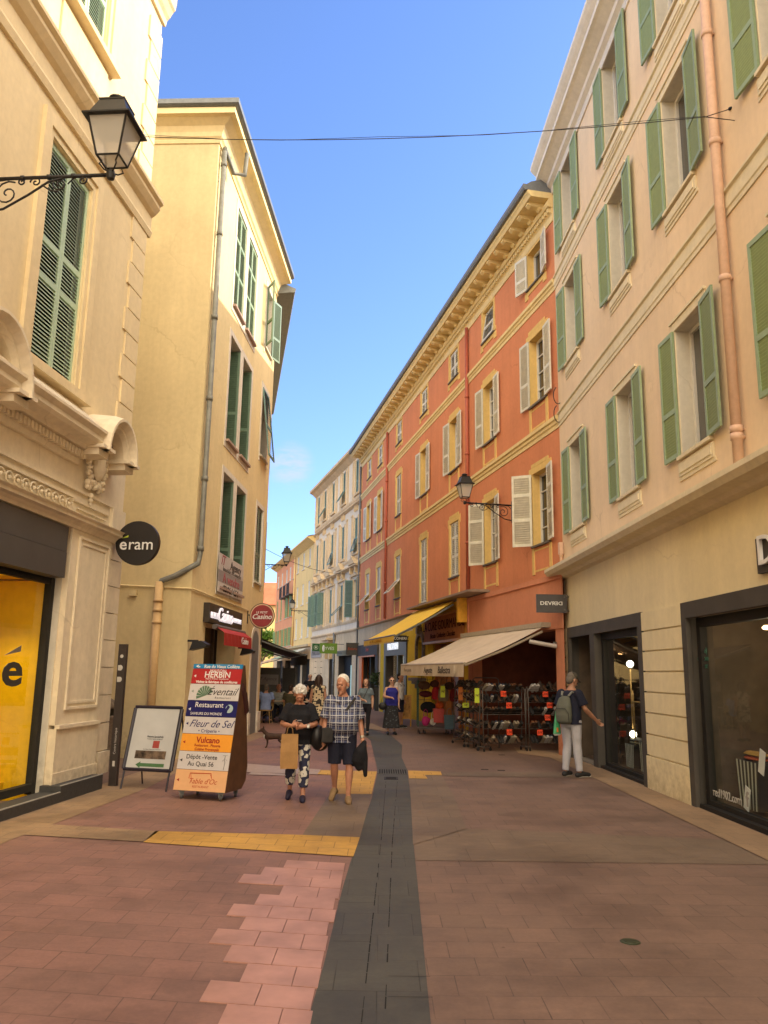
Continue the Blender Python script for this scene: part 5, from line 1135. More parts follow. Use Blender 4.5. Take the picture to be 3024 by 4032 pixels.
def torso(mb, rings, n=20, inf=0.0, M=None):
    """rings: (z, half width, half depth, y)"""
    vs = []; 
    for z, a, b, y in rings:
        for k in range(n):
            t = 2*math.pi*k/n; c, s = math.cos(t), math.sin(t); e = .82
            p = V(((a+inf)*math.copysign(abs(c)**e, c), y+(b+inf)*math.copysign(abs(s)**e, s), z))
            vs.append(M(p) if M else p)
    m = len(rings); fs = [(i*n+k, i*n+(k+1)%n, (i+1)*n+(k+1)%n, (i+1)*n+k) for i in range(m-1) for k in range(n)]
    fs += [tuple(range(n))[::-1], tuple(range((m-1)*n, m*n))]; return mb.add(vs, fs)
def cloth_mat(name, col, var=.15, rough=.85):
    m, nt, b = _nt(name); oc = _coord(nt); c = _ramp(nt, _noise(nt, oc, 6, 4), [(.3, sh(col,1-var)), (.7, sh(col,1+var))]); nt.links.new(c, b.inputs['Base Color']); b.inputs['Roughness'].default_value = rough; b.inputs['Specular IOR Level'].default_value = .2
    _bump(nt, b, _noise(nt, _mapv(nt, oc, (1,1,.45), (0,.5,0)), 16, 4, .55), .9, .02); return m
def skin_mat(name, col):
    m, nt, b = _nt(name); oc = _coord(nt); c = _ramp(nt, _noise(nt, oc, 14, 3), [(.3, sh(col,.88)), (.7, sh(col,1.08))]); nt.links.new(c, b.inputs['Base Color']); b.inputs['Roughness'].default_value = .5
    b.inputs['Subsurface Weight'].default_value = .08; b.inputs['Subsurface Radius'].default_value = (.02,.008,.004); return m
def pattern_mat(name, base, spot, scale, thr, soft=.03, metric='noise'):
    m, nt, b = _nt(name); oc = _coord(nt)
    if metric == 'noise': f = _noise(nt, oc, scale, 3, .5)
    else:
        v_ = nt.nodes.new('ShaderNodeTexVoronoi'); v_.inputs['Scale'].default_value = scale; v_.distance = metric if metric != 'EUC' else 'EUCLIDEAN'
        wq = nt.nodes.new('ShaderNodeTexNoise'); wq.inputs['Scale'].default_value = 14; nt.links.new(oc, wq.inputs['Vector']); mv = _mix(nt, .09, oc, wq.outputs['Color'], 'ADD') ; nt.links.new(mv if metric == 'EUC' else oc, v_.inputs['Vector']); f = v_.outputs['Distance']
    st = [(0, base)] if False else None
    if metric == 'noise': c = _ramp(nt, f, [(thr-soft, base), (thr+soft, spot)])
    elif metric == 'EUC': c = _ramp(nt, f, [(.08, base), (.12, spot), (thr, spot), (thr+soft, base)])
    else: c = _ramp(nt, f, [(.16, base), (.17, spot), (thr, spot), (thr+soft, base)])
    nt.links.new(c, b.inputs['Base Color']); b.inputs['Roughness'].default_value = .85
    _bump(nt, b, _noise(nt, _mapv(nt, oc, (1,1,.4)), 14, 4), .8, .02); return m
def plaid_mat(name):
    m, nt, b = _nt(name); oc = _coord(nt); sep = nt.nodes.new('ShaderNodeSeparateXYZ')
    wn = nt.nodes.new('ShaderNodeTexNoise'); wn.inputs['Scale'].default_value = 5; nt.links.new(oc, wn.inputs['Vector'])
    add = nt.nodes.new('ShaderNodeMix'); add.data_type = 'RGBA'; add.blend_type = 'ADD'; add.inputs[0].default_value = .035; nt.links.new(oc, add.inputs[6]); nt.links.new(wn.outputs['Color'], add.inputs[7]); nt.links.new(add.outputs[2], sep.inputs[0])
    def stripes(src, per, w1, ph):
        a = nt.nodes.new('ShaderNodeMath'); a.operation = 'MULTIPLY_ADD'; a.inputs[1].default_value = 1/per; a.inputs[2].default_value = ph+50; nt.links.new(src, a.inputs[0])
        fr = nt.nodes.new('ShaderNodeMath'); fr.operation = 'FRACT'; nt.links.new(a.outputs[0], fr.inputs[0])
        lt = nt.nodes.new('ShaderNodeMath'); lt.operation = 'LESS_THAN'; lt.inputs[1].default_value = w1; nt.links.new(fr.outputs[0], lt.inputs[0]); return lt.outputs[0]
    base = (.05,.065,.15,1); c = base
    c = _mix(nt, stripes(sep.outputs[0], .085, .45, .2), base, (.085,.10,.16,1)); c = _mix(nt, stripes(sep.outputs[2], .10, .42, .5), c, (.03,.03,.07,1))
    for s_, per, w_, ph, k in ((0,.085,.14,0,.75),(0,.085,.07,.62,.6),(2,.10,.13,0,.75),(2,.10,.06,.3,.5)):
        f = nt.nodes.new('ShaderNodeMath'); f.operation = 'MULTIPLY'; f.inputs[1].default_value = k; nt.links.new(stripes(sep.outputs[s_], per, w_, ph), f.inputs[0]); c = _mix(nt, f.outputs[0], c, (.50,.51,.55,1))
    nt.links.new(c, b.inputs['Base Color']); b.inputs['Roughness'].default_value = .85; _bump(nt, b, _noise(nt, _mapv(nt, oc, (1,1,.5)), 12, 4), .9, .02); return m
SK_R = skin_mat('ruddy_skin', (.46,.22,.14,1)); SK_T = skin_mat('tanned_skin', (.36,.18,.11,1)); SK_L = skin_mat('light_skin', (.50,.29,.20,1)); SK_D = skin_mat('dark_skin', (.13,.065,.04,1))
HWHT = simple('white_grey_hair', (.66,.64,.60,1), .8, var=.25, scale=60, bump=.8); HBRN = simple('dark_brown_hair', (.035,.018,.012,1), .6, var=.3, scale=40, bump=.6); HBLK = simple('black_hair', (.012,.010,.009,1), .5, var=.3, scale=40, bump=.6)
HGRY = simple('short_grey_hair', (.13,.11,.09,1), .8, var=.3, scale=60, bump=.6)
EYE = simple('dark_eye', (.02,.015,.012,1), .3); LIP = simple('lip', (.24,.08,.06,1), .5)
C_BLK = cloth_mat('black_jersey', (.014,.014,.018,1)); C_NVY = cloth_mat('navy_cloth', (.016,.018,.034,1)); C_WHT = cloth_mat('white_cotton', (.58,.56,.56,1), .08); C_LGR = cloth_mat('light_grey_denim', (.42,.42,.46,1), .12)
C_BLU = cloth_mat('royal_blue_top', (.025,.025,.20,1)); C_GRY = cloth_mat('grey_blue_shirt', (.13,.17,.20,1)); C_LBL = cloth_mat('light_blue_shirt', (.20,.27,.48,1)); C_OLV = cloth_mat('olive_cloth', (.05,.045,.025,1))
PAT_TROU = pattern_mat('white_poppies_on_navy', (.02,.024,.06,1), (.62,.60,.54,1), 9.5, .46, .02, 'EUC')
PAT_DRESS = pattern_mat('black_and_cream_squares', (.02,.016,.014,1), (.52,.42,.27,1), 8.5, .44, .01, 'CHEBYCHEV')
PAT_SKIRT = pattern_mat('dark_printed_skirt', (.012,.012,.015,1), (.09,.10,.11,1), 16, .62, .05)
PLAID = plaid_mat('navy_white_plaid')

def person(loc, face, label, H=1.72, build=1.0, skin=SK_L, J=None, top=None, bottom=None, hair=None, shoes=None, head_rot=(0,0,0), lean=0, belly=0, vox=.011, fem=False, seated=False, hands=None, group=None):
    """local frame: faces -y, its left side is +x"""
    t = empty('person', loc, face, label, 'person', group); k = H/1.72; fm = fem; ba = 1+(build-1)*.5
    j = dict(neck=(0,.015,1.43), head=(0,-.02,1.60), shL=(.175,.01,1.365), elL=(.235,.03,1.11), wrL=(.245,-.03,.87), hipL=(.09,0,.91), knL=(.095,-.02,.50), anL=(.10,.02,.09), toL=(.12,-.16,.03))
    for a_ in ('sh','el','wr','hip','kn','an','to'):
        x, y, z = j[a_+'L']; j[a_+'R'] = (-x, y, z)
    if fm:
        for s_, sg in (('L',1),('R',-1)): j['sh'+s_] = (sg*.150,.01,1.355); j['el'+s_] = (sg*.21,.03,1.11); j['wr'+s_] = (sg*.22,-.03,.88)
    j.update(J or {}); j = {a_: V(p)*k for a_, p in j.items()}
    b = build*k
    # torso leaning about the hips
    hipc = (j['hipL']+j['hipR'])/2
    def LM(p):
        q = V(p)-V((0,0,.92*k)); f = max(min(q.z/(.5*k),1.2),-.2)
        return V((q.x+hipc.x, q.y-lean*max(f,0)**1.3+hipc.y, q.z*(1-.0*f)+.92*k+(hipc.z-.91*k)))
    sw = abs(j['shL'].x-j['shR'].x)/2/b if not seated else .185
    sw = max(.15, min(sw, .22))
    RG = [(.84*k,.13*b,.10*b,.0),(.90*k,.165*b,.115*b,.01),(.98*k,(.165+.25*belly)*b,(.11+.5*belly)*b,-.25*belly*k),(1.08*k,(.145 if fm else .155)*b+.25*belly*b,(.10+.62*belly)*b,-.45*belly*k),(1.18*k,(.15 if fm else .165)*b+.12*belly*b,(.11+.4*belly)*b,-.3*belly*k),(1.27*k,.17*b,(.125 if fm else .12)*b,-.01-.05*belly),(1.34*k,sw*b*.90,.10*b,.01),(1.39*k,sw*b*.72,.082*b,.012),(1.435*k,sw*b*.44,.068*b,.012),(1.47*k,.056*b,.054*b,.01)]
    mb = MB(); torso(mb, RG, M=LM)
    nk = LM((0,.012,1.43*k)); limb(mb, [nk, j['head']+V((0,.01,-.08*k))], [.058*b, .052*k])
    def arm(mb, s_, inf=0, part=1.0):
        a_, e_, w_ = j['sh'+s_], j['el'+s_], j['wr'+s_]
        if part >= 1: limb(mb, [a_, a_.lerp(e_,.35), e_, e_.lerp(w_,.35), w_], [.058*ba*k+inf,.052*ba*k+inf,.041*ba*k+inf,.041*ba*k+inf,.027*ba*k+inf])
        else:
            q = a_.lerp(e_, part); limb(mb, [a_, a_.lerp(e_,part*.5), q], [.060*ba*k+inf,.056*ba*k+inf*1.2,.053*ba*k+inf*1.7], 14, False)
    def leg(mb, s_, inf=0, part=1.0, flare=0):
        h_, kn, an = j['hip'+s_], j['kn'+s_], j['an'+s_]; L1 = (kn-h_).length; L2 = (an-kn).length
        pts = [h_, h_.lerp(kn,.35), h_.lerp(kn,.8), kn, kn.lerp(an,.3), kn.lerp(an,.75), an]; rs = [.088*b,.080*b,.060*b,.054*b,.055*b,.036*b,.034*b]
        dd = [0,.35*L1,.8*L1,L1,L1+.3*L2,L1+.75*L2,L1+L2]; T = part*(L1+L2); P = []; Q = []
        for i_, (p, r_, d_) in enumerate(zip(pts, rs, dd)):
            if d_ <= T+1e-6: P.append(p); Q.append(r_+inf+flare*max(0,(d_/(L1+L2)-.25)))
            else:
                u = (T-dd[i_-1])/(d_-dd[i_-1]); P.append(pts[i_-1].lerp(p,u)); Q.append(rs[i_-1]+(r_-rs[i_-1])*u+inf+flare*max(0,(T/(L1+L2)-.25))); break
        limb(mb, P, Q, 14, inf == 0)
    for s_ in 'LR': arm(mb, s_); leg(mb, s_)
    # head
    hk = 1.07; HR = M4.Rotation(head_rot[2],3,'Z') @ M4.Rotation(head_rot[0],3,'X') @ M4.Rotation(head_rot[1],3,'Y')
    hp = lambda x,y,z: j['head']+V((0,0,-.012*k))+HR @ V((x*k*hk,y*k*hk,z*k*hk)); k0 = k; k = k*hk
    mb.ball(hp(0,.012,.035), .094*k, 16, 10, (.80,1.02,.95), mat=HR); mb.ball(hp(0,-.022,-.045), .062*k, 12, 8, (.92,1.0,1.15), mat=HR); mb.ball(hp(0,-.04,-.02), .062*k, 12, 8, (.98,.8,1), mat=HR)
    mb.ball(hp(0,-.098,-.012), .016*k, 8, 6, (.9,1.1,1.5), mat=HR); mb.ball(hp(0,-.085,.028), .02*k, 8, 6, (2.4,.5,.5), mat=HR); mb.ball(hp(0,-.068,-.095), .022*k, 8, 6, mat=HR)
    for sg in (-1,1): mb.ball(hp(sg*.075,.012,-.005), .03*k, 8, 6, (.35,.7,1.1), mat=HR)
    k = k0
    # hands: palm, four unequal curled fingers, a thumb
    for s_, sg in (('L',1),('R',-1)):
        w_, e_ = j['wr'+s_], j['el'+s_]; d = (w_-e_).normalized(); hd = (hands or {}).get(s_)
        if hd: d = V(hd[0]).normalized()
        side = V(hd[1]).normalized() if hd else V((0,-1,0)); side = (side-d*side.dot(d)).normalized(); nr = d.cross(side)*sg
        limb(mb, [w_, w_+d*.035*k, w_+d*.075*k], [.026*k,.030*k,.030*k], 10)
        mb.tube([w_+d*.03*k+side*.022*k, w_+d*.085*k+side*.022*k], .017*k, 8).tube([w_+d*.03*k-side*.022*k, w_+d*.085*k-side*.022*k], .017*k, 8)
        curl = hd[2] if hd else .35
        for q, (o_, ln) in enumerate(((.030,.075),(.010,.085),(-.010,.080),(-.030,.062))):
            p0 = w_+d*.085*k+side*o_*k; p1 = p0+(d*math.cos(curl)-nr*math.sin(curl))*ln*.5*k; p2 = p1+(d*math.cos(curl*2.2)-nr*math.sin(curl*2.2))*ln*.5*k
            limb(mb, [p0,p1,p2], [.0095*k,.009*k,.0075*k], 7)
        p0 = w_+d*.03*k+side*.03*k; limb(mb, [p0, p0+(side*.8+d*.7)*.035*k, p0+(side*.75+d*1.6)*.045*k], [.012*k,.0105*k,.009*k], 7)
    # bare feet
    for s_ in 'LR':
        an, to = j['an'+s_], j['to'+s_]; hl = an+V((0,.03*k,-.045*k)) if (to-an).length < 1 else an
        dirn = (to-an); dirn.z = 0; dirn = dirn.normalized() if dirn.length else V((0,-1,0))
        limb(mb, [an-dirn*.03*k+V((0,0,-.04*k)), an+dirn*.05*k+V((0,0,-.035*k)), to], [.034*k,.036*k,.028*k], 10)
    body = fuse(mb, vox, skin, 'body', t, 3)
    # face details
    mb = MB()
    for sg in (-1,1): mb.ball(hp(sg*.032,-.088,.008), .010*k, 8, 6, (1.3,.5,.65), mat=HR)
    mb.build('eyes', EYE, t, True)
    MB().ball(hp(0,-.090,-.052), .015*k, 8, 6, (1.3,.35,.36), mat=HR).build('lips', LIP, t, True)
    # garments
    if top:
        mat, hem, slv, inf = top['mat'], top.get('hem', .90), top.get('sleeve', .55), top.get('inf', .014); mb = MB()
        rg = [q for q in RG if q[0] >= hem*k]; r0 = min(RG[1:], key=lambda q: abs(q[0]-hem*k)); z0 = hem*k
        lo_ = (z0, r0[1]+.012, r0[2]+.012, r0[3]); rg = [lo_]+[q for q in rg if q[0] > z0+.01]
        rg = rg[:-1]; rg[-1] = (rg[-1][0]-.012, rg[-1][1]*.92, rg[-1][2]*.9, rg[-1][3])
        if top.get('low'): rg = rg[:-1]
        torso(mb, rg, inf=inf, M=LM)
        if slv:
            for s_ in 'LR': arm(mb, s_, inf, slv if slv < 1 else 1.0) if slv < 1 else limb(mb, [j['sh'+s_], j['el'+s_], j['wr'+s_]], [.060*b+inf,.046*b+inf,.034*b+inf])
        o = fuse(mb, vox, mat, top.get('name','shirt'), t, 2)
    if bottom:
        mat, ln, inf = bottom['mat'], bottom.get('len', .93), bottom.get('inf', .012); mb = MB(); z1 = bottom.get('waist', 1.0)
        rg = [(q[0],q[1],q[2],q[3]) for q in RG if q[0] <= z1*k+.001]; torso(mb, [(.80*k,.11*b,.09*b,0)]+rg, inf=min(inf,.008), M=LM if not seated else None)
        if bottom.get('skirt'):
            zz = bottom['skirt']; torso(mb, [(zz*k, bottom.get('w',.26)*b, .20*b, 0), ((zz*.5+.45)*k, .21*b, .16*b, 0), (.9*k,.175*b,.125*b,0)], inf=0, M=LM)
        else:
            for s_ in 'LR': leg(mb, s_, inf, ln, bottom.get('flare', 0))
        fuse(mb, vox, mat, bottom.get('name','trousers'), t, 2)
    if shoes:
        for s_ in 'LR':
            an, to = j['an'+s_], j['to'+s_]; d = V((to-an).xy).to_3d().normalized() if (to-an).xy.length > .02 else V((0,-1,0)); tip = V((to.x,to.y,to.z)); mb = MB()
            hl = an-d*.045*k; sole = tip-V((0,0,.012)); up = V((0,0,1))
            limb(mb, [hl+V((0,0,-.045*k)), an+d*.04*k+V((0,0,-.032*k)), tip+d*.02*k+V((0,0,.008*k))], [.046*k,.050*k,.040*k], 12)
            if shoes.get('high'): limb(mb, [an+V((0,0,.02)), an+V((0,0,-.03))], [.045*k,.046*k])
            sh_ = fuse(mb, .009 if vox < .012 else .013, shoes['mat'], 'shoe', t, 2)
            if shoes.get('sole'):
                mb = MB(); a0 = hl+V((0,0,-.078*k)); a1 = tip+d*.045*k+V((0,0,-.022*k)); sd_ = d.cross(up).normalized()*.040*k
                mb.add([a0-sd_*.8,a0+sd_*.8,a1+sd_*.8,a1-sd_*.8]+[q+V((0,0,.022)) for q in (a0-sd_*.8,a0+sd_*.8,a1+sd_*.8,a1-sd_*.8)], [(0,1,2,3),(4,7,6,5),(0,4,5,1),(1,5,6,2),(2,6,7,3),(3,7,4,0)]).build('sole', shoes['sole'], sh_)
                for c_ in [sh_]: pass
    if hair:
        kind, mat = hair; mb = MB()
        if kind in ('curly','short','bob','long','bun'):
            mb.ball(hp(0,.024,.052), .101*k, 16, 10, (.83,1.0,.93), mat=HR); mb.ball(hp(0,.05,.0), .085*k, 14, 8, (.95,.75,1.0), mat=HR)
        if kind == 'thin':
            mb.ball(hp(0,.030,.052), .103*k, 16, 10, (.86,1.0,.93), mat=HR); mb.ball(hp(0,.055,-.0), .083*k, 14, 8, (1.0,.72,1.0), mat=HR)
        if kind == 'bald':
            for sg in (-1,1): mb.ball(hp(sg*.062,.04,.015), .045*k, 10, 8, (.5,1.1,1.0), mat=HR)
            mb.ball(hp(0,.075,.0), .058*k, 10, 8, (1.15,.6,1.1), mat=HR); mb.ball(hp(0,.03,.068), .082*k, 14, 8, (.82,.95,.80), mat=HR)
        if kind == 'curly':
            for q in range(70):
                th, ph = random.uniform(0,2*math.pi), random.uniform(-.25,1.5); c_ = V((math.cos(th)*math.cos(ph)*.085, math.sin(th)*math.cos(ph)*.100+.022, math.sin(ph)*.095+.045))
                if c_.y < -.055 and c_.z < .075: continue
                mb.ball(hp(*c_), random.uniform(.016,.026)*k, 7, 5)
        if kind in ('bob','long'):
            ln = .16 if kind == 'bob' else .27
            for sg in (-1,1): limb(mb, [hp(sg*.066,.015,.05), hp(sg*.085,.02,-.05), hp(sg*.082,.03,-ln)], [.035*k,.036*k,.022*k], 10)
            limb(mb, [hp(0,.06,.04), hp(0,.085,-.06), hp(0,.09,-ln)], [.07*k,.065*k,.045*k], 12)
        if kind == 'bun': mb.ball(hp(0,.11,.0), .04*k, 10, 8)
        if kind == 'cap':
            pass
        fuse(mb, .010 if vox < .012 else .014, mat, 'hair', t, 1)
    t['_hp'] = 0; del t['_hp']
    return t, j, hp, LM, HR
def strap(parent, pts, w, mat, name='strap', th=.004):
    mb = MB(); P = [V(p) for p in pts]; prev = None
    for i, p in enumerate(P):
        d = (P[min(i+1,len(P)-1)]-P[max(i-1,0)]).normalized(); s_ = d.cross(V((0,1,0)));
        if s_.length < .1: s_ = V((1,0,0))
        s_ = s_.normalized()*w/2; ring = [p-s_, p+s_, p+s_+V((0,th,0)), p-s_+V((0,th,0))]
        if prev: mb.add(prev+ring, [(k,(k+1)%4,4+(k+1)%4,4+k) for k in range(4)])
        prev = ring
    return mb.build(name, mat, parent)
SOLEW = simple('white_rubber_sole', (.60,.58,.54,1), .6); BLKLEATHER = simple('black_leather', (.012,.011,.012,1), .45, bump=.3)
# --- elderly woman looking down at her hands
WX, WY = -1.17, 11.90
t, j, hp, LM, HR = person((WX,WY,0), R(3), 'woman with curly white hair in black t-shirt and poppy print trousers, looking down', 1.60, 1.04, SK_R, fem=True, belly=.07, lean=.07, vox=.0085,
    J=dict(shL=(.165,-.03,1.36), shR=(-.165,-.03,1.36), elL=(.255,-.08,1.12), elR=(-.255,-.08,1.12), wrL=(.10,-.31,1.11), wrR=(-.10,-.33,1.115), neck=(0,-.04,1.43), head=(0,-.125,1.575),
           knL=(.10,-.06,.50), anL=(.09,-.10,.085), toL=(.10,-.25,.025), knR=(-.11,.02,.49), anR=(-.12,.16,.13), toR=(-.135,.03,.03)),
    hands={'L':((-.95,-.15,-.1),(0,-.3,.9),.5), 'R':((.9,-.2,.3),(.1,-.1,1),.6)}, head_rot=(R(33),0,R(4)),
    top=dict(mat=C_BLK, hem=.83, sleeve=.80, inf=.022, name='t_shirt'), bottom=dict(mat=PAT_TROU, len=.86, inf=.016, flare=.022), hair=('curly', HWHT), shoes=dict(mat=simple('navy_shoe', (.02,.018,.05,1), .6)))
MB().tube([V((.125,-.30,1.035)), V((.155,-.285,1.035))], .031, 12).lathe([(.001,-.345),(.018,-.345),(.018,-.338),(.001,-.338)], 12, (.14,.0,1.035), axis='y').build('wristwatch', simple('silver_metal', (.6,.58,.52,1), .3, .8), t)
MB().box(-.02,.04,-.235,-.232,1.10,1.115).box(-.06,-.03,-.236,-.232,1.09,1.10).build('shirt_print', simple('grey_print', (.25,.25,.27,1), .7), t)
# her paper bag and shoulder bag
KRAFT = simple('brown_kraft_paper', (.36,.20,.07,1), .7, var=.12, scale=7, bump=.5)
pb = empty('paper_bag', (WX-.09,WY-.36,.47), R(6), 'brown kraft paper bag hanging from the hands of the white haired woman', 'paper bag')
mb = MB(); ys = [(-.0,.115,.055),(.10,.118,.060),(.22,.122,.055),(.34,.118,.040),(.46,.112,.022)]; prev = None
for z, a_, b__ in ys:
    ring = [(-a_,-b__,z),(0,-b__*.85,z+.004),(a_,-b__,z),(a_+.004,0,z),(a_,b__,z),(0,b__*.9,z),(-a_,b__,z),(-a_+.01,0,z)]
    ring = [(x+random.uniform(-.004,.004),y+random.uniform(-.006,.006),z_) for x,y,z_ in ring]
    if prev: mb.add(prev+ring, [(q,(q+1)%8,8+(q+1)%8,8+q) for q in range(8)])
    else: mb.add(ring, [tuple(range(8))])
    prev = ring
mb.build('bag_body', KRAFT, pb); mb = MB()
for y in (-.03,.03): mb.tube([(-.045,y,.45),(-.035,y,.53),(.0,y*.5,.57),(.035,y,.53),(.045,y,.45)], .005, 5)
mb.build('handle', KRAFT, pb)
sb = empty('shoulder_bag', (WX+.27,WY+.02,.74), R(-10), 'big soft black shoulder bag on the hip of the white haired woman', 'handbag')
mb = MB(); mb.ball((0,0,.13), .17, 16, 10, (.72,.95,1.0)); mb.ball((.03,.02,.04), .14, 14, 8, (.9,.9,.8)); fuse(mb, .014, BLKLEATHER, 'bag_body', sb, 6); MB().tube([(-.02,.05,.27),(-.06,.03,.42),(-.12,-.02,.55)], .012, 6).build('strap', BLKLEATHER, sb)
# --- man in plaid shirt
MX, MY = -.545, 11.80
t, j, hp, LM, HR = person((MX,MY,0), R(4), 'balding white haired man in blue plaid shirt, navy shorts and tan shoes', 1.74, 1.02, SK_R, belly=.13, vox=.0085,
    J=dict(shL=(.175,.0,1.36), shR=(-.175,.0,1.36), elL=(.245,.06,1.09), elR=(-.24,.03,1.09), wrL=(.285,-.03,.85), wrR=(-.255,-.08,.85), head=(-.015,-.045,1.60),
           knL=(.11,-.05,.50), anL=(.10,-.06,.085), toL=(.105,-.22,.025), knR=(-.10,.0,.49), anR=(-.085,.20,.16), toR=(-.125,.06,.03)),
    hands={'L':((.05,-.2,-1),(0,-1,-.2),.9), 'R':((.0,-.1,-1),(0,-1,-.1),.45)}, head_rot=(R(8),0,R(-24)),
    top=dict(mat=PLAID, hem=.80, sleeve=.85, inf=.028, name='plaid_shirt'), bottom=dict(mat=C_NVY, len=.49, inf=.030, flare=.03, name='shorts', waist=.95), hair=('thin', HWHT), shoes=dict(mat=simple('tan_suede', (.26,.17,.09,1), .9)))
strap(t, [(.17,-.12,1.43),(.12,-.165,1.36),(.02,-.195,1.22),(-.08,-.215,1.08),(-.17,-.20,.95)], .035, BLKLEATHER)
mb = MB().box(-.02,.02,-.02,.02,1.39,1.41)
mb = MB(); 
for sg in (-1,1): mb.add([(sg*.03,-.11,1.43),(sg*.10,-.085,1.465),(sg*.115,-.13,1.39),(sg*.055,-.155,1.36)], [(0,1,2,3)])
mb.build('collar', PLAID, t)
mb = MB(); [mb.ball((-.005+.002*q,-.178-.014*min(q,3)+.006*max(q-3,0),1.30-.10*q), .0075, 6, 4) for q in range(5)]; mb.build('button', WHITE, t)
MB().tube([V((.283,-.02,.90)), V((.286,-.030,.872))], .034, 12).build('wristwatch', simple('silver_metal', (.6,.58,.52,1), .3, .8), t)
cb = empty('crossbody_bag', (MX-.20,MY-.20,.80), R(10), 'black crossbody pouch at the waist of the plaid shirt man', 'bag')
mb = MB(); mb.ball((0,.01,.11), .11, 12, 10, (.75,.4,1.1)); mb.box(-.08,.08,-.03,.03,.02,.22); fuse(mb, .01, BLKLEATHER, 'bag_body', cb, 5)
jk = empty('folded_jacket', (MX+.27,MY-.10,.36), 0, 'dark crumpled jacket carried in the left hand of the plaid shirt man', 'jacket')
mb = MB(); limb(mb, [(.05,0,.46),(.0,0,.34),(-.04,.02,.20),(-.02,0,.12)], [.035,.085,.10,.05]); limb(mb, [(.03,-.01,.40),(.06,-.01,.25),(.07,0,.02)], [.05,.045,.03]); limb(mb, [(.02,.03,.42),(-.08,.03,.28),(-.10,.03,.17)], [.04,.05,.04]); fuse(mb, .012, C_BLK, 'cloth', jk, 2)
# --- man with backpack at the shop door
BX, BY = 3.47, 15.10; a_ = R(180-48)
t, j, hp, LM, HR = person((BX,BY,0), a_, 'man seen from behind in navy t-shirt, pale grey jeans and cap', 1.84, 1.04, SK_T, lean=.05, vox=.010,
    J=dict(elR=(-.27,-.04,1.11), wrR=(-.33,-.26,.93), elL=(.25,.02,1.10), wrL=(.22,-.14,.93), head=(0,-.07,1.59), neck=(0,-.03,1.43), knL=(.10,-.02,.50), anL=(.12,.03,.085), toL=(.15,-.14,.025), anR=(-.13,-.02,.085), toR=(-.17,-.19,.025)),
    hands={'R':((-.1,-.8,-.6),(0,-.2,.9),.4), 'L':((0,-.5,-.8),(0,-.8,.3),1.1)}, head_rot=(R(28),0,R(-18)),
    top=dict(mat=C_NVY, hem=.86, sleeve=.75, inf=.02, name='t_shirt'), bottom=dict(mat=C_LGR, len=.985, inf=.016, flare=.010), hair=('short', HGRY), shoes=dict(mat=simple('black_sneaker', (.02,.02,.022,1), .7), sole=SOLEW))
mb = MB(); mb.ball(hp(0,.015,.068), .108, 18, 10, (.84,1.0,.80), mat=HR); mb.ball(hp(0,-.10,.055), .075, 12, 6, (.95,1.0,.16), mat=HR); fuse(mb, .010, cloth_mat('grey_brown_cap', (.065,.058,.045,1)), 'cap', t, 2)
bk = empty('backpack', (BX,BY,0), a_, 'grey green backpack worn by the man at the shop door', 'backpack')
mb = MB(); torso(mb, [(.93,.12,.05,.20),(.97,.155,.085,.215),(1.08,.165,.095,.22),(1.25,.15,.085,.205),(1.38,.115,.06,.18),(1.42,.06,.035,.165)]); bb = fuse(mb, .013, cloth_mat('grey_green_nylon', (.115,.12,.095,1), .08), 'pack_body', bk, 4)
MB().tube([(.145,.27,.98),(.15,.29,1.12),(.10,.315,1.20),(-.10,.315,1.20),(-.15,.29,1.12),(-.145,.27,.98)], .006, 5).build('pocket_seam', BLACK, bb)
mb = MB()
for sg in (-1,1): mb.tube([(sg*.07,.16,1.42),(sg*.105,.10,1.49),(sg*.125,-.02,1.47),(sg*.14,-.12,1.36)], .020, 6)
mb.build('strap', cloth_mat('grey_webbing', (.20,.20,.18,1), .05), bb)
cbg = empty('carrier_bag', (BX-.27,BY-.06,.72), R(40), 'green and white plastic carrier bag beside the man with the backpack', 'carrier bag')
mb = MB(); prev = None
for z, a2_, b2_ in ((0,.085,.03),(.03,.11,.045),(.2,.075,.035),(.34,.05,.02),(.42,.025,.012)):
    ring = [(a2_*math.cos(q)+.01*math.sin(3*q+z*20), b2_*math.sin(q), z) for q in [2*math.pi*i/14 for i in range(14)]]
    if prev: mb.add(prev+ring, [(q,(q+1)%14,14+(q+1)%14,14+q) for q in range(14)], 1 if z < .04 else 0)
    else: mb.add(ring, [tuple(range(14))], 1)
    prev = ring
mb.build('bag_body', [simple('green_plastic', (.05,.30,.13,1), .35, var=.3), simple('white_plastic', (.6,.62,.58,1), .4)], cbg, True); MB().box(-.06,-.02,-.045,-.035,.06,.14).build('bag_print', simple('orange_print', (.7,.2,.04,1), .5), cbg)
# --- two women walking in the middle distance
t, j, hp, LM, HR = person((.31,24.5,0), R(8), 'woman in royal blue sleeveless top, dark printed skirt and sunglasses', 1.68, 1.08, SK_L, fem=True, belly=.03, J=dict(wrR=(-.07,-.22,1.10), elR=(-.24,-.02,1.12)),
    top=dict(mat=C_BLU, hem=.86, sleeve=0, inf=.02, low=True, name='tank_top'), bottom=dict(mat=PAT_SKIRT, skirt=.20, w=.25, name='skirt'), hair=('bun', HBRN), shoes=dict(mat=BLACK), vox=.013)
mb = MB(); [mb.ball(hp(sg*.034,-.095,.012), .022, 8, 6, (1.1,.3,.85), mat=HR) for sg in (-1,1)]; mb.build('sunglasses', BLACK, t)
hb = empty('handbag', (.05,24.38,.72), 0, 'dark handbag at the side of the woman in the royal blue top', 'handbag'); fuse(MB().ball((0,0,.1), .13, 12, 8, (1,.5,.9)), .02, BLKLEATHER, 'bag_body', hb, 2); MB().tube([(-.05,0,.2),(0,0,.38),(.05,0,.2)], .008, 5).build('handle', BLKLEATHER, hb)
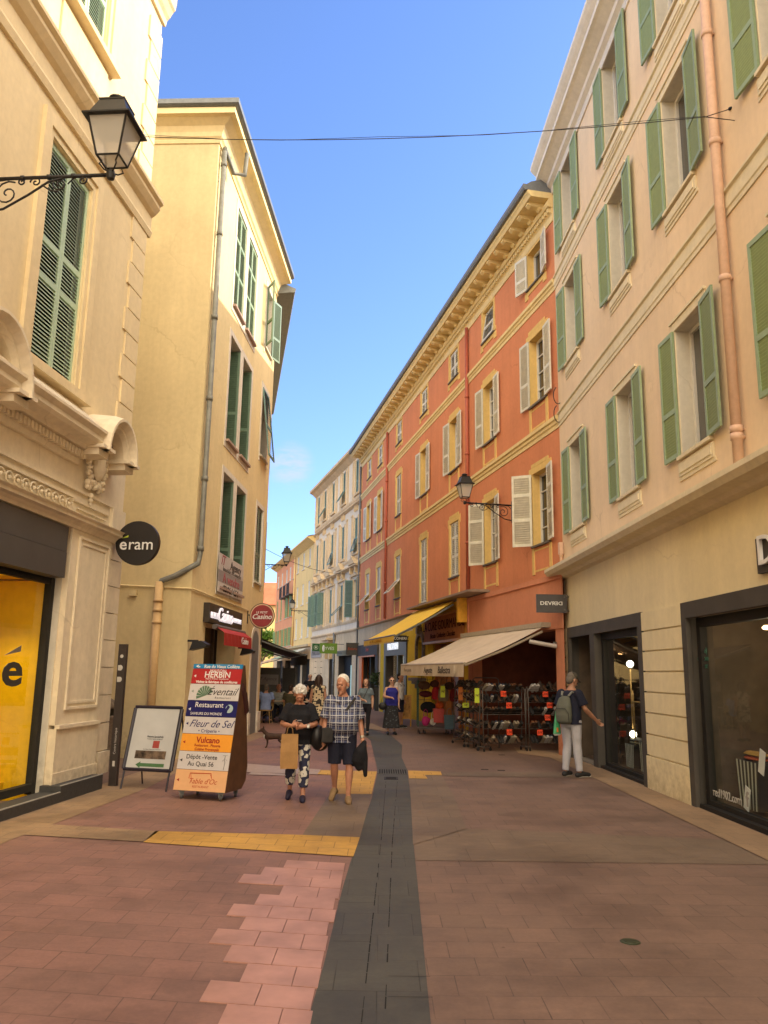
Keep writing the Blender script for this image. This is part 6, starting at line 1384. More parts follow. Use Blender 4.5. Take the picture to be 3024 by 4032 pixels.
t, j, hp, LM, HR = person((-.45,24.1,0), R(-6), 'woman with dark bob in grey blue t-shirt and black trousers', 1.62, .98, SK_L, fem=True, J=dict(wrR=(-.02,-.24,1.06), elR=(-.22,.0,1.10), anR=(-.09,.18,.14), toR=(-.10,.05,.04), knL=(.09,-.06,.5), anL=(.08,-.1,.085), toL=(.08,-.25,.03)),
    top=dict(mat=C_GRY, hem=.95, sleeve=.6, inf=.016, name='t_shirt'), bottom=dict(mat=C_BLK, len=.95, inf=.010), hair=('bob', HBRN), shoes=dict(mat=BLACK), head_rot=(R(-8),0,0), vox=.013)
strap(t, [(.10,-.10,1.40),(.03,-.15,1.22),(-.05,-.16,1.05)], .018, BLKLEATHER)
# --- man in white with small backpack, turned to the right
t, j, hp, LM, HR = person((.62,27.6,0), R(62), 'young man in white t-shirt and dark shorts standing by the yellow wall', 1.78, 1.0, SK_T, top=dict(mat=C_WHT, hem=.88, sleeve=.7, inf=.02, name='t_shirt'), bottom=dict(mat=C_NVY, len=.5, inf=.022, flare=.02, name='shorts'), hair=('short', HBLK), shoes=dict(mat=BLACK, sole=SOLEW), J=dict(elR=(-.24,.05,1.12), wrR=(-.24,.0,.88)), vox=.014)
bk = empty('backpack', (.62,27.6,0), R(62), 'small dark backpack worn by the young man in white t-shirt', 'backpack'); mb = MB(); torso(mb, [(1.0,.11,.06,.18),(1.1,.14,.08,.19),(1.3,.13,.07,.18),(1.42,.07,.04,.15)]); fuse(mb, .016, C_BLK, 'pack_body', bk, 2)
mb = MB(); [mb.tube([(sg*.09,.13,1.42),(sg*.12,.03,1.48),(sg*.13,-.12,1.38),(sg*.14,-.06,1.18)], .016, 5) for sg in (-1,1)]; mb.build('strap', BLACK, bk)
# --- woman in square patterned dress, walking away
t, j, hp, LM, HR = person((-1.80,23.6,0), R(178), 'woman with long dark hair seen from behind in a black and cream square patterned dress', 1.70, 1.0, SK_T, fem=True, top=dict(mat=PAT_DRESS, hem=.9, sleeve=.15, inf=.018, name='dress'), bottom=dict(mat=PAT_DRESS, skirt=.55, w=.22, name='dress_skirt'), hair=('long', HBRN), shoes=dict(mat=BLACK), vox=.013)
# --- terrace people
def seated_J(): return dict(hipL=(.09,0,.52), hipR=(-.09,0,.52), knL=(.12,-.42,.52), knR=(-.12,-.42,.52), anL=(.12,-.38,.09), anR=(-.12,-.38,.09), toL=(.13,-.54,.03), toR=(-.13,-.54,.03), head=(0,-.04,1.21), neck=(0,0,1.04), shL=(.185,0,1.0), shR=(-.185,0,1.0), elL=(.25,-.06,.76), elR=(-.25,-.06,.76), wrL=(.16,-.30,.74), wrR=(-.16,-.30,.74))
def sit(loc, face, label, mat, hair, skin, H=1.72):
    """a seated figure built like person(), hips at chair height"""
    return person(loc, face, label, H, 1.03, skin, J=seated_J(), top=dict(mat=mat, hem=.86, sleeve=.7, inf=.018), hair=hair, bottom=dict(mat=C_NVY, len=.95, inf=.014, waist=.5), shoes=dict(mat=BLACK), vox=.016, seated=True, group=None)
sit((-4.02,28.75,0), R(175), 'man in light blue shirt seated with his back to the street at the cafe', C_LBL, ('short', HGRY), SK_T)
sit((-3.75,30.1,0), R(5), 'man in pale grey shirt seated facing the street at the cafe', cloth_mat('pale_grey_shirt', (.30,.32,.30,1)), ('bald', HGRY), SK_R)
sit((-3.15,28.6,0), R(170), 'person in dark green top seated at the middle cafe chair', C_OLV, ('short', HBRN), SK_L)
sit((-2.75,29.6,0), R(100), 'dark clothed person with dark hair seated sideways at the far cafe table', C_BLK, ('bob', HBLK), SK_L)
person((-3.55,32.6,0), R(110), 'waitress with dark hair in a white t-shirt standing among the cafe tables', 1.72, 1.0, SK_D, fem=True, top=dict(mat=C_WHT, hem=.9, sleeve=.6, inf=.02, name='t_shirt'), bottom=dict(mat=C_BLK, len=.95), hair=('bun', HBLK), shoes=dict(mat=BLACK), J=dict(wrR=(-.12,-.28,1.02), elR=(-.22,.0,1.1)), vox=.016)
person((-3.1,35.6,0), R(20), 'person in black with pale headwear standing at the end of the cafe terrace', 1.70, 1.02, SK_L, top=dict(mat=C_BLK, hem=.8, sleeve=.7, inf=.02), bottom=dict(mat=C_BLK, len=.95), hair=('short', simple('pale_headscarf', (.5,.48,.42,1), .8)), shoes=dict(mat=BLACK), J=dict(wrR=(-.15,-.25,1.1)), vox=.016)
for i, (x, y, m_, h_, l_) in enumerate(((-4.5,34.5,C_WHT,('short',HBLK),'person in white top standing behind the cafe tables near the grey screen'),(-5.0,38.5,C_OLV,('short',HBRN),'person in green top farther along the terrace'),(-5.2,44,C_BLK,('short',HBLK),'person in black walking far down the street'))):
    person((x,y,0), R(170 if i == 2 else 10), l_, 1.72, 1.0, SK_T, top=dict(mat=m_, hem=.88, sleeve=.7, inf=.02), bottom=dict(mat=C_NVY, len=.95), hair=h_, shoes=dict(mat=BLACK), vox=.02)
# --- small dog
dg = empty('dog', (-2.56,19.75,0), R(-78), 'small dark brown dog with white chest and upright ears', 'dog')
mb = MB(); limb(mb, [(0,.20,.27),(0,.05,.265),(0,-.12,.27)], [.068,.066,.085], 14); limb(mb, [(0,-.14,.31),(0,-.22,.385)], [.055,.042]); mb.ball((0,-.25,.41), .052, 12, 8, (.85,1.1,.9)); limb(mb, [(0,-.27,.40),(0,-.345,.385)], [.030,.018], 10)
for sg in (-1,1):
    mb.tube([(sg*.032,-.235,.44),(sg*.036,-.228,.475),(sg*.036,-.225,.505)], [.022,.016,.004], 8)
    limb(mb, [(sg*.045,-.13,.24),(sg*.045,-.12,.13),(sg*.045,-.135,.03),(sg*.045,-.16,.018)], [.032,.019,.014,.015], 8); limb(mb, [(sg*.045,.19,.24),(sg*.05,.15,.17),(sg*.05,.225,.10),(sg*.05,.215,.03),(sg*.05,.19,.016)], [.045,.030,.017,.014,.015], 8)
limb(mb, [(0,.25,.30),(0,.32,.36),(0,.34,.43)], [.018,.014,.008], 8)
fuse(mb, .008, simple('dark_brown_fur', (.055,.028,.018,1), .8, var=.3, bump=.5), 'body', dg, 2)
MB().ball((0,-.195,.27), .045, 10, 8, (.8,.6,1.4)).build('chest_patch', simple('white_fur', (.5,.47,.42,1), .9), dg, True); MB().ball((0,-.362,.388), .010, 8, 6).ball((.025,-.285,.425), .007, 6, 4).ball((-.025,-.285,.425), .007, 6, 4).build('nose_and_eyes', BLACK, dg)
# ================================================================ shoe racks, bags, cafe furniture
def shoe_mesh(kind, col, sole):
    """toe towards -y, sole on z=0, about 27 cm long"""
    mb = MB(); n = 14; prev = None
    st = [(.135,.020,.030,.052),(.115,.032,.034,.085),(.06,.034,.036,.090),(.02,.034,.038,.078),(-.03,.038,.042,.060),(-.08,.040,.042,.048),(-.115,.034,.034,.040),(-.138,.015,.016,.028)]
    if kind == 'boot': st = [(a, b, c, d+(.07 if i < 4 else .015)) for i, (a, b, c, d) in enumerate(st)]
    for y, a, c, h in st:
        ring = [(max(min(1.25*math.cos(t),1),-1)*a, y, .022+(h-.022)*max(math.sin(t),0)) for t in [math.pi*k/(n-1) for k in range(n)]]
        if prev: mb.add(prev+ring, [(k,k+1,n+k+1,n+k) for k in range(n-1)])
        else: mb.add(ring, [tuple(range(n))])
        prev = ring
    mb.add(prev, [tuple(range(n))])
    # opening of the shoe
    mb.add([(.022*math.cos(t), .085+.045*math.sin(t), .088+(.07 if kind == 'boot' else 0)+.004) for t in [2*math.pi*k/12 for k in range(12)]], [tuple(range(12))], 2)
    so = [(.028,.135),(.038,.08),(.034,.02),(.041,-.04),(.043,-.09),(.030,-.13),(.0,-.148)]; pts = so+[(-x,y) for x,y in so[::-1][1:]]
    mb.prism(pts, 'z', 0, .024, 1)
    return mb.mesh('shoe', [simple(col[0], col[1], .6, var=.2, scale=30), simple('sole_'+sole[0], sole[1], .7), BLACK], False)
KINDS = {
 'brown': shoe_mesh('low', ('brown_leather', (.085,.042,.022,1)), ('dark', (.03,.022,.018,1))),
 'black': shoe_mesh('low', ('black_shoe_leather', (.018,.017,.018,1)), ('black', (.02,.02,.02,1))),
 'navy': shoe_mesh('low', ('navy_canvas', (.03,.04,.075,1)), ('white', (.5,.48,.44,1))),
 'beige': shoe_mesh('low', ('beige_canvas', (.25,.20,.14,1)), ('cream', (.33,.29,.22,1))),
 'white': shoe_mesh('low', ('white_leather', (.42,.41,.39,1)), ('bright', (.58,.56,.54,1))),
 'rust': shoe_mesh('low', ('rust_suede', (.20,.075,.03,1)), ('brown', (.07,.04,.025,1))),
 'dark_ankle': shoe_mesh('boot', ('dark_brown_boot', (.045,.028,.02,1)), ('black', (.02,.02,.02,1)))}
DESC = {'brown':'brown leather shoe','black':'black shoe','navy':'pale soled navy shoe','beige':'beige canvas shoe','white':'white trainer','rust':'rust suede shoe','dark_ankle':'dark brown ankle boot'}
TUBE = simple('grey_tube_metal', (.15,.13,.12,1), .45, .6, var=.3, scale=8); CARD = simple('fluorescent_orange_card', (.90,.09,.03,1), .6, var=.04)
CARDL = simple('fluorescent_green_card', (.50,.62,.03,1), .6, var=.04); CARDO = simple('orange_paper_card', (.72,.22,.03,1), .6, var=.04); MARK = simple('dark_marker', (.10,.01,.01,1), .6)
def rack(loc, rz, w, label, where, levels, layout, htop=1.45):
    t = empty('shoe_rack', loc, rz, label, 'shoe rack', 'tubular shoe racks on castors')
    for x in (0, w):
        mb = MB().tube([(x,-.12,.09),(x,-.06,htop),(x,-.0,htop+.03),(x,.08,htop)], .014, 8).tube([(x,.08,htop),(x,.14,.09)], .014, 8).tube([(x,-.16,.10),(x,.2,.10)], .015, 8)
        mb.build('upright', TUBE, t, True)
        for y in (-.14,.18): MB().lathe([(.001,-.012),(.034,-.012),(.036,0),(.034,.012),(.001,.012)], 12, (x,y,.036), axis='x').box(x-.01,x+.01,y-.012,y+.012,.04,.1).build('castor', BLACK, t)
    for z in levels:
        mb = MB().tube([(0,-.11,z),(w,-.11,z)], .007, 6).tube([(0,.10,z+.10),(w,.10,z+.10)], .007, 6).tube([(0,-.02,z+.04),(w,-.02,z+.04)], .004, 5)
        mb.build('shelf', TUBE, t)
    # shoes: toes up, resting on the sloping wires
    pos = {}
    for li, (z, row) in enumerate(zip(levels, layout)):
        n = len(row)
        for i, c in enumerate(row):
            if c == '-': continue
            k = {'b':'brown','k':'black','n':'navy','e':'beige','w':'white','r':'rust','a':'dark_ankle'}[c]
            pos.setdefault(k, []).append((.06+(w-.12)*(i+.5)/n+random.uniform(-.008,.008), z, R(random.uniform(-12,12))))
    M = M4.Translation(V(loc)) @ M4.Rotation(rz, 4, 'Z')
    for k, ps in pos.items():
        for (x, z, a) in ps:
            o = bpy.data.objects.new('shoe', KINDS[k]); C.objects.link(o)
            tilt = M4.Rotation(R(180)+a*.5, 4, 'Z') @ M4.Rotation(R(32+random.uniform(-6,10)), 4, 'X')
            if k in ('dark_ankle',) or (k in ('brown','black') and random.random() < .4): tilt = M4.Rotation(a, 4, 'Z') @ M4.Rotation(R(24), 4, 'X')
            o.matrix_world = M @ M4.Translation((x, -.0, z+.055)) @ tilt
            tag(o, f'{DESC[k]} on the sloping wires of the {where}', 'shoe', f'{k.replace("_"," ")} shoes on the {where}')
    return t, M
def card(M, x, z, w_, h_, mat, label, s='9€', y=-.125, rz=0):
    o = MB().box(-w_/2,w_/2,-.001,.001,-h_,0).build('price_card', mat, None); o.matrix_world = M @ M4.Translation((x,y,z)) @ M4.Rotation(R(-4),4,'X') @ M4.Rotation(rz,4,'Z')
    tag(o, label, 'price card'); tt = text(s, h_*.62 if w_ > h_*.8 else w_*.7, MARK, o, (0,-.003,-h_*.5), (R(90),0,0), ext=.0004, bold=.001, shear=.2)
    return o
LV = (.19,.52,.85,1.14,1.40)
tA, MA = rack((2.03,21.85,0), R(-76), 1.15, 'shoe rack nearest the bag stall, seen almost end on', 'rack beside the bags', LV, ('bbkbekb','kwbkekb','kwkbkkbr','bbkkebkb','abakabak'))
tB, MB_ = rack((2.22,20.75,0), R(-76), .95, 'middle shoe rack seen almost end on between two others', 'middle rack', LV, ('nbkkbk','webbkb','kbkebrk','ekebbkb','eakbkab'))
tC, MC = rack((2.40,19.72,0), R(16), 1.10, 'wide shoe rack facing the street with four orange price cards', 'wide central rack', LV, ('bbebkknkeebk','kbknkneekeek','bbrbkbkkrbkb','kknkbkekbewk','ewnrknnkkrrkb'))
tD, MD = rack((3.55,20.02,0), R(9), .95, 'shoe rack under the red shop wall beside the man with the backpack', 'rack by the clothes shop', LV, ('kkbewnkkb','rrkrkkkbk','kkbkwkkwkb','kbkkkkkbk','wwwabkabaa'))
for x, z, l_ in ((.52,1.40,'orange price card on the top shelf of the wide shoe rack'),(.66,1.13,'orange price card on the second shelf of the wide shoe rack'),(.66,.51,'orange price card on the low shelf of the wide shoe rack')): card(MC, x, z, .145, .135, CARD, l_, '15€')
for x, z, l_ in ((.42,1.40,'orange price card on the top shelf of the rack beside the clothes shop'),(.52,1.14,'orange price card on the second shelf of the rack beside the clothes shop'),(.46,.85,'orange price card on the middle shelf of the rack beside the clothes shop'),(.26,.50,'orange price card on the low shelf of the rack beside the clothes shop')): card(MD, x, z, .14, .13, CARD, l_, '20€')
I_ = M4.Identity(4)
card(I_, 2.27, 1.46, .11, .34, CARDL, 'long green price card with orange dot hanging by the wide rack', '9€', y=19.52)
card(I_, 2.02, 1.46, .11, .33, CARDO, 'long orange price card hanging on the middle rack post', '5€', y=20.95)
card(I_, 1.66, 1.46, .12, .30, CARDL, 'long green price card hanging near the bags', '9€', y=22.2)
card(I_, 2.12, 1.08, .16, .12, CARDL, 'small green card low on the middle rack', '5€', y=20.65)
# a rail above the racks
tag(MB().tube([(2.3,20.6,0),(2.3,20.6,1.66),(2.36,20.6,1.70),(2.9,20.75,1.70),(2.96,20.75,1.66),(2.96,20.75,0)], .015, 8).build('garment_rail', TUBE, None, True), 'empty tubular garment rail standing behind the wide shoe rack', 'rail')
# ---------------------------------------------------------------- bag stand
t = empty('bag_stand', (1.12,25.2,0), R(4), 'wheeled stand with green mesh end panel carrying bags under the cream awning', 'display stand')
GM = simple('green_wire', (.03,.12,.07,1), .5, .2)
mb = MB()
for k in range(11): mb.tube([(0,-.25+.05*k,.22),(0,-.25+.05*k,1.58)], .006, 4)
for k in range(28): mb.tube([(0,-.25,.22+.05*k),(0,.25,.22+.05*k)], .006, 4)
mb.build('mesh_panel', GM, t)
mb = MB().tube([(0,0,.2),(0,0,1.6),(1.1,0,1.6),(1.1,0,.2)], .014, 8).box(0,1.1,-.25,.25,.17,.20).tube([(0,-.1,1.0),(1.1,-.1,1.0)], .008, 6); mb.build('stand_frame', TUBE, t)
for x in (.04,.2,.9,1.06):
    for y in (-.2,.2): MB().lathe([(.001,-.015),(.05,-.015),(.05,.015),(.001,.015)], 12, (x,y,.055), axis='x').build('castor', BLACK, t)
def bag(loc, w_, h_, d_, col, label, kind='tote', rz=0):
    b_ = empty('bag', loc, rz, label, 'bag'); m = cloth_mat('bag_cloth_%d' % random.randint(0,999), col) if kind != 'tote' else simple('bag_leather_%d' % random.randint(0,999), col, .45, bump=.3)
    mb = MB()
    if kind == 'tote': mb.prism([(-w_*.42,0),(w_*.42,0),(w_*.5,h_),(-w_*.5,h_)], 'y', -d_/2, d_/2); mb.build('bag_body', m, b_)
    elif kind == 'sack': torso(mb, [(0,w_*.38,d_*.4,0),(h_*.25,w_*.5,d_*.5,0),(h_*.7,w_*.42,d_*.4,0),(h_,w_*.14,d_*.15,0)]); fuse(mb, .025, m, 'bag_body', b_, 2)
    else: mb.ball((0,0,h_/2), h_/2, 12, 8, (w_/h_,d_/h_,1)); mb.ball((w_*.2,0,h_*.6), h_*.35, 10, 6, (1,.8,.8)); fuse(mb, .025, m, 'bag_body', b_, 1)
    mb = MB(); 
    for y in (-d_*.3, d_*.3): mb.tube([(-w_*.25,y,h_*.97),(-w_*.2,y*.5,h_+.14),(0,0,h_+.2),(w_*.2,y*.5,h_+.14),(w_*.25,y,h_*.97)], .007, 5)
    mb.build('handle', m, b_); return b_
for a in (((1.72,24.7,.36),.34,.40,.14,(.50,.04,.03,1),'bright red tote bag hanging low on the bag stand','tote'),((2.02,24.3,.20),.34,.40,.14,(.06,.13,.19,1),'slate blue tote bag hanging at the end of the bag stand','tote'),
          ((1.66,24.9,1.02),.30,.42,.2,(.45,.03,.04,1),'red rucksack hanging high on the bag stand','sack'),((1.86,24.6,.98),.34,.50,.2,(.22,.18,.12,1),'olive beige drawstring bag hanging high on the bag stand','sack'),
          ((1.42,24.9,.62),.5,.34,.25,(.015,.016,.018,1),'big black handbag in the middle of the bag stand','ball'),((1.30,24.9,1.30),.4,.26,.2,(.13,.07,.04,1),'brown handbag on top of the bag stand near the green mesh','ball'),
          ((1.62,24.9,1.36),.3,.24,.2,(.10,.04,.03,1),'maroon handbag on top of the bag stand','ball'),((1.34,24.85,1.08),.42,.2,.2,(.09,.015,.02,1),'dark wine coloured clutch below the brown handbag','ball'),
          ((1.76,24.75,.74),.26,.22,.18,(.55,.10,.02,1),'orange pouch between the black and red bags','ball'),((1.34,24.8,.24),.24,.30,.2,(.42,.03,.16,1),'magenta bundle on the base of the bag stand','ball'),((1.56,24.75,.26),.2,.22,.16,(.55,.52,.48,1),'white soft bag on the base of the bag stand','ball'),
          ((2.15,24.4,.98),.26,.42,.18,(.16,.02,.02,1),'dark red bag hanging beside the olive one','sack'),((2.0,24.2,1.32),.3,.24,.2,(.05,.03,.02,1),'dark handbag at the right end of the top bar','ball')): bag(*a[:5], a[5], a[6])
# yellow wooden menu easel
t = empty('menu_easel', (.88,28.4,0), R(10), 'yellow wooden easel board leaning by the yellow wall', 'easel'); YW = simple('yellow_wood', (.48,.25,.04,1), .6)
MB().box(-.17,-.13,0,.03,0,1.05).box(.13,.17,0,.03,0,1.05).box(-.13,.13,0,.03,1.0,1.05).box(-.13,.13,0,.03,.25,.3).build('frame', YW, t); MB().box(-.13,.13,.008,.02,.3,1.0).build('picture', simple('yellow_print', (.42,.22,.06,1), .6, var=.5, scale=7), t)
# tall black planter
t = empty('planter', (-.14,39.6,0), 0, 'tall black planter with a leafy plant before the orange framed boutique', 'planter')
MB().prism([(-.16,0),(.16,0),(.20,1.15),(-.20,1.15)], 'y', -.2, .2).build('pot', BLACK, t)
def leaves(n, c, r, size, seed, sc=(1,1,1), clump=0):
    rnd = random.Random(seed); mb = MB(); cl = [V((rnd.gauss(0,.5),rnd.gauss(0,.5),rnd.gauss(0,.45))) for _ in range(clump)] if clump else None
    for _ in range(n):
        if cl: q = rnd.choice(cl)+V((rnd.gauss(0,.2),rnd.gauss(0,.2),rnd.gauss(0,.2)))
        else: q = V((rnd.gauss(0,.42),rnd.gauss(0,.42),rnd.gauss(0,.42)))
        p = V(c)+V((q.x*r*sc[0],q.y*r*sc[1],q.z*r*sc[2])); d = V((rnd.uniform(-1,1),rnd.uniform(-1,1),rnd.uniform(-.4,1))).normalized(); s_ = d.cross(V((rnd.uniform(-1,1),rnd.uniform(-1,1),rnd.uniform(-1,1)))).normalized(); l_ = size*rnd.uniform(.6,1.3)
        mb.add([p, p+d*l_*.5+s_*l_*.28, p+d*l_, p+d*l_*.5-s_*l_*.28], [(0,1,2,3)])
    return mb
def leaf_mat(name, col, tr=.35):
    m, nt, b = _nt(name); oc = _coord(nt); c = _ramp(nt, _noise(nt, oc, 1.2, 3), [(.3, sh(col,.6)), (.7, sh(col,1.5))]); nt.links.new(c, b.inputs['Base Color']); b.inputs['Roughness'].default_value = .6
    tl_ = nt.nodes.new('ShaderNodeBsdfTranslucent'); nt.links.new(c, tl_.inputs[0]); mx = nt.nodes.new('ShaderNodeMixShader'); mx.inputs[0].default_value = tr; o = nt.nodes['Material Output']; nt.links.new(b.outputs[0], mx.inputs[1]); nt.links.new(tl_.outputs[0], mx.inputs[2]); nt.links.new(mx.outputs[0], o.inputs[0]); return m
leaves(170, (0,0,1.5), .45, .24, 3).build('foliage', leaf_mat('dark_leaf', (.035,.06,.018,1)), t)
# tree at the end of the street
t = empty('street_tree', (-12.1,80,0), 0, 'bright green leafy tree showing behind the black awning at the end of the street', 'tree')
MB().tube([(0,0,0),(.05,0,1.6),(.2,.1,3),(.1,0,4.2)], [.2,.16,.12,.05], 9).tube([(.05,0,1.8),(-.6,.2,3.2),(-1.1,.1,4)], [.1,.07,.03], 7).tube([(.1,0,2.2),(.8,-.2,3.4),(1.3,0,4.1)], [.1,.07,.03], 7).build('trunk', simple('bark', (.10,.07,.05,1), .9, var=.3, bump=.5), t)
leaves(5200, (0,0,4.2), 1.75, .34, 5, (1,1,.85), 16).build('crown', leaf_mat('bright_leaf', (.12,.22,.03,1), .45), t)
# ---------------------------------------------------------------- cafe terrace
RAT = simple('woven_rattan', (.42,.27,.10,1), .7, var=.25, scale=40, bump=.4)
def chair():
    t = empty('rattan_chair', (0,0,0), 0, 'rattan bistro chair at the left end of the terrace, back to the street', 'chair', 'rattan bistro chairs on the cafe terrace')
    MB().lathe([(.001,.43),(.21,.43),(.22,.45),(.21,.47),(.001,.475)], 18).build('seat', RAT, t, True)
    for x, y in ((-.17,-.15),(.17,-.15),(-.17,.17),(.17,.17)): MB().tube([(x*.9,y*.9,.44),(x*1.2,y*1.25,0)], .013, 6).build('leg', RAT, t)
    mb = MB(); arc = [(.23*math.cos(a_), .20, .62+.27*math.sin(a_)) for a_ in [math.pi*k/12 for k in range(13)]]
    mb.tube([(.19,.17,.44)]+arc+[(-.19,.17,.44)], .014, 6); mb.prism([(x*.95,z) for x,_,z in arc]+[(-.19,.5),(.19,.5)], 'y', .195, .205); mb.build('backrest', RAT, t)
    MB().tube([(.17,.1,.2),(.0,.18,.34),(-.17,.1,.2)], .009, 5).build('stretcher', RAT, t); return t
ch = chair(); KM = kids_map()
spots = [((-4.02,28.8,0),R(175-180),None),((-3.12,28.5,0),R(-10),'rattan bistro chair behind the white haired woman, back to the street'),((-3.75,30.3,0),R(185),'rattan bistro chair facing the street near the grey screen'),((-2.72,29.7,0),R(-80),'rattan bistro chair turned sideways at the far table'),((-2.2,28.6,0),R(20),'rattan bistro chair at the street edge of the terrace'),((-4.5,31.6,0),R(170),'rattan bistro chair against the grey windscreen')]
for i, (p_, r_, l_) in enumerate(spots):
    c_ = ch if i == 0 else copy_tree(ch, None, KM); c_.location = p_; c_.rotation_euler = (0,0,r_)
    if l_: c_['label'] = l_
for i, (x, y, l_) in enumerate(((-3.85,29.5,'round cafe table between the blue shirted and grey shirted men'),(-2.9,29.1,'round cafe table near the middle of the terrace'),(-2.2,29.5,'round cafe table at the street edge of the terrace'))):
    t = empty('cafe_table', (x,y,0), 0, l_, 'table', 'round cafe tables'); MB().lathe([(.001,.72),(.33,.72),(.34,.735),(.33,.75),(.001,.75)], 20).build('table_top', simple('pale_table_top', (.45,.38,.28,1), .5), t); MB().lathe([(.2,0),(.2,.02),(.03,.04),(.025,.72)], 14).build('pedestal', IRON, t)
GRP = simple('grey_panel', (.13,.135,.135,1), .5, var=.06)
for i, (x, y, rz, w_, l_) in enumerate(((-4.35,31.3,R(0),.95,'grey terrace windscreen panel with agency lettering'),(-3.55,31.5,R(-25),.55,'narrow plain grey terrace windscreen panel'))):
    t = empty('windscreen_panel', (x,y,0), rz, l_, 'windscreen'); MB().box(-w_/2,w_/2,-.02,.02,.1,1.92).build('panel', GRP, t); MB().box(-w_/2-.02,-w_/2,-.03,.03,0,1.97).box(w_/2,w_/2+.02,-.03,.03,0,1.97).build('post', ZINC, t)
    if i == 0: pl = MB().box(-.42,.42,-.026,-.02,1.28,1.66).build('notice', simple('pale_notice', (.36,.36,.37,1), .5), t); text('IT Agency', .17, GRP, pl, (0,-.03,1.5), (R(90),0,0), shear=.3)
t = empty('menu_stand', (-3.0,31.0,0), R(-10), 'white lettered menu stand among the cafe tables', 'menu stand'); MB().box(-.2,.2,-.02,.02,.5,1.15).build('board', WHITE, t)
mb = MB(); [mb.box(-.16,.16,-.024,-.02,.56+.1*k,.60+.1*k) for k in range(6)]; mb.build('menu_text', GLT, t); MB().box(-.02,.02,-.01,.01,0,.5).build('leg', IRON, t)
# ---------------------------------------------------------------- window displays of the clothes shop
BRASS = simple('brass_tube', (.55,.36,.14,1), .35, .7)
GB = glow('lit_globe', (1,.86,.62,1), 7)
t = empty('globe_lamp', R1.w(1.95,-.38,0), R1.root.rotation_euler.z, 'bent brass tube lamp with two lit white globes in the shop window', 'lamp')
MB().tube([(0,0,1.92),(.0,0,.82)], .016, 8).tube([(-.12,0,.3),(-.10,0,1.45),(-.07,0,1.52),(-.03,0,1.50),(-.02,0,1.40),(-.05,0,1.32),(-.75,0,1.32)], .014, 8).build('tube', BRASS, t, True)
for z in (2.02,.72): MB().ball((0,0,z), .068, 18, 12).build('globe', GB, t, True)
for s_, z_ in ((1.3,2.42),(-2.75,2.44),(-4.4,2.44)):
    o = MB().lathe([(.001,-.005),(.07,-.005),(.09,.02),(.06,.05),(.001,.05)], 16).build('ceiling_spot', glow('warm_spot', (1,.62,.28,1), 10), R1.root); o.location = R1.x(s_), -.75, z_
KH = [cloth_mat('folded_%s' % n_, c_) for n_, c_ in (('khaki',(.17,.16,.11,1)),('grey',(.13,.13,.12,1)),('rust',(.35,.08,.04,1)),('ochre',(.30,.18,.05,1)))]
STR = simple('pale_stripe', (.46,.47,.38,1), .6)
def crate(fac, s, d, w_, h_, label, cl):
    t = empty('striped_crate', fac.w(s, d, .12), fac.root.rotation_euler.z, label, 'crate'); MB().prism([(-w_*.4,0),(w_*.4,0),(w_*.5,h_),(-w_*.5,h_)], 'y', -.3, 0).build('crate_body', simple('black_crate', (.02,.02,.018,1), .6), t)
    mb = MB(); n = 6
    for k in range(n):
        u = (k+.5)/n-.5; mb.quad((u*w_*.8-.018,.004,0),(u*w_*.8+.018,.004,0),(u*w_+.022,.004,h_),(u*w_-.022,.004,h_))
    mb.build('stripe', STR, t)
    for i, m in enumerate(cl):
        c_ = empty('folded_garment', fac.w(s, d-.15, .12+h_+.0+i*.055), fac.root.rotation_euler.z+R(random.uniform(-8,8)), label.split(' crate')[0].replace('black and pale striped','')+' '.strip()+'', 'garment') if False else None
        mb = MB(); mb.ball((0,-.15,h_+.03+i*.055), .16, 14, 6, (w_/.34,.8,.17)); mb.ball((.03,-.13,h_+.05+i*.055), .1, 10, 6, (w_/.3,.8,.2)); o = fuse(mb, .018, m, 'folded_garment', None, 1)
        o.matrix_world = M4.Translation(fac.w(s, d, .12)) @ M4.Rotation(fac.root.rotation_euler.z, 4, 'Z'); tag(o, ('lower' if i == 0 else 'upper')+' folded garment on the '+label.split(' standing')[0], 'folded clothes')
crate(R1, 1.95, -.30, .52, .42, 'far striped crate standing in the first clothes shop window', (KH[0],KH[1]))
crate(R1, 1.15, -.30, .50, .52, 'near striped crate standing in the first clothes shop window', (KH[1],KH[2]))
crate(R1, -2.72, -.32, .62, .60, 'large striped crate standing in the second clothes shop window', (KH[2],KH[3]))
for x_, z0_, l_, f_, s_ in ((-2.78,.12,'white price ticket leaning low against the large striped crate',R1,.30),(-3.25,.62,'white price ticket above the large striped crate',R1,.30)):
    o = MB().box(-.07,.07,-.004,.004,0,s_).build('price_ticket', WHITE, None); o.matrix_world = M4.Translation(f_.w(x_,-.25,z0_)) @ M4.Rotation(f_.root.rotation_euler.z,4,'Z') @ M4.Rotation(R(-18),4,'Y'); tag(o, l_, 'price ticket')
t = empty('shirt_dummy', R1.w(-3.75,-.5,0), R1.root.rotation_euler.z, 'headless dummy in a brown checked shirt at the edge of the second shop window', 'mannequin')
CHK = pattern_mat('brown_checks', (.16,.05,.02,1), (.42,.25,.13,1), 9, .5, .05)
mb = MB(); torso(mb, [(.85,.15,.10,0),(1.0,.16,.11,0),(1.25,.18,.12,0),(1.42,.19,.09,0),(1.5,.07,.06,0)]); limb(mb, [(.2,0,1.4),(.28,0,1.1),(.27,-.05,.82)], [.06,.055,.045]); limb(mb, [(-.2,0,1.4),(-.28,0,1.1),(-.27,-.05,.82)], [.06,.055,.045]); fuse(mb, .014, CHK, 'shirt', t, 2)
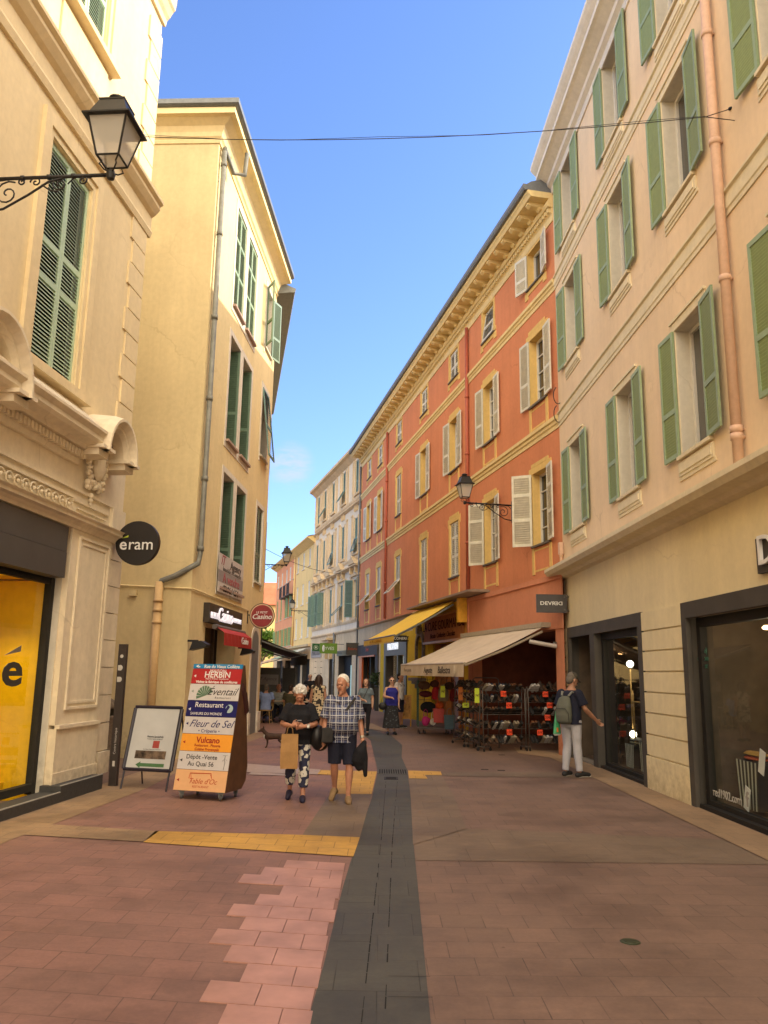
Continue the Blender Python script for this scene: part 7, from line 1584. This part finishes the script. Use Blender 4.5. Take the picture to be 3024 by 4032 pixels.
MB().tube([(0,0,0.1),(0,0,.9)], .02, 8).lathe([(.16,.08),(.16,.1),(.02,.12)], 16).build('stand', IRON, t); MB().ball((0,0,1.62), .07, 12, 8, (1,1,1.2)).build('head_knob', simple('pale_wood', (.5,.38,.2,1), .5), t, True)
t = empty('clothes_rail', R1.w(1.9,-1.3,0), R1.root.rotation_euler.z, 'chrome rail of hangers deep inside the clothes shop', 'clothes rail')
mb = MB().tube([(-1.0,0,0.05),(-1.0,0,1.75),(1.0,0,1.75),(1.0,0,.05)], .014, 8).build('rail', simple('chrome', (.6,.6,.6,1), .2, .9), t); mb = MB()
for k in range(10): x = -.8+k*.17; mb.tube([(x,0,1.75),(x,0,1.68),(x+.02,-.2,1.6),(x,.2,1.6),(x,0,1.68)], .008, 5)
mb.build('hanger', simple('pale_hanger', (.45,.42,.38,1), .4), t); mb = MB()
for k in range(10): x = -.8+k*.17; mb.box(x-.03,x+.03,-.22,.22,.75,1.6)
mb.build('garment', cloth_mat('dark_hanging_clothes', (.04,.04,.05,1)), t)
for s_, d_, e_ in ((1.4,-.9,14),(-2.9,-.8,16),(-4.6,-.8,16)):
    l = bpy.data.lights.new('shop_light', 'POINT'); l.energy = e_; l.color = (1,.78,.5); l.shadow_soft_size = .1; lo_ = bpy.data.objects.new('shop_light', l); C.objects.link(lo_); lo_.parent = R1.root; lo_.location = (s_, d_, 2.3)
# shoes on show in the yellow window
for i, (s_, d_) in enumerate(((-2.15,-.8),(-2.42,-.75),(-2.75,-.85))):
    o = bpy.data.objects.new('display_shoe', KINDS['brown' if i != 1 else 'black']); C.objects.link(o); o.matrix_world = M4.Translation(B1.w(s_, d_, .365)) @ M4.Rotation(R(70+i*25),4,'Z'); tag(o, ('brown leather shoe nearest the frame in the yellow shop window','black shoe in the middle of the yellow shop window display','brown leather shoe deepest in the yellow shop window')[i], 'shoe')
tag(MB().lathe([(.001,0),(.05,0),(.05,.012),(.001,.012)], 12).build('light_fitting', simple('white_batten', (.5,.48,.44,1), .5), None), 'small white lamp', 'lamp') if False else None
t = empty('fluorescent_lamp', R2.w(.1,.25,2.5), R2.root.rotation_euler.z+R(20), 'white batten lamp fixed under the end of the cream awning', 'lamp'); MB().tube([(-.1,0,-.05),(.35,.45,.06)], .05, 10).build('diffuser', simple('white_batten', (.42,.38,.34,1), .5), t); MB().box(-.03,.03,-.1,.0,-.06,.06).build('mount', ZINC, t)
o = empty('awning_spot', R2.w(3.0,1.3,2.38), 0, 'small lit warm spotlight under the cream awning', 'lamp'); MB().lathe([(.001,-.02),(.05,-.02),(.05,.01),(.001,.01)], 12).build('bulb', glow('warm_bulb', (1,.55,.2,1), 12), o)

l = bpy.data.lights.new('stall_fill', 'POINT'); l.energy = 14; l.color = (1,.62,.35); l.shadow_soft_size = .06; lo_ = bpy.data.objects.new('stall_fill', l); C.objects.link(lo_); lo_.location = R2.w(3.0,.9,2.25)  # warm point light added to brighten the dark recess of the shoe shop
